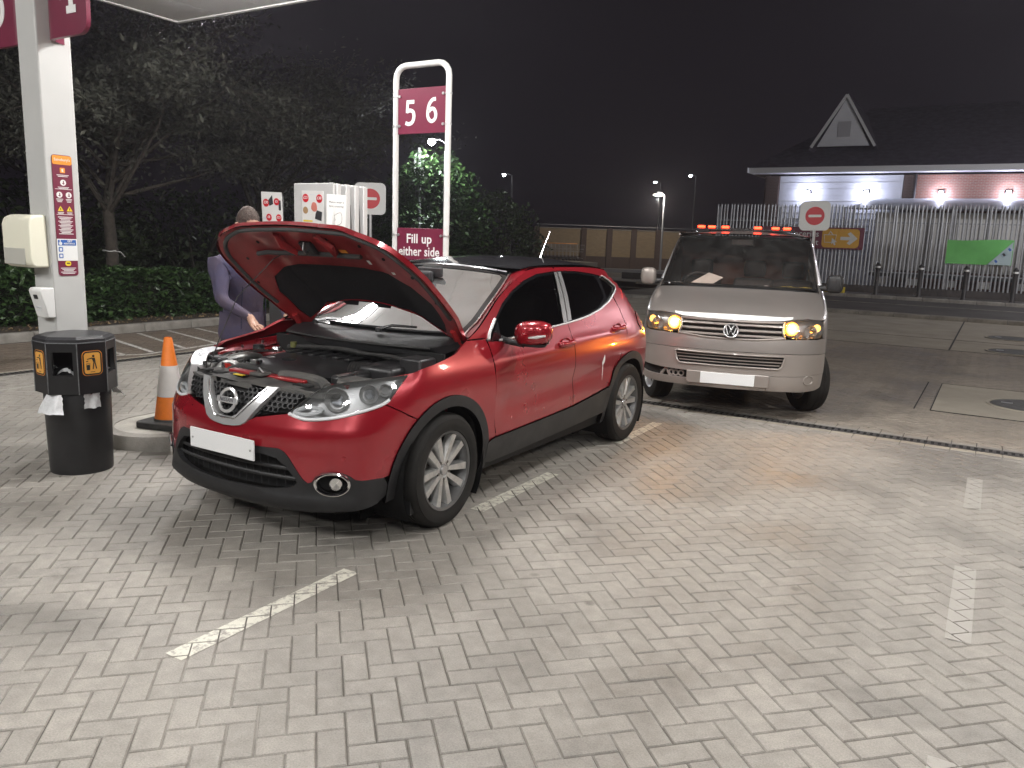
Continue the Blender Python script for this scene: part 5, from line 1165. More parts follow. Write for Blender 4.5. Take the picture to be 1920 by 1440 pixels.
for x, y in ((.42, -.50), (.46, -.56), (.38, -.44), (.53, -.44)): MB().cyl((x, y, .87), (x, y, .915), .012, .009, 8).build('bolt', m_satin, eb)
for k in range(16):           # small brackets and connectors among the pipes
    x, y = random.uniform(.30, .56), random.uniform(-.64, -.38); MB().box((x, y, random.uniform(.85, .91)), (random.uniform(.02, .06), random.uniform(.02, .06), .03), Matrix.Rotation(random.uniform(0, 3), 3, 'Z')).build('bracket', random.choice([m_alu, m_dusty, m_eng]), eb, bevel=.004)
for k in range(8):
    x, y = random.uniform(.2, .55), random.uniform(.38, .62); MB().box((x, y, random.uniform(.86, .92)), (random.uniform(.02, .06), random.uniform(.03, .07), .03), Matrix.Rotation(random.uniform(0, 3), 3, 'Z')).build('connector', random.choice([m_dusty, m_eng, m_redprime]), eb, bevel=.004)
# scuttle and wipers
def scut(P):
    P = np.asarray(P, float); u, y = P[:, 0], P[:, 1]; a = np.abs(y) / .74; xb = -.335 - .07 * a ** 2.2; return np.stack([xb + u, y, 1.078 + .012 * a ** 2 - .22 * u + .02 * np.sin(u * 30) * 0 - .0 * np.maximum(0, u - .12)], 1)
so = [(-.02, -.74), (.0, -.74), (.20, -.66), (.23, -.3), (.23, .3), (.20, .66), (.0, .74), (-.02, .74)]
panel('scuttle', so, scut, m_blkpl, car, .05, lip=.05, flip=1)
MB().tube([scut([(.235, y)])[0] + (0, 0, .004) for y in np.linspace(-.62, .62, 26)], .008, 6).build('scuttle_seal', m_rub, car)
def sp2(u, y, dz): return Vector(scut([(u, y)])[0]) + Vector((0, 0, dz))
for y0, y1, k in ((-.50, .12, 0), (.10, .66, 1)):
    wp = empty('wiper', (0, 0, 0), 0, car); a0 = sp2(.06, y0, .02); wv = lambda y, v, o=.012: Vector(wscr([(y / .76, v)])[0]) + Vector((.008, 0, o))
    b0 = wv((y0 + y1) / 2, .055, .03)
    MB().lathe([(0, .03), (.02, .026), (.024, 0)], 12, Matrix.Translation(a0)).build('pivot', m_blkpl, wp)
    MB().tube([a0 + Vector((0, 0, .02)), a0.lerp(b0, .35) + Vector((0, 0, .03)), b0], [.012, .010, .007], 6).build('arm', m_satin if k == 0 else m_gloss, wp)
    MB().tube([wv(y, .03 + .03 * abs(y - y0)) for y in np.linspace(y0 + .02, y1 + .02, 12)], .008, 6).build('blade', m_blkpl, wp)
# --- cabin
cb = empty('cabin', (0, 0, 0), 0, car)
def dash(u, v): y = (u - .5) * 1.44; x = -.40 - .42 * v - .08 * (abs(y) / .72) ** 2; return (x, y, 1.062 + .05 * (abs(y) / .72) ** 2 - .05 * v ** 2 + .05 * math.exp(-((y + .36) / .16) ** 2) * v)
MB().grid(dash, 24, 10).build('dashboard', m_beige, cb, smooth=60)
MB().box((-.88, 0, .86), (.12, 1.40, .26)).build('dash_fascia', m_int, cb, bevel=.03); MB().box((-1.5, 0, .42), (2.2, 1.4, .05)).build('carpet', m_int, cb)
sw_ = Matrix.Translation((-.86, -.37, 1.02)) @ Matrix.Rotation(R(-65), 4, 'Y')
MB().tube([sw_ @ Vector((.185 * math.cos(R(a)), .185 * math.sin(R(a)), 0)) for a in range(0, 360, 12)], .016, 8, True).build('steering_wheel', m_int, cb); MB().box((0, 0, -.02), (.30, .08, .04)).build('steering_wheel', m_int, cb, bevel=.015, mw=sw_)
def seat(x, y, mt, w_=.5):
    MB().box((x + .05, y, .62), (.5, w_, .18), Matrix.Rotation(R(-6), 3, 'Y')).build('seat_base', mt, cb, bevel=.05, seg=3); MB().box((x - .30, y, .98), (.15, w_ - .02, .66), Matrix.Rotation(R(-16), 3, 'Y')).build('seat_back', mt, cb, bevel=.05, seg=3)
    for q in ([0] if w_ < .8 else [-.4, .4]): MB().box((x - .42, y + q, 1.40), (.09, .26, .19), Matrix.Rotation(R(-12), 3, 'Y')).build('headrest', mt, cb, bevel=.04, seg=3)
seat(-1.15, .37, m_int); seat(-1.15, -.37, m_int); seat(-2.05, 0, m_int, 1.25)
MB().box((-.95, 0, 1.46), (.03, .22, .07)).build('rear_view_mirror', m_int, cb, bevel=.012); MB().box((-.9, 0, 1.43), (.05, .12, .08)).build('rear_view_mirror', m_int, cb, bevel=.02)
MB().grid(lambda u, v: Vector(roof([((u - .5) * 1.7, v)])[0]) - Vector((0, 0, .05)), 14, 12).build('headlining', m_intg, cb)
# bird dropping on the rear door
bd = MB(); bd.add([(x, float(sideY(x, z)) + float(crease(np.array([x]), np.array([z]))[0]) + .003, z) for x, z in smoothpoly([(-2.085, .745), (-2.105, .77), (-2.10, .80), (-2.085, .83), (-2.07, .80), (-2.06, .765)], 3, True)], [tuple(range(18))]); bd.add([(x, float(sideY(x, z)) + float(crease(np.array([x]), np.array([z]))[0]) + .003, z) for x, z in ((-2.078, .75), (-2.088, .75), (-2.090, .62), (-2.086, .62))], [(0, 1, 2, 3)])
bd.build('bird_dropping', m_wtxt, car, smooth=0)
# ================================================================ SILVER VAN (local: x forward from the number plate, y left)
def van_grid():
    zs = [.20, .35, .50, .65, .80, .92, 1.00, 1.06, 1.12, 1.20, 1.28, 1.40, 1.55, 1.70, 1.80, 1.86, 1.91]
    w_ = [.895, .930, .945, .951, .952, .951, .949, .945, .940, .930, .915, .888, .850, .812, .783, .752, .68]
    xf = [-.05, .0, .0, -.005, -.015, -.04, -.08, -.15, -.27, -.50, -.76, -.90, -1.06, -1.22, -1.34, -1.44, -1.62]
    G = []
    for W, F in zip(w_, xf):
        G.append([(F, 0), (F - .012, W * .26), (F - .04, W * .5), (F - .085, W * .68), (F - .16, W * .82), (F - .28, W * .925), (F - .45, W * .975), (F - .7, W * .995), (F * .7 - 1.2, W), (F * .4 - 1.8, W), (-2.4, W), (-3.0, W), (-3.6, W), (-4.2, W), (-4.7, W), (-4.86, W - .1), (-4.89, 0)])
    return np.array(zs), np.array(G)
VG = van_grid()
_vt = np.linspace(0, 16, 641); _q = grid_eval(VG, _vt, np.full(641, .8)); _va = np.r_[0, np.cumsum(np.linalg.norm(np.diff(_q, axis=0), axis=1))]
def v2a(t): return math.copysign(float(np.interp(abs(t), _vt, _va)), t)
def vw(P): P = np.asarray(P, float); t = np.sign(P[:, 0]) * np.interp(np.abs(P[:, 0]), _va, _vt); return grid_eval(VG, t, P[:, 1])
def VZ(L): return [(v2a(t), z) for t, z in L]
def sym(L): return L + [(-a, z) for a, z in L[::-1] if abs(a) > 1e-6]
def vx2a(x, z): q = grid_eval(VG, _vt[100:], np.full(541, z)); return (v2a(float(np.interp(-x, -q[:, 0], _vt[100:]))), z)
m_silver = M('van_silver', (.33, .30, .28), .34, .5, coat=.8, var=.05, vscale=2)
m_vgrey = M('van_bumper', (.31, .275, .25), .38, .35, coat=.3, var=.05, vscale=3)
m_amber = M('indicator_glow', (.9, .5, .1), .4, emis=(1, .40, .03), estr=26); m_bulb = M('indicator_bulb', (.9, .5, .1), .4, emis=(1, .42, .05), estr=3800); m_halo = M('indicator_bowl', (.8, .4, .1), .4, emis=(1, .30, .015), estr=2.2); m_ambl = M('amber_lens', (.8, .35, .05), .3, emis=(1, .45, .08), estr=5); m_rglow = M('roof_beacon_glow', (.8, .1, .03), .4, emis=(1, .035, .012), estr=9)
van = empty('silver_van', (-2.182, 7.816, 0), R(283.68)); tag(van, 'silver grey van facing us with lit amber indicators and roof light bar', 'van')
# bonnet
bn_ = sym(VZ([(0, .998), (1, 1.002), (2.1, 1.012), (2.6, 1.030), (3.51, 1.042), (4.7, 1.028), (5.2, 1.03), (5.4, 1.10), (5.2, 1.20), (5.0, 1.262), (4.0, 1.272), (2.5, 1.280), (1.2, 1.284), (0, 1.286)]))
panel('bonnet', bn_, vw, m_silver, van, .06, lip=.02)
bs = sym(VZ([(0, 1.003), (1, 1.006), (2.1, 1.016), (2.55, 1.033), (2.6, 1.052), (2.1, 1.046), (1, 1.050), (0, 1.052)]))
panel('bonnet_edge_strip', bs, vw, M('painted_glare', (.86, .86, .84), .35), van, .05, lip=.004, off=.004)  # white band painted in for overexposed glare on the bonnet lip
# scuttle, windscreen
panel('scuttle', sym(VZ([(0, 1.286), (2.5, 1.282), (5.0, 1.266), (4.95, 1.31), (2.5, 1.318), (0, 1.322)])), vw, m_blkpl, van, .06, lip=.01, off=-.006)
wso = VZ([(0, 1.30), (2.5, 1.298), (4.88, 1.285), (4.92, 1.40), (5.0, 1.50), (5.15, 1.62), (5.35, 1.73), (5.55, 1.81), (4.6, 1.836), (2.5, 1.846), (0, 1.850)])
panel('windscreen', sym(wso), vw, glass('van_screen', (.86, .77, .72), 1.5, .012, .05), van, .08, lip=0)
wsi = VZ([(0, 1.325), (2.5, 1.323), (4.7, 1.31), (4.76, 1.42), (4.84, 1.52), (5.0, 1.62), (5.18, 1.72), (5.30, 1.79), (4.5, 1.812), (2.5, 1.82), (0, 1.823)])
panel('windscreen_border', sym(wso), vw, m_gloss, van, .07, holes=[sym(wsi)], lip=0, off=-.004)
# body shell: pillars, sides, roof
def roofv(P):
    P = np.asarray(P, float); u, v = P[:, 0], np.clip(P[:, 1], 0, 1); a = np.abs(u); x0 = -1.39 - .33 * a ** 2.4; x = x0 + (-4.86 - x0) * v; wv_ = .752; ze = 1.852 + .02 * np.minimum(v * 6, 1); zc = 1.862 + .105 * (1 - np.exp(-v * 9)); return np.stack([x, u * (wv_ + .02 * np.minimum(v * 5, 1)), zc + (ze - zc) * a ** 2.2], 1)
panel('roof', [(-1, 0), (-1, 1), (1, 1), (1, 0)], roofv, m_silver, van, .06, lip=.01, flip=-1)
apil = VZ([(4.93, 1.29), (5.05, 1.40), (5.12, 1.50), (5.28, 1.62), (5.48, 1.73), (5.7, 1.82), (5.75, 1.856), (7.2, 1.87)]) + [vx2a(-2.4, 1.87), vx2a(-4.8, 1.87), vx2a(-4.8, .30), vx2a(-4.28, .30)] + [vx2a(-3.9 + .42 * math.cos(R(a)), .335 + .42 * math.sin(R(a))) for a in range(176, 0, -12)][::-1][::-1][::-1] 
vs_ = VZ([(4.95, 1.285), (5.06, 1.40), (5.16, 1.50), (5.32, 1.62), (5.52, 1.73), (5.72, 1.815), (6.0, 1.86)]) + [vx2a(-2.6, 1.868), vx2a(-4.8, 1.868), vx2a(-4.8, .32), vx2a(-4.33, .32)] + [vx2a(-3.9 + .42 * math.cos(R(a)), .335 + .42 * math.sin(R(a))) for a in range(180, 0, -12)] + [vx2a(-3.48, .32), vx2a(-1.34, .32)] + [vx2a(-.9 + .42 * math.cos(R(a)), .335 + .42 * math.sin(R(a))) for a in range(180, 46, -10)] + VZ([(5.42, .70), (5.35, .835), (5.12, .92), (4.98, 1.01), (5.25, 1.025), (5.45, 1.10), (5.25, 1.20), (5.05, 1.262)])
swin = [vx2a(-1.42, 1.30), vx2a(-1.62, 1.50), vx2a(-1.92, 1.72), vx2a(-2.3, 1.76), vx2a(-2.32, 1.24), vx2a(-1.6, 1.22)]
me = panel('side_panel', vs_, vw, m_silver, None, .10, lip=.02, holes=[swin], build=False); both('side_panel', me, m_silver, van)
me = panel('side_window', swin, vw, m_privacy, None, .12, lip=.004, off=-.006, build=False); both('side_window', me, m_privacy, van)
panel('rear_panel', [(v2a(15.2), .3), (v2a(15.2), 1.85), (v2a(15.99), 1.85), (v2a(15.99), .3)], vw, m_silver, van, .2, lip=.01); MB().box((-4.86, 0, 1.08), (.04, 1.6, 1.5)).build('tailgate', m_silver, van)
# bumper in two tones with lower grille
bu = sym(VZ([(0, .812), (1.04, .820), (2.3, .836), (2.6, .838), (3.4, .842), (4.4, .842), (4.75, .85), (5.35, .83), (5.40, .705), (5.14, .702), (2.38, .699), (0, .695)]))
panel('upper_bumper', bu, vw, m_silver, van, .05, lip=.02, off=.008)
lg = VZ([(0, .668), (1.11, .668), (2.24, .672), (2.30, .66), (2.18, .572), (2.05, .545), (1.14, .545), (0, .545)]); lgs = sym(lg)
b2_ = sym(VZ([(0, .690), (2.38, .694), (5.14, .697), (5.38, .698), (5.55, .62), (5.6, .50), (4.7, .497), (3.0, .478), (1.55, .470), (0, .468)]))
panel('middle_bumper', b2_, vw, m_vgrey, van, .05, lip=.02, off=.012, holes=[lgs])
panel('lower_grille_recess', [(a * 1.02, z) for a, z in lgs], lambda P: vw(P) - (.05, 0, 0), m_black, van, .1, lip=0)
lgt = MB().tube([Vector(vw([p])[0]) + Vector((.016, 0, 0)) for p in subdiv(lgs, .05)], .010, 6, True).build('lower_grille_frame', m_vgrey, van)
for z in (.578, .608, .640): MB().grid(lambda u, v, z=z: Vector(vw([((u - .5) * 2 * (.53 - (.64 - z) * .6), z + (v - .5) * .010)])[0]) + Vector((.004, 0, 0)), 24, 1).build('grille_bar', m_vgrey, van)
# lower valance: left half clean, right half with a missing cover showing the beam
lvL = VZ([(-1.55, .466), (0, .464), (1.55, .466), (3.0, .474), (4.7, .493), (5.6, .496), (5.62, .36), (4.7, .335), (3.68, .325), (1.56, .322), (0, .320), (-1.55, .322)])
panel('lower_valance', lvL, vw, m_vgrey, van, .05, lip=.03, off=.010)
lvR = VZ([(-1.56, .392), (-3.0, .396), (-4.7, .402), (-5.6, .41), (-5.62, .36), (-4.7, .335), (-3.68, .325), (-1.56, .322)])
panel('lower_valance', lvR, vw, m_vgrey, van, .05, lip=.03, off=.010)
panel('open_cover_recess', VZ([(-1.56, .468), (-3.0, .474), (-4.7, .493), (-5.5, .495), (-5.5, .40), (-1.56, .392)]), lambda P: vw(P) - (.05, 0, 0), m_black, van, .08, lip=0)
for t_, z in ((-1.95, .43), (-2.25, .428), (-2.5, .43)): c = Vector(vw([(v2a(t_), z)])[0]) - Vector((.03, 0, 0)); MB().lathe([(.018, .02), (.03, .022), (.034, 0)], 16, Matrix.Translation(c) @ Matrix.Rotation(R(90), 4, 'Y')).build('tow_hook_mount', m_vgrey, van)
MB().tube([Vector(vw([(v2a(-3.2), .40)])[0]) - Vector((.02, 0, 0)), Vector(vw([(v2a(-2.85), .47)])[0]) - Vector((.03, 0, 0)), Vector(vw([(v2a(-2.6), .40)])[0]) - Vector((.02, 0, 0))], .018, 8).build('bracket', m_vgrey, van)
MB().tube([Vector(vw([(v2a(3.97) + .06 * math.cos(R(a)), .441 + .045 * math.sin(R(a)))])[0]) + Vector((.012, .006, 0)) for a in range(0, 360, 15)], .006, 6, True).build('fog_light_ring', m_vgrey, van)
for t_ in (1.58,): MB().tube([Vector(vw([(v2a(t_), z)])[0]) + Vector((.011, 0, 0)) for z in np.linspace(.325, .465, 5)], .003, 5).build('panel_gap', m_black, van)
MB().box((.014, 0, .415), (.012, .525, .114)).build('number_plate', m_plate, van, bevel=.004); MB().box((.004, 0, .415), (.02, .80, .125)).build('plate_plinth', m_vgrey, van, bevel=.006)
# upper grille with badge
ug = VZ([(0, .994), (.98, .992), (2.12, .998), (2.08, .92), (2.2, .846), (1.04, .822), (0, .816)]); ugs = sym(ug)
vg = panel('upper_grille', ugs, lambda P: vw(P) - (.04, 0, 0), m_black, van, .08, lip=0)
for z in (.853, .905, .958): MB().grid(lambda u, v, z=z: Vector(vw([((u - .5) * 2 * .515, z + (v - .5) * .026)])[0]) + Vector((.004 - .03 * abs(v - .5), 0, 0)), 24, 3).build('grille_bar', m_vgrey, vg)
MB().tube([Vector(vw([p])[0]) + Vector((.006, 0, 0)) for p in subdiv(ugs, .06)], .012, 6, True).build('grille_frame', m_vgrey, vg)
bd_ = empty('badge', tuple(vw([(.0001, .902)])[0] + (.035, 0, 0)), 0, vg); bt = frame((0, 0, 0), (0, 1, 0), (-.2, 0, 1)).to_3x3().to_4x4()
MB().lathe([(0, -.012), (.062, -.012), (.064, .004)], 36, bt).build('badge_back', m_gloss, bd_); MB().lathe([(.060, -.008), (.062, .008), (.070, .011), (.076, .006), (.077, -.01)], 44, bt).build('badge_ring', MATS['badge_silver'], bd_)
lw = MB()
for pts in ([(-.026, .050), (0, .008), (.026, .050)], [(-.050, .030), (-.026, -.046), (0, .0), (.026, -.046), (.050, .030)]): lw.tube([bt @ Vector((x, y, .003)) for x, y in pts], .0075, 6)
tag(lw.build('badge_letters', MATS['badge_silver'], bd_), kind='stuff')
# headlights
for s in (1, -1):
    hl = empty('headlight', (0, 0, 0), 0, van); P = [(s * a, z) for a, z in VZ([(2.20, .998), (2.6, 1.018), (3.51, 1.032), (4.7, 1.016), (4.95, .99), (4.95, .918), (4.60, .858), (3.4, .852), (2.62, .850), (2.30, .868), (2.16, .92)])]
    panel('lens', P, vw, m_lens, hl, .05, lip=0, off=.004)
    panel('housing', P, lambda Q, s=s: vw(Q) - np.array([.75, s * .5, 0]) * .09, MATS['lamp_grey'], hl, .06, lip=0)
    rim = [Vector(vw([p])[0]) for p in subdiv(P, .05)]; k = len(rim); MB().add(rim + [v - Vector((.75, s * .5, 0)) * .09 for v in rim], [(i, (i + 1) % k, k + (i + 1) % k, k + i) for i in range(k)]).build('bezel', m_satin, hl)
    tq = Vector((.93, s * .33, .02)).to_track_quat('Z', 'Y').to_matrix().to_4x4()
    for t_, z, r_, mt in ((2.70, .940, .056, m_amber), (3.95, .915, .062, m_chrome), (3.15, .885, .034, m_chrome), (4.5, .95, .035, m_ambl)):
        c = Vector(vw([(s * v2a(t_), z)])[0]) - Vector((.75, s * .5, 0)) * .05
        MB().lathe([(r_ * .25, -.05), (r_ * .7, -.03), (r_, .0), (r_ * 1.08, .012)], 24, Matrix.Translation(c) @ tq).build('reflector', m_chrome, hl)
        if mt in (m_amber, m_ambl): MB().lathe([(0, .016), (r_ * .75, .008), (r_ * .95, -.006)], 20, Matrix.Translation(c) @ tq).build('indicator', mt, hl)
        if mt is m_amber: MB().lathe([(.05, -.012), (.068, -.002), (.072, -.02)], 24, Matrix.Translation(c) @ tq).build('indicator_bowl', m_halo, hl)
        if mt is m_amber: MB().lathe([(0, .012), (.010, .008), (.014, 0), (.010, -.008), (0, -.012)], 14, Matrix.Translation(c + Vector((.025, s * .01, 0))) @ tq).build('bulb', m_bulb, hl)
# mirrors
for s in (1, -1):
    mr_ = empty('door_mirror', (0, 0, 0), 0, van); c = Vector((-1.10, s * 1.0, 1.365))
    def F(u, v, c=c, s=s):
        th = 2 * math.pi * u; ph = math.pi * (v - .5); sgp = lambda a, k: math.copysign(abs(a) ** k, a); r = abs(math.cos(ph)) ** .5
        return c + Vector((.06 * sgp(math.cos(th), .7) * r, s * .088 * sgp(math.sin(th), .6) * r, .098 * sgp(math.sin(ph), .75)))
    MB().grid(F, 20, 12).build('shell', m_vgrey if s < 0 else m_blkpl, mr_, smooth=70); MB().tube([(-1.16, s * .84, 1.31), (-1.13, s * .90, 1.315), c + Vector((0, -s * .03, -.05))], [.035, .032, .03], 8).build('arm', m_blkpl, mr_); MB().box(c + Vector((-.055, 0, 0)), (.006, .13, .14)).build('mirror_glass', m_chrome, mr_, bevel=.002)
# roof light bar: six lit red units on a black bar
lbar = empty('light_bar', (-1.66, 0, 1.93), 0, van); MB().box((0, 0, -.012), (.06, 1.12, .02)).build('bar', m_blkpl, lbar, bevel=.006)
for y in (-.49, -.37, -.215, .15, .345, .47): MB().box((.02, y, .018), (.05, .085, .028)).build('beacon', m_rglow, lbar, bevel=.010); MB().box((-.005, y, .018), (.03, .1, .036)).build('beacon_housing', m_blkpl, lbar, bevel=.006)
for y in (-.4, .4): MB().cyl((0, y, -.06), (0, y, -.01), .015, n=8).build('mount', m_blkpl, lbar)
# wheels, front pair turned
m_steel = M('steel_wheel', (.42, .42, .42), .4, .6)
def vwheel(x, s, steer):
    w_ = empty('wheel', (x, s * .80, .335), 0, van); w_.rotation_euler = (0, 0, steer)
    if s < 0: w_.scale = (1, -1, 1)
    RX = Matrix.Rotation(R(-90), 4, 'X')
    MB().lathe([(.21, -.10), (.25, -.11), (.30, -.108), (.325, -.09), (.335, -.06), (.335, -.02), (.33, -.018), (.33, -.008), (.335, -.006), (.335, .03), (.33, .032), (.33, .042), (.335, .044), (.334, .07), (.322, .098), (.30, .108), (.26, .112), (.225, .104), (.21, .08)], 56, RX).build('tyre', m_tyre, w_, smooth=28)
    MB().lathe([(.215, -.09), (.20, .0), (.195, .04), (.205, .085), (.222, .100), (.226, .096)], 48, RX).build('rim', m_steel, w_)
    MB().lathe([(0, .055), (.05, .058), (.06, .04), (.10, .035), (.13, .055), (.165, .05), (.19, .02)], 40, RX).build('wheel_face', m_steel, w_)
    for k in range(10): a = R(36 * k); MB().lathe([(0, .0), (.017, .002)], 10, Matrix.Translation((.155 * math.cos(a), .0535, .155 * math.sin(a))) @ RX).build('vent_hole', m_black, w_)
    for k in range(5): a = R(72 * k); MB().cyl((.055 * math.cos(a), .04, .055 * math.sin(a)), (.055 * math.cos(a), .065, .055 * math.sin(a)), .011, n=6).build('wheel_nut', m_disc, w_)
for s in (1, -1): vwheel(-.92, s, R(24)); vwheel(-3.9, s, 0)
MB().box((-2.5, 0, .42), (4.6, 1.50, .2)).build('chassis', m_black, van); MB().box((-.5, 0, .62), (.7, 1.2, .5)).build('engine_block', m_black, van)
for s in (1, -1):
    for x in (-.92, -3.9): MB().box((x, s * .55, .55), (.9, .02, .5)).build('wheel_well', MATS['liner'], van)
# cab
vc = empty('cab', (0, 0, 0), 0, van)
MB().grid(lambda u, v: (-.80 - .55 * v - .12 * abs(u - .5) ** 2 * 4, (u - .5) * 1.62, 1.285 - .05 * v + .015 * math.sin(u * 9)), 20, 8).build('dashboard', m_int, vc, smooth=60); MB().box((-1.42, 0, 1.05), (.1, 1.6, .46)).build('dash_fascia', m_int, vc)
MB().box((-2.55, 0, 1.2), (.04, 1.55, 1.3)).build('bulkhead', M('cab_bulkhead', (.26, .13, .10), .8), vc)
for y in (-.48, .15, .6): MB().box((-2.05, y, 1.0), (.16, .48, .72), Matrix.Rotation(R(-14), 3, 'Y')).build('seat_back', m_int, vc, bevel=.05); MB().box((-2.16, y, 1.47), (.1, .26, .2)).build('headrest', m_int, vc, bevel=.04)
sw2 = Matrix.Translation((-1.48, -.45, 1.27)) @ Matrix.Rotation(R(-50), 4, 'Y'); MB().tube([sw2 @ Vector((.19 * math.cos(R(a)), .19 * math.sin(R(a)), 0)) for a in range(0, 360, 12)], .015, 8, True).build('steering_wheel', m_int, vc)
MB().box((-1.40, 0, 1.775), (.03, .24, .07)).build('rear_view_mirror', m_int, vc, bevel=.012)
def loose(name, label, cat, mb, mt, bevel=0): tag(mb.build(name, mt, bevel=bevel), label, cat)
vm = van.matrix_basis.copy()
vm = Matrix.Translation((-2.182, 7.816, 0)) @ Matrix.Rotation(R(283.68), 4, 'Z')
def vp(x, y, z): return vm @ Vector((x, y, z))
pp = [vp(-.965, -.52, 1.295), vp(-.985, -.22, 1.30), vp(-1.12, -.27, 1.43), vp(-1.10, -.40, 1.40)]
mb = MB().add([vp(-.93, -.55, 1.29), vp(-.93, -.30, 1.295), vp(-1.09, -.17, 1.385), vp(-1.14, -.33, 1.43)] , [(0, 1, 2, 3)]); mb.add([v + Vector((.002, .004, -.002)) for v in map(Vector, mb.v)], [(3, 2, 1, 0)]); loose('sheet_of_paper', 'white sheet of paper lying on the van dashboard', 'paper', mb, m_paper)
loose('cable', 'pale tangled cable lying along the van dashboard', 'cable', MB().tube(smoothpoly([vp(-.95, -.75, 1.30), vp(-1.0, -.6, 1.31), vp(-.94, -.1, 1.295), vp(-.96, .1, 1.31), vp(-.93, .2, 1.30), vp(-.97, .3, 1.315), vp(-.94, .33, 1.30), vp(-.98, .22, 1.31)], 6), .006, 6), m_pale)
loose('cloth_strap', 'yellow and black strap lying at the end of the van dashboard', 'strap', MB().tube(smoothpoly([vp(-.96, .40, 1.295), vp(-.98, .52, 1.31), vp(-.97, .62, 1.30), vp(-1.0, .70, 1.31), vp(-1.02, .76, 1.30)], 6), .016, 6), M('strap_yellow', (.5, .42, .04), .7, var2=(.05, .05, .02), vscale=30))
# ================================================================ PERSON at the far side of the engine bay
def person():
    ob_loc = Vector((-4.93, 4.13, 0))
    # joints: (x toward the car, y along +Y, z), radius pairs
    J = {'pel': (0, 0, .98, .15, .12), 'sp1': (.02, 0, 1.14, .15, .115), 'sp2': (.05, 0, 1.32, .175, .125), 'che': (.075, .0, 1.46, .165, .11), 'nek': (.10, .0, 1.57, .06, .06), 'hd0': (.115, .01, 1.66, .075, .085), 'hd1': (.12, .012, 1.76, .078, .095), 'hd2': (.105, .012, 1.835, .062, .07)}
    for s, k in ((1, 'l'), (-1, 'r')):
        J.update({'hip' + k: (0, s * .10, .93, .10, .095), 'kne' + k: (.02, s * .12, .52, .066, .066), 'ank' + k: (-.01, s * .12, .10, .042, .045), 'toe' + k: (.14, s * .14, .045, .042, .035), 'sho' + k: (.06, s * .20, 1.46, .075, .075), 'elb' + k: (.16, s * .25, 1.20, .052, .052), 'wri' + k: (.36, s * (.16 if s > 0 else .13), 1.085, .034, .03), 'pal' + k: (.43, s * .145, 1.045, .036, .022)})
        for q, (dy, ln) in enumerate(((-.030, .070), (-.010, .082), (.012, .078), (.032, .062))):
            J['fa%d' % q + k] = (.465, s * .145 + dy, 1.035, .0105, .0105); J['fb%d' % q + k] = (.465 + ln * .55, s * .145 + dy * 1.15, 1.022, .0095, .0095); J['fc%d' % q + k] = (.465 + ln, s * .145 + dy * 1.2, 1.004, .008, .008)
        J['ta' + k] = (.425, s * .145 - s * .045, 1.035, .013, .013); J['tb' + k] = (.455, s * .145 - s * .068, 1.022, .0105, .0105)
    E = [('pel', 'sp1'), ('sp1', 'sp2'), ('sp2', 'che'), ('che', 'nek'), ('nek', 'hd0'), ('hd0', 'hd1'), ('hd1', 'hd2')]
    for k in 'lr':
        E += [('pel', 'hip' + k), ('hip' + k, 'kne' + k), ('kne' + k, 'ank' + k), ('ank' + k, 'toe' + k), ('che', 'sho' + k), ('sho' + k, 'elb' + k), ('elb' + k, 'wri' + k), ('wri' + k, 'pal' + k), ('pal' + k, 'ta' + k), ('ta' + k, 'tb' + k)]
        for q in range(4): E += [('pal' + k, 'fa%d' % q + k), ('fa%d' % q + k, 'fb%d' % q + k), ('fb%d' % q + k, 'fc%d' % q + k)]
    names = list(J); ix = {n: i for i, n in enumerate(names)}
    me = bpy.data.meshes.new('person'); me.from_pydata([J[n][:3] for n in names], [(ix[a], ix[b]) for a, b in E], [])
    ob = bpy.data.objects.new('person', me); col.objects.link(ob)
    ob.modifiers.new('skin', 'SKIN'); sv = me.skin_vertices[0].data
    for n in names: sv[ix[n]].radius = (J[n][3], J[n][4])
    sv[ix['pel']].use_root = True
    ss = ob.modifiers.new('sub', 'SUBSURF'); ss.levels = 2; ss.render_levels = 2
    dg = bpy.context.evaluated_depsgraph_get(); bm_ = bpy.data.meshes.new_from_object(ob.evaluated_get(dg)); bpy.data.objects.remove(ob)
    m_skin = M('skin', (.42, .24, .17), .5); m_jack = M('blue_jacket', (.042, .042, .10), .85, var2=(.075, .055, .075), vscale=4, bump=.5, bscale=25); m_tr = M('dark_trousers', (.05, .042, .06), .85, var=.2, vscale=8); m_shoe = M('shoe_black', (.02, .02, .02), .5); m_hair = M('brown_hair', (.06, .042, .034), .8, var=.5, vscale=70, bump=1, bscale=70)
    bm_.materials.clear()
    for m in (m_skin, m_jack, m_tr, m_shoe): bm_.materials.append(m)
    for p in bm_.polygons:
        x, y, z = p.center
        p.material_index = 0 if z > 1.575 or (x > .37 and z < 1.2) else 3 if z < .085 else 2 if z < .93 else 1
    bm_.shade_smooth()
    t = empty('person', ob_loc, R(-12)); tag(t, 'person in a dark blue top leaning over the engine bay behind the raised bonnet', 'person')
    link('body', bm_, None, t)
    # jacket hem, hair, simple facial features
    MB().lathe([(.165, .90), (.17, .94), (.16, 1.02), (.155, 1.10)], 28, Matrix.Diagonal((.86, 1.12, 1, 1))).build('jacket_hem', m_jack, t)
    MB().lathe([(.052, 1.545), (.064, 1.555), (.066, 1.59), (.056, 1.60)], 24, Matrix.Translation((.095, 0, 0))).build('collar', m_jack, t)
    for yy in (-.10, .10): MB().tube([(.165, yy, .98), (.172, yy, 1.1), (.185, yy * .9, 1.3)], .004, 5).build('jacket_seam', M('seam_dark', (.02, .02, .05), .8), t)
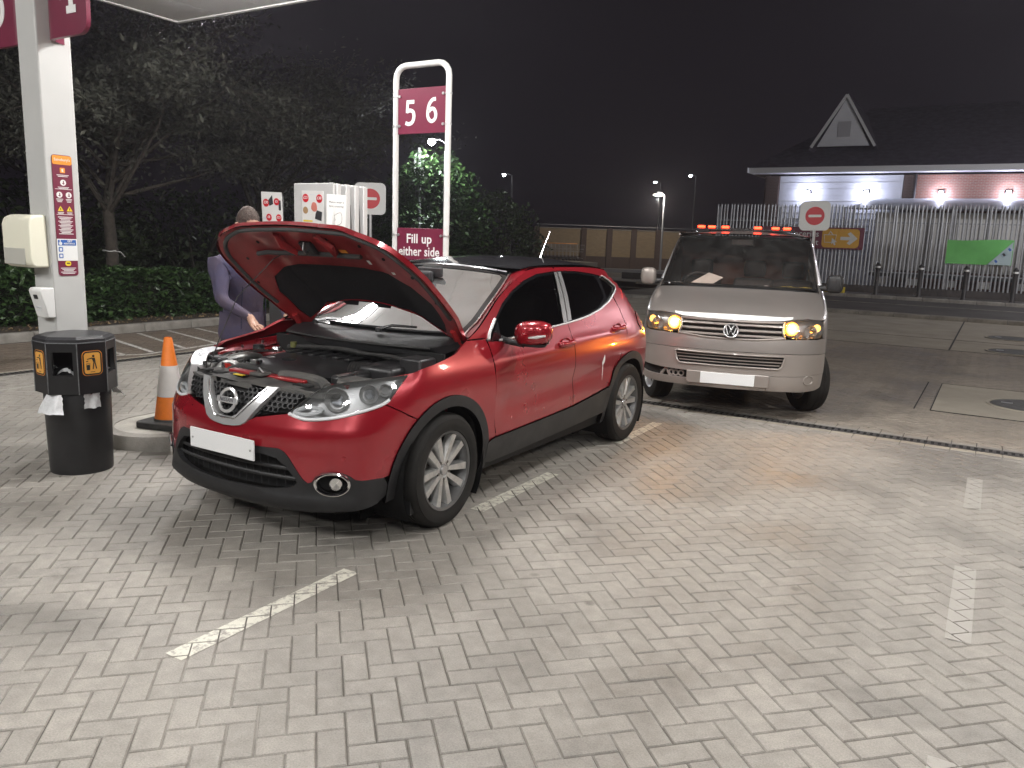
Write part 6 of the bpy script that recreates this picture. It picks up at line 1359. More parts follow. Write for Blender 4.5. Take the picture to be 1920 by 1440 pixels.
    def hf(u, v): a = 2 * math.pi * u; ph = (math.pi / 2) * (1 - v * 1.12); r = math.cos(ph); return (.105 + .098 * r * math.cos(a) - (.012), .012 + .083 * r * math.sin(a), 1.775 + .115 * math.sin(ph) - (.05 * max(0, -math.cos(a)) * v) + .004 * random.random())
    MB().grid(hf, 28, 12).build('hair', m_hair, t, smooth=70)
    for s in (-1, 1):
        MB().lathe([(0, .012), (.011, .006), (.013, -.006)], 12, Matrix.Translation((.198, .012 + s * .033, 1.745)) @ Matrix.Rotation(R(90), 4, 'Y')).build('eye', m_wtxt, t); MB().lathe([(0, .004), (.005, .003)], 10, Matrix.Translation((.207, .012 + s * .033, 1.745)) @ Matrix.Rotation(R(90), 4, 'Y')).build('pupil', m_ink, t)
        MB().tube([(.11, .012 + s * .083, 1.765), (.10, .012 + s * .094, 1.76), (.098, .012 + s * .094, 1.725), (.11, .012 + s * .085, 1.705)], [.008, .012, .011, .007], 8).build('ear', m_skin, t)
    MB().tube([(.198, .012, 1.755), (.222, .012, 1.715), (.205, .012, 1.703)], [.009, .015, .010], 8).build('nose', m_skin, t); MB().tube([(.195, -.012, 1.67), (.203, .012, 1.668), (.195, .036, 1.67)], [.004, .006, .004], 6).build('mouth', M('lips', (.35, .13, .11), .5), t)
person()

# ================================================================ VEGETATION
m_bark = M('bark', (.055, .046, .037), .9, var=.4, vscale=12, bump=.8, bscale=25)
def leaf_mat(name, c1, c2, rough=.45):
    m = bpy.data.materials.new(name); m.use_nodes = True; nt = m.node_tree; b = nt.nodes['Principled BSDF']; b.inputs['Roughness'].default_value = rough
    at = N(nt, 'ShaderNodeAttribute'); at.attribute_name = 'tone'; mx = N(nt, 'ShaderNodeMix', data_type='RGBA'); mx.inputs['A'].default_value = (*c1, 1); mx.inputs['B'].default_value = (*c2, 1)
    nt.links.new(at.outputs['Fac'], mx.inputs['Factor']); nt.links.new(mx.outputs['Result'], b.inputs['Base Color']); return m
m_leaf = leaf_mat('cherry_leaf', (.030, .033, .024), (.078, .078, .060), .8); m_laurel = leaf_mat('laurel_leaf', (.014, .036, .010), (.05, .10, .026), .45); m_bush = leaf_mat('bush_leaf', (.02, .032, .014), (.06, .085, .035))
def leaves(name, C, size, mat, par, droop=.3, asp=.42):
    """C: leaf centres (n,3). each leaf is a folded four-point blade"""
    n = len(C); a = rng.random(n) * 2 * math.pi; el = rng.normal(-droop, .5, n); L = size * (.65 + .7 * rng.random(n))
    d = np.stack([np.cos(a) * np.cos(el), np.sin(a) * np.cos(el), np.sin(el)], 1); s = np.cross(d, rng.normal(0, 1, (n, 3)) * .5 + (0, 0, 1)); s /= np.linalg.norm(s, axis=1, keepdims=True) + 1e-9; nn = np.cross(s, d)
    p0 = C - d * L[:, None] * .5; p2 = C + d * L[:, None] * .5; w_ = (L * asp * .5)[:, None]; mid = C + nn * (L * .06)[:, None]; p1 = mid + s * w_; p3 = mid - s * w_
    V = np.empty((n, 4, 3)); V[:, 0] = p0; V[:, 1] = p1; V[:, 2] = p2; V[:, 3] = p3
    idx = np.arange(n)[:, None] * 4; F = np.concatenate([idx + (0, 1, 2), idx + (0, 2, 3)], 0)
    me = bpy.data.meshes.new(name); me.from_pydata(V.reshape(-1, 3).tolist(), [], F.tolist()); at = me.attributes.new('tone', 'FLOAT', 'POINT'); at.data.foreach_set('value', np.repeat(rng.random(n), 4)); me.update()
    return link(name, me, mat, par)
def tree(name, loc, label, trunk_h, crown_c, crown_r, nleaf, size, r0=.12, nb=26, mat=None, group=None, cat='tree', lean=0):
    t = empty(name, loc); tag(t, label, cat, group); base = Vector((0, 0, 0)); top = Vector((lean, lean * .4, trunk_h)); cc = Vector(crown_c); cr_ = Vector(crown_r)
    tr = MB(); tr.tube([base - Vector((0, 0, .1)), base + Vector((0, 0, .25)), top * .6 + Vector((.02, .03, 0)), top, cc + Vector((0, 0, cr_.z * .4))], [r0 * 1.5, r0 * 1.08, r0 * .95, r0 * .85, r0 * .2], 12)
    tips = []
    for k in range(nb):
        h0 = .35 + .65 * k / nb; st = top.lerp(cc + Vector((0, 0, cr_.z * .35)), max(0, h0 - .45) / .55) if h0 > .45 else top * (.75 + .5 * h0); az = k * 2.4 + random.uniform(-.3, .3); el = random.uniform(-.55, .95)
        dr = Vector((math.cos(az) * math.cos(el), math.sin(az) * math.cos(el), math.sin(el))); en = cc + Vector((dr.x * cr_.x, dr.y * cr_.y, dr.z * cr_.z)) * random.uniform(.75, 1.05); mid = st.lerp(en, .5) + Vector((random.uniform(-.2, .2), random.uniform(-.2, .2), random.uniform(.0, .3)))
        tr.tube([st, mid, en], [r0 * .38, r0 * .2, r0 * .05], 6); tips.append((st, mid, en))
        for _ in range(3):
            u = random.uniform(.35, .9); p = st.lerp(mid, u * 2) if u < .5 else mid.lerp(en, u * 2 - 1); e2 = p + Vector((random.uniform(-1, 1) * cr_.x * .4, random.uniform(-1, 1) * cr_.y * .4, random.uniform(-.25, .5) * cr_.z * .5)); tr.tube([p, p.lerp(e2, .5) + Vector((0, 0, .1)), e2], [r0 * .16, r0 * .09, r0 * .03], 5); tips.append((p, p.lerp(e2, .5), e2))
    tr.build('trunk', m_bark, t)
    C = []; per = nleaf // len(tips)
    for a, b, c in tips:
        u = rng.random(per) ** .6; A = np.array(a); B = np.array(b); Cc = np.array(c); P = np.where(u[:, None] < .5, A + (B - A) * (u * 2)[:, None], B + (Cc - B) * (u * 2 - 1)[:, None]); sg = .10 + .16 * u; C.append(P + rng.normal(0, 1, (per, 3)) * sg[:, None] * (1, 1, .8))
    C = np.concatenate(C); C = C[C[:, 2] > .4]
    leaves('crown', C, size, mat or m_leaf, t)
    return t
tree('cherry_tree', (-14.0, 8.75, .05), 'slender tree with a white tie round its trunk behind the hedge', 2.0, (.3, .3, 4.1), (3.0, 3.2, 2.4), 24000, .115, .115, 30, group='trees behind the hedge')
tree('cherry_tree', (-15.6, 13.6, .05), 'leafy tree reaching out behind the fuel pump', 2.0, (.6, .5, 4.0), (3.2, 3.4, 2.5), 20000, .115, .12, 28, group='trees behind the hedge')
tree('cherry_tree', (-14.2, 4.6, .05), 'dark tree behind the white column at the left edge', 1.9, (0, 0, 3.9), (2.5, 2.6, 2.1), 14000, .115, .11, 22, group='trees behind the hedge')
tree('cherry_tree', (-18.5, 10.2, .05), 'dim tree standing farther back between the hedge trees', 2.0, (0, 0, 4.6), (3.4, 3.6, 2.8), 14000, .13, .12, 24, group='trees behind the hedge')
tg_ = MB().tube([Vector((-14.0 + .125 * math.cos(R(a)), 8.75 + .125 * math.sin(R(a)), 1.27 + .01 * math.sin(R(3 * a)))) for a in range(0, 360, 20)], .008, 6, True); tg_.tube([(-13.88, 8.75, 1.27), (-13.84, 8.86, 1.25), (-13.86, 8.95, 1.16)], .007, 6)
tag(tg_.build('tree_tie', m_wtxt), 'white tie knotted round the trunk behind the hedge', 'tie')
# clipped laurel hedge, three stretches
for y0, y1, lab in ((1.0, 6.9, 'clipped laurel hedge stretch left of the white column'), (6.9, 11.2, 'clipped laurel hedge stretch below the slender tree'), (11.2, 16.0, 'clipped laurel hedge stretch behind the raised bonnet')):
    h = empty('laurel_hedge', (-13.1, (y0 + y1) / 2, .12)); tag(h, lab, 'hedge', 'laurel hedge along the kerb')
    n = int((y1 - y0) * 1500); L = y1 - y0
    y = (rng.random(n) - .5) * L; zt = .80 + .07 * np.sin((y + y0) * 2.1) + .05 * np.sin((y + y0) * 5.3); q = rng.random(n)
    face = q < .62; x = np.where(face, .42 - rng.random(n) ** 2 * .28 + .05 * np.sin(y * 3) + .05 * np.sin(y * 7 + 1), rng.random(n) * 1.0 - .55); z = np.where(face, rng.random(n) * zt, zt - rng.random(n) ** 2 * .14)
    leaves('foliage', np.stack([x, y, z], 1), .105, m_laurel, h, .1, .5)
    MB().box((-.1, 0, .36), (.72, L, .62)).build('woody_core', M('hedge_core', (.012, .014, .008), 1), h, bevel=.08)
    st = MB()
    for k in range(int(L * 3)): yy = (k + .5) / 3 - L / 2 + random.uniform(-.1, .1); st.tube([(.1, yy, -.1), (.15, yy + random.uniform(-.1, .1), .4), (.25, yy, .7)], [.015, .012, .006], 5)
    tag(st.build('stems', m_bark, h), kind='stuff')
# fallen leaves on the soil and kerb
nl = 500; C = np.stack([-12.25 - rng.random(nl) ** 1.5 * .6, 3 + rng.random(nl) * 9, .14 + .02 * rng.random(nl)], 1); lit = leaves('leaf_litter', C, .05, leaf_mat('dead_leaf', (.12, .08, .04), (.3, .22, .12), .8), None, 0, .6); tag(lit, 'scattered dead leaves on the soil at the hedge foot', 'leaf litter', kind='stuff')
def shrub(name, loc, rx, ry, h, n, size, mat, label, group=None):
    t = empty(name, loc); tag(t, label, 'shrub', group); d = rng.normal(0, 1, (n, 3)); d /= np.linalg.norm(d, axis=1, keepdims=True); r = .62 + .38 * rng.random(n) ** .5; bumps = 1 + .13 * np.sin(d[:, 0] * 7 + 1) + .12 * np.sin(d[:, 1] * 9) + .1 * np.sin(d[:, 2] * 8 + 2); r *= bumps
    C = np.stack([d[:, 0] * r * rx, d[:, 1] * r * ry, h * .52 + d[:, 2] * r * h * .48], 1); C = C[C[:, 2] > .05]; leaves('foliage', C, size, mat, t, .1, .5)
    st = MB()
    for k in range(9): a = k * .7; st.tube([(.1 * math.cos(a), .1 * math.sin(a), -.1), (.3 * rx * math.cos(a), .3 * ry * math.sin(a), h * .4), (.6 * rx * math.cos(a), .6 * ry * math.sin(a), h * .75)], [.05, .035, .012], 6)
    tag(st.build('stems', m_bark, t), kind='stuff'); return t
P = VU(-2.5, 24); shrub('laurel_shrub', (P.x, P.y, 0), 1.5, 1.5, 4.05, 9000, .17, m_laurel, 'tall glossy shrub seen through the 5 6 hoop, lit by a lamp above')
P = VU(-.9, 25.5); shrub('rounded_bush', (P.x, P.y, 0), 1.6, 1.6, 3.1, 6000, .16, m_bush, 'dark rounded bush right of the 5 6 hoop')
P = VU(-5.6, 27); shrub('dark_bush', (P.x, P.y, 0), 2.6, 2.2, 3.4, 6000, .18, m_bush, 'dark bush in shadow behind the fuel pump')

for k, (x_, y_, lab_) in enumerate(((-17.5, 5.5, 'dark bush behind the hedge at the left picture edge'), (-18, 9.5, 'dark bush behind the hedge under the slender tree'), (-18.5, 14, 'dark bush behind the hedge left of the posters'), (-19, 19, 'dark bush behind the hedge beyond the fuel pump'))): shrub('dark_bush', (x_, y_, 0), 2.0, 2.6, 2.7, 4000, .16, m_bush, lab_, 'dark bushes behind the hedge')
# ================================================================ STREET LAMPS AND FAR THINGS
m_post = M('lamp_post_grey', (.42, .43, .45), .45, .4)
def lamp_post(P, z, label, head='round', size=.14, glow=60, power=0, name='street_lamp', cool=(.92, .96, 1)):
    t = empty(name, (P.x, P.y, 0)); tag(t, label, 'street lamp', 'lit street lamps in the distance')
    off = .35
    pm_ = m_post if power > 500 else M('lamp_post_unlit', (.10, .10, .11), .6)  # poles of weaker lamps get a darker colour, to read as unlit
    MB().cyl((off, .2, 0), (off, .2, z - .25), .07, .045, 12).build('pole', pm_, t); MB().tube([(off, .2, z - .3), (off, .2, z - .02), (off * .6, .1, z + size * .7), (0, 0, z + size * .7)], .03, 8).build('arm', pm_, t)
    m_ = M('lamp_glow_%d' % glow, (.9, .9, .9), .4, emis=cool, estr=glow)
    prof = [(0, -size * .9), (size * .6, -size * .65), (size, 0), (size * .75, size * .6), (0, size * .75)] if head == 'round' else [(0, -.03), (size * 1.3, -.03), (size * 1.3, .03), (0, .06)]
    MB().lathe(prof, 20, Matrix.Translation((0, 0, z))).build('lamp_head', m_, t); MB().lathe([(size * .5, size * .62), (size * .4, size * .95), (0, size)], 16, Matrix.Translation((0, 0, z))).build('cap', m_post, t)
    if power:
        l = bpy.data.lights.new('lamp_light', 'POINT'); l.energy = power; l.color = cool; l.shadow_soft_size = .15; o = bpy.data.objects.new('lamp_light', l); col.objects.link(o); o.parent = t; o.location = (0, 0, z - size * 1.6)
lamp_post(VU(-2.46, 22.7), 4.325, 'bright round street lamp shining above the shrub inside the hoop', size=.11, glow=80, power=380)
lamp_post(VU(-.755, 40), 4.88, 'small lit street lamp to the right of the hoop in the dark sky', size=.085, glow=50)
lamp_post(VU(8.6, 50), 4.80, 'tall slim lamp post with a lit flat head before the brick wall', head='flat', size=.22, glow=22, power=650, cool=(1, .92, .8))
lamp_post(VU(12.6, 60), 6.86, 'small lit street lamp above the left end of the palisade fence', size=.11, glow=50)
lamp_post(VU(10.2, 61), 6.4, 'faint street lamp just left of the higher lamp by the fence', head='flat', size=.10, glow=25)
lamp_post(Vector((9.2, 18.5, 0)), 6.2, 'unseen lamp column added beyond the right edge of the view to light the apron', head='flat', size=.25, glow=40, power=1200, cool=(1, .84, .66))  # unseen lamp, added to brighten the apron
lamp_post(Vector((6.2, 31.0, 0)), 6.6, 'unseen lamp column added beyond the right edge of the view to light the fence', head='flat', size=.25, glow=40, power=2000, cool=(.95, .95, 1))  # unseen lamp, added to brighten the fence and road
ms = empty('antenna_mast', tuple(VU(-2.95, 24.2))); tag(ms, 'pale mast with upright antenna panels beside the round lamp', 'mast')
MB().cyl((0, 0, 0), (0, 0, 4.25), .04, n=10).build('pole', m_post, ms)
for x, z0, z1 in ((-.15, 3.5, 4.12), (.0, 3.7, 4.32), (.15, 3.5, 4.08)): MB().box((x, -.06, (z0 + z1) / 2), (.06, .05, z1 - z0)).build('antenna_panel', m_wtxt, ms, bevel=.008)
for z in (3.65, 3.98): MB().box((0, 0, z), (.36, .04, .04)).build('cross_bar', m_post, ms)
# brick boundary wall
def brick_mat(name, c1, c2, mort, sc=1):
    m = bpy.data.materials.new(name); m.use_nodes = True; nt = m.node_tree; b = nt.nodes['Principled BSDF']; b.inputs['Roughness'].default_value = .9
    tc = N(nt, 'ShaderNodeTexCoord'); mp = N(nt, 'ShaderNodeMapping'); mp.inputs['Rotation'].default_value = (R(90), 0, 0); br = N(nt, 'ShaderNodeTexBrick'); br.inputs['Color1'].default_value = (*c1, 1); br.inputs['Color2'].default_value = (*c2, 1); br.inputs['Mortar'].default_value = (*mort, 1); br.inputs['Scale'].default_value = 1; br.inputs['Brick Width'].default_value = .225 * sc; br.inputs['Row Height'].default_value = .075 * sc; br.inputs['Mortar Size'].default_value = .01
    nt.links.new(tc.outputs['Object'], mp.inputs[0]); nt.links.new(mp.outputs[0], br.inputs['Vector']); nt.links.new(br.outputs['Color'], b.inputs['Base Color']); return m
m_brk = brick_mat('buff_brick', (.36, .25, .13), (.28, .19, .10), (.30, .27, .22)); m_pier = brick_mat('dark_brick', (.10, .06, .045), (.08, .05, .04), (.12, .1, .09)); m_store = brick_mat('store_brick', (.30, .12, .08), (.24, .10, .07), (.30, .26, .23), 1)
W0_, W1_ = VU(1.4, 58), VU(14.2, 58); bw_ = empty('boundary_wall', tuple(W0_), math.atan2(W1_.y - W0_.y, W1_.x - W0_.x)); tag(bw_, 'buff brick boundary wall with dark piers in the distance', 'wall')
LW = (W1_ - W0_).length; xs = [0, 3.4, 5.25, 7.0, 8.75, 10.5, LW]
for a, b in zip(xs[:-1], xs[1:]):
    MB().box(((a + b) / 2, 0, 1.75), (b - a, .2, 1.9)).build('wall_panel', m_brk, bw_); MB().box(((a + b) / 2, -.02, .41), (b - a, .26, .82)).build('plinth', m_pier, bw_); MB().box(((a + b) / 2, -.02, 2.74), (b - a, .34, .08)).build('coping', M('coping_stone', (.3, .27, .23), .8), bw_)
for a in xs: MB().box((a, -.05, 1.4), (.40, .42, 2.85)).build('pier', m_pier, bw_, bevel=.02)
MB().box((LW / 2, -.02, 2.98), (LW, .03, .03)).build('rail', m_post, bw_)
kw = VU(4, 46); k1 = VU(12, 46); tag(MB().box((0, 0, .22), ((k1 - kw).length * 2, .3, .24)).build('car_park_kerb', M('pale_kerb', (.4, .39, .37), .8), loc=tuple((kw + k1) / 2), rot=(0, 0, math.atan2((k1 - kw).y, (k1 - kw).x))), kind='structure')
# row of shopping trolleys nested by the wall
m_wire = M('trolley_wire', (.55, .55, .56), .3, .9)
def trolley(P, rz, label):
    t = empty('shopping_trolley', P, rz); tag(t, label, 'trolley', 'shopping trolleys nested in a row')
    bk = MB()
    for z, k in ((.55, .8), (.72, .92), (.98, 1.0)):
        bk.tube([(-.42 * k, -.27 * k, z), (.42 * k, -.25 * k, z), (.42 * k, .25 * k, z), (-.42 * k, .27 * k, z)], .008, 5, True)
    for k in range(6): x = -.40 + k * .16; bk.tube([(x, -.26, .98), (x * .8, -.21, .55), (x * .8, .21, .55), (x, .26, .98)], .006, 4)
    tag(bk.build('basket', m_wire, t), kind='stuff'); MB().tube([(-.50, -.28, 1.04), (-.50, .28, 1.04)], .02, 8).build('handle', m_orange, t)
    ch = MB().tube([(-.45, -.25, 1.0), (-.38, -.24, .2), (.4, -.15, .14)], .014, 6); ch.tube([(-.45, .25, 1.0), (-.38, .24, .2), (.4, .15, .14)], .014, 6); tag(ch.build('chassis', m_wire, t), kind='stuff')
    for x, y in ((-.38, .24), (-.38, -.24), (.4, .15), (.4, -.15)): MB().cyl((x, y - .015, .06), (x, y + .015, .06), .06, n=10).build('castor', m_rub, t)
for k in range(9): P = VU(1.9 + k * .24, 50 + k * .05); trolley((P.x, P.y, .62), R(-31), ('leftmost', 'second', 'third', 'fourth', 'middle', 'sixth', 'seventh', 'eighth', 'rightmost')[k] + ' wire shopping trolley from the left in the nested row')
P = VU(2.9, 50.2); tag(MB().box((0, 0, .3), (5.5, 1.6, .6)).build('trolley_bay_plinth', m_conc, loc=tuple(P), rot=(0, 0, R(-31))), 'raised concrete plinth under the row of shopping trolleys', 'plinth')

# ================================================================ PALISADE FENCE, BANNERS, BOLLARDS
m_galv = M('galvanised', (.44, .45, .47), .45, .55, var=.18, vscale=5)
FY, FZ0, FZ1 = 37.0, .34, 3.76
fe = empty('palisade_fence', (-11.4, FY, 0)); tag(fe, 'tall galvanised palisade fence of pointed pales along the service yard', 'fence')
pmb = MB(); hh_ = FZ1 - FZ0; o3 = [(-.035, 0), (-.012, -.018), (.012, -.018), (.035, 0)]
vs = []
for dx, dy in o3: vs.append((dx, dy, 0))
for dx, dy in o3: vs.append((dx, dy, hh_ - .10))
vs += [(-.026, -.005, hh_ - .02), (0, -.018, hh_), (.026, -.005, hh_ - .02)]
pmb.add(vs, [(0, 1, 5, 4), (1, 2, 6, 5), (2, 3, 7, 6), (4, 5, 8), (5, 6, 9), (6, 7, 10)]); bkv = [(x, y + .006, z) for x, y, z in vs]; pmb.add(bkv, [(4, 5, 1, 0), (5, 6, 2, 1), (6, 7, 3, 2), (8, 5, 4), (9, 6, 5), (10, 7, 6)])
pme = pmb.mesh('pale', 0, False); pme.materials.append(m_galv)
k = 0; x = 0
while x < 19:
    o = bpy.data.objects.new('pale', pme); col.objects.link(o); o.parent = fe; o.location = (x, 0, FZ0 + random.uniform(-.008, .008)); o.rotation_euler = (0, random.gauss(0, .004), random.gauss(0, .03)); x += .152
for z in (.95, 3.0): MB().box((9.5, .05, z), (19, .05, .05)).build('rail', m_galv, fe)
for i in range(8): MB().box((.05 + i * 2.72, .13, 1.9), (.09, .1, 3.4)).build('post', m_galv, fe)
tag(MB().box((4, FY + .05, .17), (40, .28, .38)).build('fence_plinth', M('plinth_dark', (.07, .062, .058), .9, var=.3, vscale=3)), kind='structure')
bn1 = empty('collection_banner', (-7.15, FY - .06, 2.30)); tag(bn1, 'maroon groceries collection point banner with yellow arrow box on the fence', 'banner')
mwb = frame((0, 0, 0), (1, 0, 0), (0, 0, 1)); plate('banner_sheet', rrect(4.3, .92, .02), .012, m_maroon, bn1, mwb)
plate('arrow_box', rrect(1.52, .80, .16), .004, M('banner_yellow', (.74, .40, .05), .5), bn1, mwb @ Matrix.Translation((1.22, 0, 0)), .0125)
plate('arrow', [(-.33, .07), (.05, .07), (.05, .075), (-.06, .20), (.06, .27), (.36, 0), (.06, -.27), (-.06, -.20), (.05, -.075), (.05, -.07), (-.33, -.07)], .003, M('banner_white', (.72, .72, .70), .6), bn1, mwb @ Matrix.Translation((1.55, 0, 0)), .017)
bk = MB(); bk.tube([(x, y, .019) for x, y in [(-.24, -.18), (-.28, .14), (.22, .14), (.18, -.18)]], .018, 6, True); bk.build('basket_icon', MATS['banner_white'], bn1, mw=mwb @ Matrix.Translation((.82, 0, 0))); MB().tube([(-.12, .14, .02), (-.02, .28, .02), (.08, .14, .02)], .018, 6).build('basket_icon', MATS['banner_white'], bn1, mw=mwb @ Matrix.Translation((.82, 0, 0)))
plate('pointer_icon', [(.05, .02), (.05, -.26), (.12, -.20), (.17, -.30), (.23, -.27), (.18, -.17), (.28, -.16)], .003, MATS['banner_white'], bn1, mwb @ Matrix.Translation((.82, 0, 0)), .019)
text('Groceries', .36, MATS['banner_white'], bn1, mwb @ Matrix.Translation((.33, .16, .0145)), align='RIGHT', bold=.008); text('point', .36, MATS['banner_white'], bn1, mwb @ Matrix.Translation((.33, -.20, .0145)), align='RIGHT', bold=.008)
gnb = empty('green_banner', (-.70, FY - .07, 1.90)); tag(gnb, 'creased lime green banner with a pale picture corner tied to the fence', 'banner')
def gb_(u, v): x = (u - .5) * 2.3; z = (v - .5) * .96; return (x, -.02 * math.sin(x * 2 + z * 3.2) - .018 * math.sin(6 * (x * .5 - z)), z + .03 * math.sin(x * 2.2) * (v > .5))
MB().grid(gb_, 34, 14).build('banner_cloth', M('lime_cloth', (.14, .48, .12), .6, var=.1, vscale=2), gnb, smooth=60)
cn = MB().add([(.34, -.055, -.47), (1.12, -.055, .44), (1.13, -.055, -.47)], [(0, 1, 2)]); cn.build('picture_corner', M('pale_blue_cloth', (.40, .50, .52), .6), gnb, smooth=0)
for i, (x, z) in enumerate(((.62, -.33), (.86, -.06), (1.03, .14))): MB().box((x, -.062, z), (.20, .006, .17), Matrix.Rotation(R(-38), 3, 'Y')).build('picture_tile', M('tile_%d' % (i % 2), ((.45, .55, .6), (.3, .4, .45))[i % 2], .6), gnb); MB().box((x, -.068, z), (.08, .004, .12), Matrix.Rotation(R(-38), 3, 'Y')).build('picture_item', m_ink if i == 1 else m_blue, gnb)
BX_ = [(-4.13, 'fourth'), (-2.56, 'third'), (-.99, 'second'), (.62, 'nearest')]
labs = ['black bollard with white band, leftmost before the palisade fence', 'black bollard with white band between the maroon banner and the green banner', 'black bollard with white band below the left part of the green banner', 'black bollard with white band right of the green banner', 'black bollard with white band beyond the right picture edge']
m_bol = M('bollard_black', (.022, .02, .02), .45)
for (bx_, _), lb_ in zip(BX_, labs):
    t = empty('bollard', (bx_, 35.4, .06)); tag(t, lb_, 'bollard', 'black bollards before the palisade fence')
    MB().lathe([(.11, 0), (.105, .04), (.085, .08), (.085, 1.02), (.105, 1.03), (.105, 1.07), (.088, 1.08), (.088, 1.16), (.105, 1.17), (.105, 1.20), (.07, 1.24), (.05, 1.30), (0, 1.32)], 20).build('shaft', m_bol, t); MB().lathe([(.0895, 1.085), (.0895, 1.155)], 20).build('white_band', m_wtxt, t)
tag(MB().box((0, 0, .12), (.95, .3, .24)).build('yellow_block', M('yellow_paint', (.55, .42, .03), .6, var=.2, vscale=6), loc=(-5.75, 35.2, .06), bevel=.03), 'yellow painted kerb block on the far pavement beside the van mirror', 'kerb block')
# service yard: ribbed white trailer wall under a lean-to roof
tr_ = empty('white_trailer', (3.2, 40.6, 0)); tag(tr_, 'long white ribbed trailer parked behind the palisade fence', 'trailer')
m_rib = M('trailer_white', (.66, .65, .62), .5, var=.06, vscale=2); MB().box((0, .9, 2.3), (16.6, 1.6, 2.6)).build('body', m_rib, tr_)
rme = None
for k in range(55):
    x = -8.2 + k * .30
    if rme is None: o = MB().box((0, 0, 0), (.14, .06, 2.5)).build('rib', m_rib, tr_, loc=(x, .07, 2.3)); rme = o.data
    else: o = bpy.data.objects.new('rib', rme); col.objects.link(o); o.parent = tr_; o.location = (x, .07, 2.3)
MB().box((0, .08, .80), (16.6, .12, .22)).build('side_rail', m_pumpd, tr_)
for k in range(12): MB().box((-7.8 + k * 1.4, .12, .48), (.5, .2, .3)).build('skirt_block', m_rib, tr_)
for x in (4.5, 5.9, 7.3): MB().lathe([(.2, -.12), (.45, -.12), (.5, 0), (.45, .12), (.2, .12)], 24, Matrix.Translation((x, .4, .5)) @ Matrix.Rotation(R(90), 4, 'X')).build('wheel', m_rub, tr_)
MB().lathe([(.0, -.1), (.1, -.1), (.1, .1)], 8, Matrix.Translation((-7.4, .5, .3))).build('support_leg', m_pumpd, tr_); MB().box((-7.4, .5, .4), (.15, .15, .8)).build('support_leg', m_pumpd, tr_)
lt = empty('lean_to_roof', (0, 0, 0)); tag(lt, 'pale grey sloping lean-to roof against the store wall behind the fence', 'roof')
MB().add([(-5.55, 43.9, 4.42), (14, 43.9, 4.42), (14, 39.6, 3.72), (-6.3, 39.6, 3.72)], [(0, 1, 2, 3)]).add([(-5.55, 43.9, 4.36), (14, 43.9, 4.36), (14, 39.6, 3.66), (-6.3, 39.6, 3.66)], [(3, 2, 1, 0)]).build('roof_sheet', M('lean_to_grey', (.42, .43, .45), .55, var=.06, vscale=1), lt, smooth=0, fix=False)
for x in (-5.9, -1.9, 2.1, 6.1): MB().box((x, 39.65, 1.85), (.12, .12, 3.7)).build('support_post', m_galv, lt); MB().box((x + .2, 41.7, 4.0), (.05, 4.2, .04), Matrix.Rotation(R(9.2), 3, 'X')).build('roof_seam', m_post, lt)

# ================================================================ STORE
stb = empty('store_building', (0, 44, 0)); tag(stb, 'low store building with white wall, dark roof and steep white gable', 'building')
m_clad = M('white_cladding', (.62, .63, .66), .6, var=.05, vscale=2); m_roof = M('slate_roof', (.085, .072, .10), .8, var=.3, vscale=3); m_fas = M('fascia_white', (.66, .66, .66), .5)
MB().box((-7.4, .15, 2.8), (5.9, .3, 5.5)).build('wall', m_clad, stb); MB().box((-10.7, .12, 2.8), (.64, .5, 5.5)).build('brick_pier', m_pier, stb); MB().box((-4.15, .16, 2.8), (.56, .34, 5.5)).build('recess', m_pier, stb); MB().box((6, .15, 2.8), (19.7, .3, 5.5)).build('wall', m_store, stb)
MB().box((-11, 5, 2.8), (.3, 10, 5.5)).build('wall', m_pier, stb)
for z in np.arange(.4, 5.5, .30): MB().box((-7.4, -.012, z), (5.88, .024, .015)).build('cladding_joint', m_fas, stb)
MB().box((2.2, -.30, 5.68), (28, .9, .05)).build('soffit', m_fas, stb); MB().box((2.2, -.76, 5.80), (28.1, .04, .26)).build('fascia', m_fas, stb); MB().box((-11.85, 4, 5.80), (.04, 10, .26)).build('fascia', m_fas, stb)
MB().add([(-11.9, -.8, 5.93), (16, -.8, 5.93), (16, 9, 10.2), (-7.5, 9, 10.2)], [(0, 1, 2, 3)]).add([(-11.9, -.8, 5.93), (-7.5, 9, 10.2), (-11.9, 18, 5.93)], [(0, 1, 2)]).build('roof', m_roof, stb, smooth=0)
gbl = [(-8.72, 7.03), (-6.22, 7.03), (-7.47, 9.40)]
gm = MB().add([(x, .2, z) for x, z in gbl] + [(x, .35, z) for x, z in gbl], [(0, 1, 2), (5, 4, 3), (0, 3, 4, 1), (1, 4, 5, 2), (2, 5, 3, 0)]); gable = gm.build('gable', m_clad, stb, smooth=0)
for s, x in ((-1, -8.98), (1, -5.94)): MB().tube([(-7.47, .08, 9.5), (x, .08, 6.98)], .085, 4).build('bargeboard', m_fas, gable)
for z in np.arange(7.2, 9.2, .2): wz = (9.4 - z) / 2.37 * 1.25; MB().box((-7.47, .19, z), (2 * wz - .05, .02, .02)).build('gable_board', m_fas, gable)
MB().box((-7.47, .18, 7.85), (.62, .03, .75)).build('louvre', M('louvre_grey', (.4, .4, .42), .6), gable, bevel=.01)
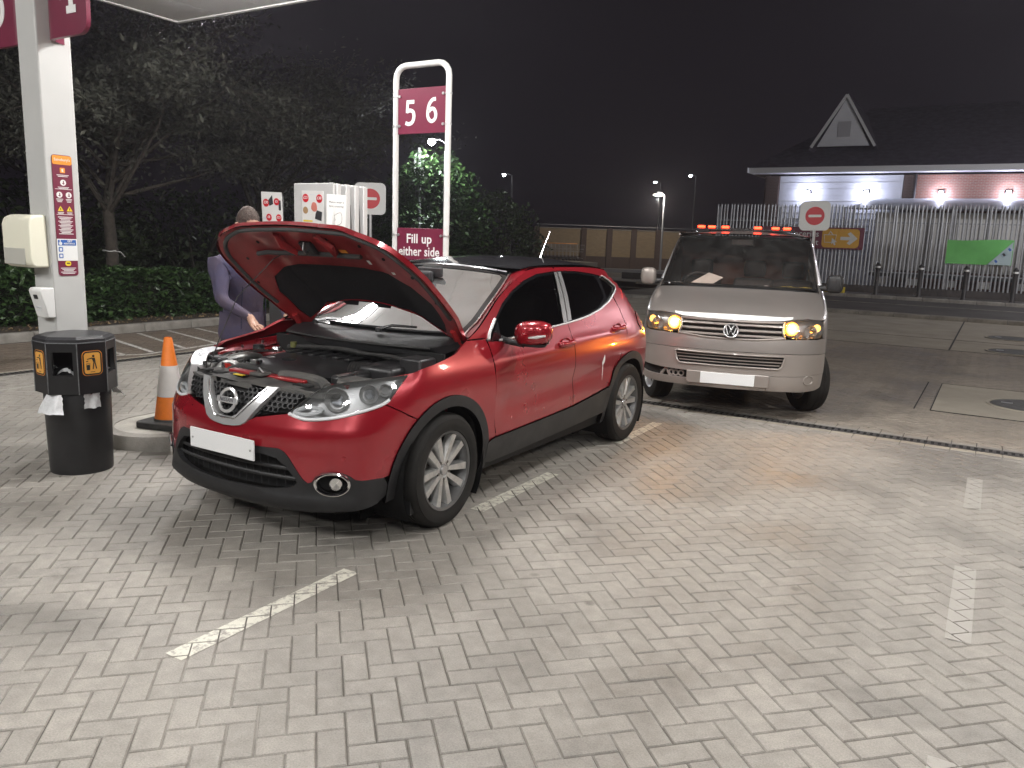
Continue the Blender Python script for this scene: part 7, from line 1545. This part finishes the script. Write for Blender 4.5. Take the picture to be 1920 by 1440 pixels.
MB().add([(-7.47, .1, 9.55), (-5.85, .1, 6.85), (-5.85, 3.0, 6.85), (-7.47, 8, 9.55)], [(0, 1, 2, 3)]).add([(-7.47, .1, 9.55), (-9.09, .1, 6.85), (-9.09, 3.0, 6.85), (-7.47, 8, 9.55)], [(3, 2, 1, 0)]).build('gable_roof', m_roof, stb, smooth=0)
MB().cyl((-3.9, -.06, 0), (-3.9, -.06, 5.6), .05, n=10).build('downpipe', m_bol, stb)
m_wl = M('wall_lamp_glow', (.9, .9, .95), .4, emis=(.86, .90, 1), estr=95)
for x, lb_ in ((-8.86, 'leftmost lit wall lamp on the white store wall'), (-6.06, 'lit wall lamp on the white store wall nearest the brick section'), (-2.74, 'lit wall lamp on the brick store wall nearest the white section'), (.03, 'rightmost lit wall lamp on the brick store wall')):
    t = empty('wall_lamp', (x, 43.86, 4.72)); tag(t, lb_, 'wall lamp', 'lit wall lamps along the store')
    MB().box((0, .05, .02), (.26, .10, .16)).build('housing', m_bol, t, bevel=.02); MB().lathe([(0, -.06), (.07, -.04), (.085, .01), (.06, .05), (0, .06)], 16, Matrix.Translation((0, -.06, 0))).build('lamp_lens', m_wl, t)
    l = bpy.data.lights.new('lamp_light', 'POINT'); l.energy = 90; l.color = (.70, .74, 1); l.shadow_soft_size = .1; o = bpy.data.objects.new('lamp_light', l); col.objects.link(o); o.parent = t; o.location = (0, -.22, -.05)

# ================================================================ SCATTERING VOLUME ADDED FOR LENS GLARE
hz = MB().box((0, 170, 6), (640, 540, 14.4)).build('glare_haze', None, smooth=0); tag(hz, 'thin scattering volume added for the lens glare around the lamps', 'glare_haze', kind='stuff')
hm = bpy.data.materials.new('glare_volume'); hm.use_nodes = True; hn = hm.node_tree; hn.nodes.clear()
ho = hn.nodes.new('ShaderNodeOutputMaterial'); hv_ = hn.nodes.new('ShaderNodeVolumePrincipled'); hv_.inputs['Color'].default_value = (.92, .88, .97, 1); hv_.inputs['Density'].default_value = .0012; hv_.inputs['Anisotropy'].default_value = .6
hn.links.new(hv_.outputs[0], ho.inputs['Volume']); hz.data.materials.append(hm)
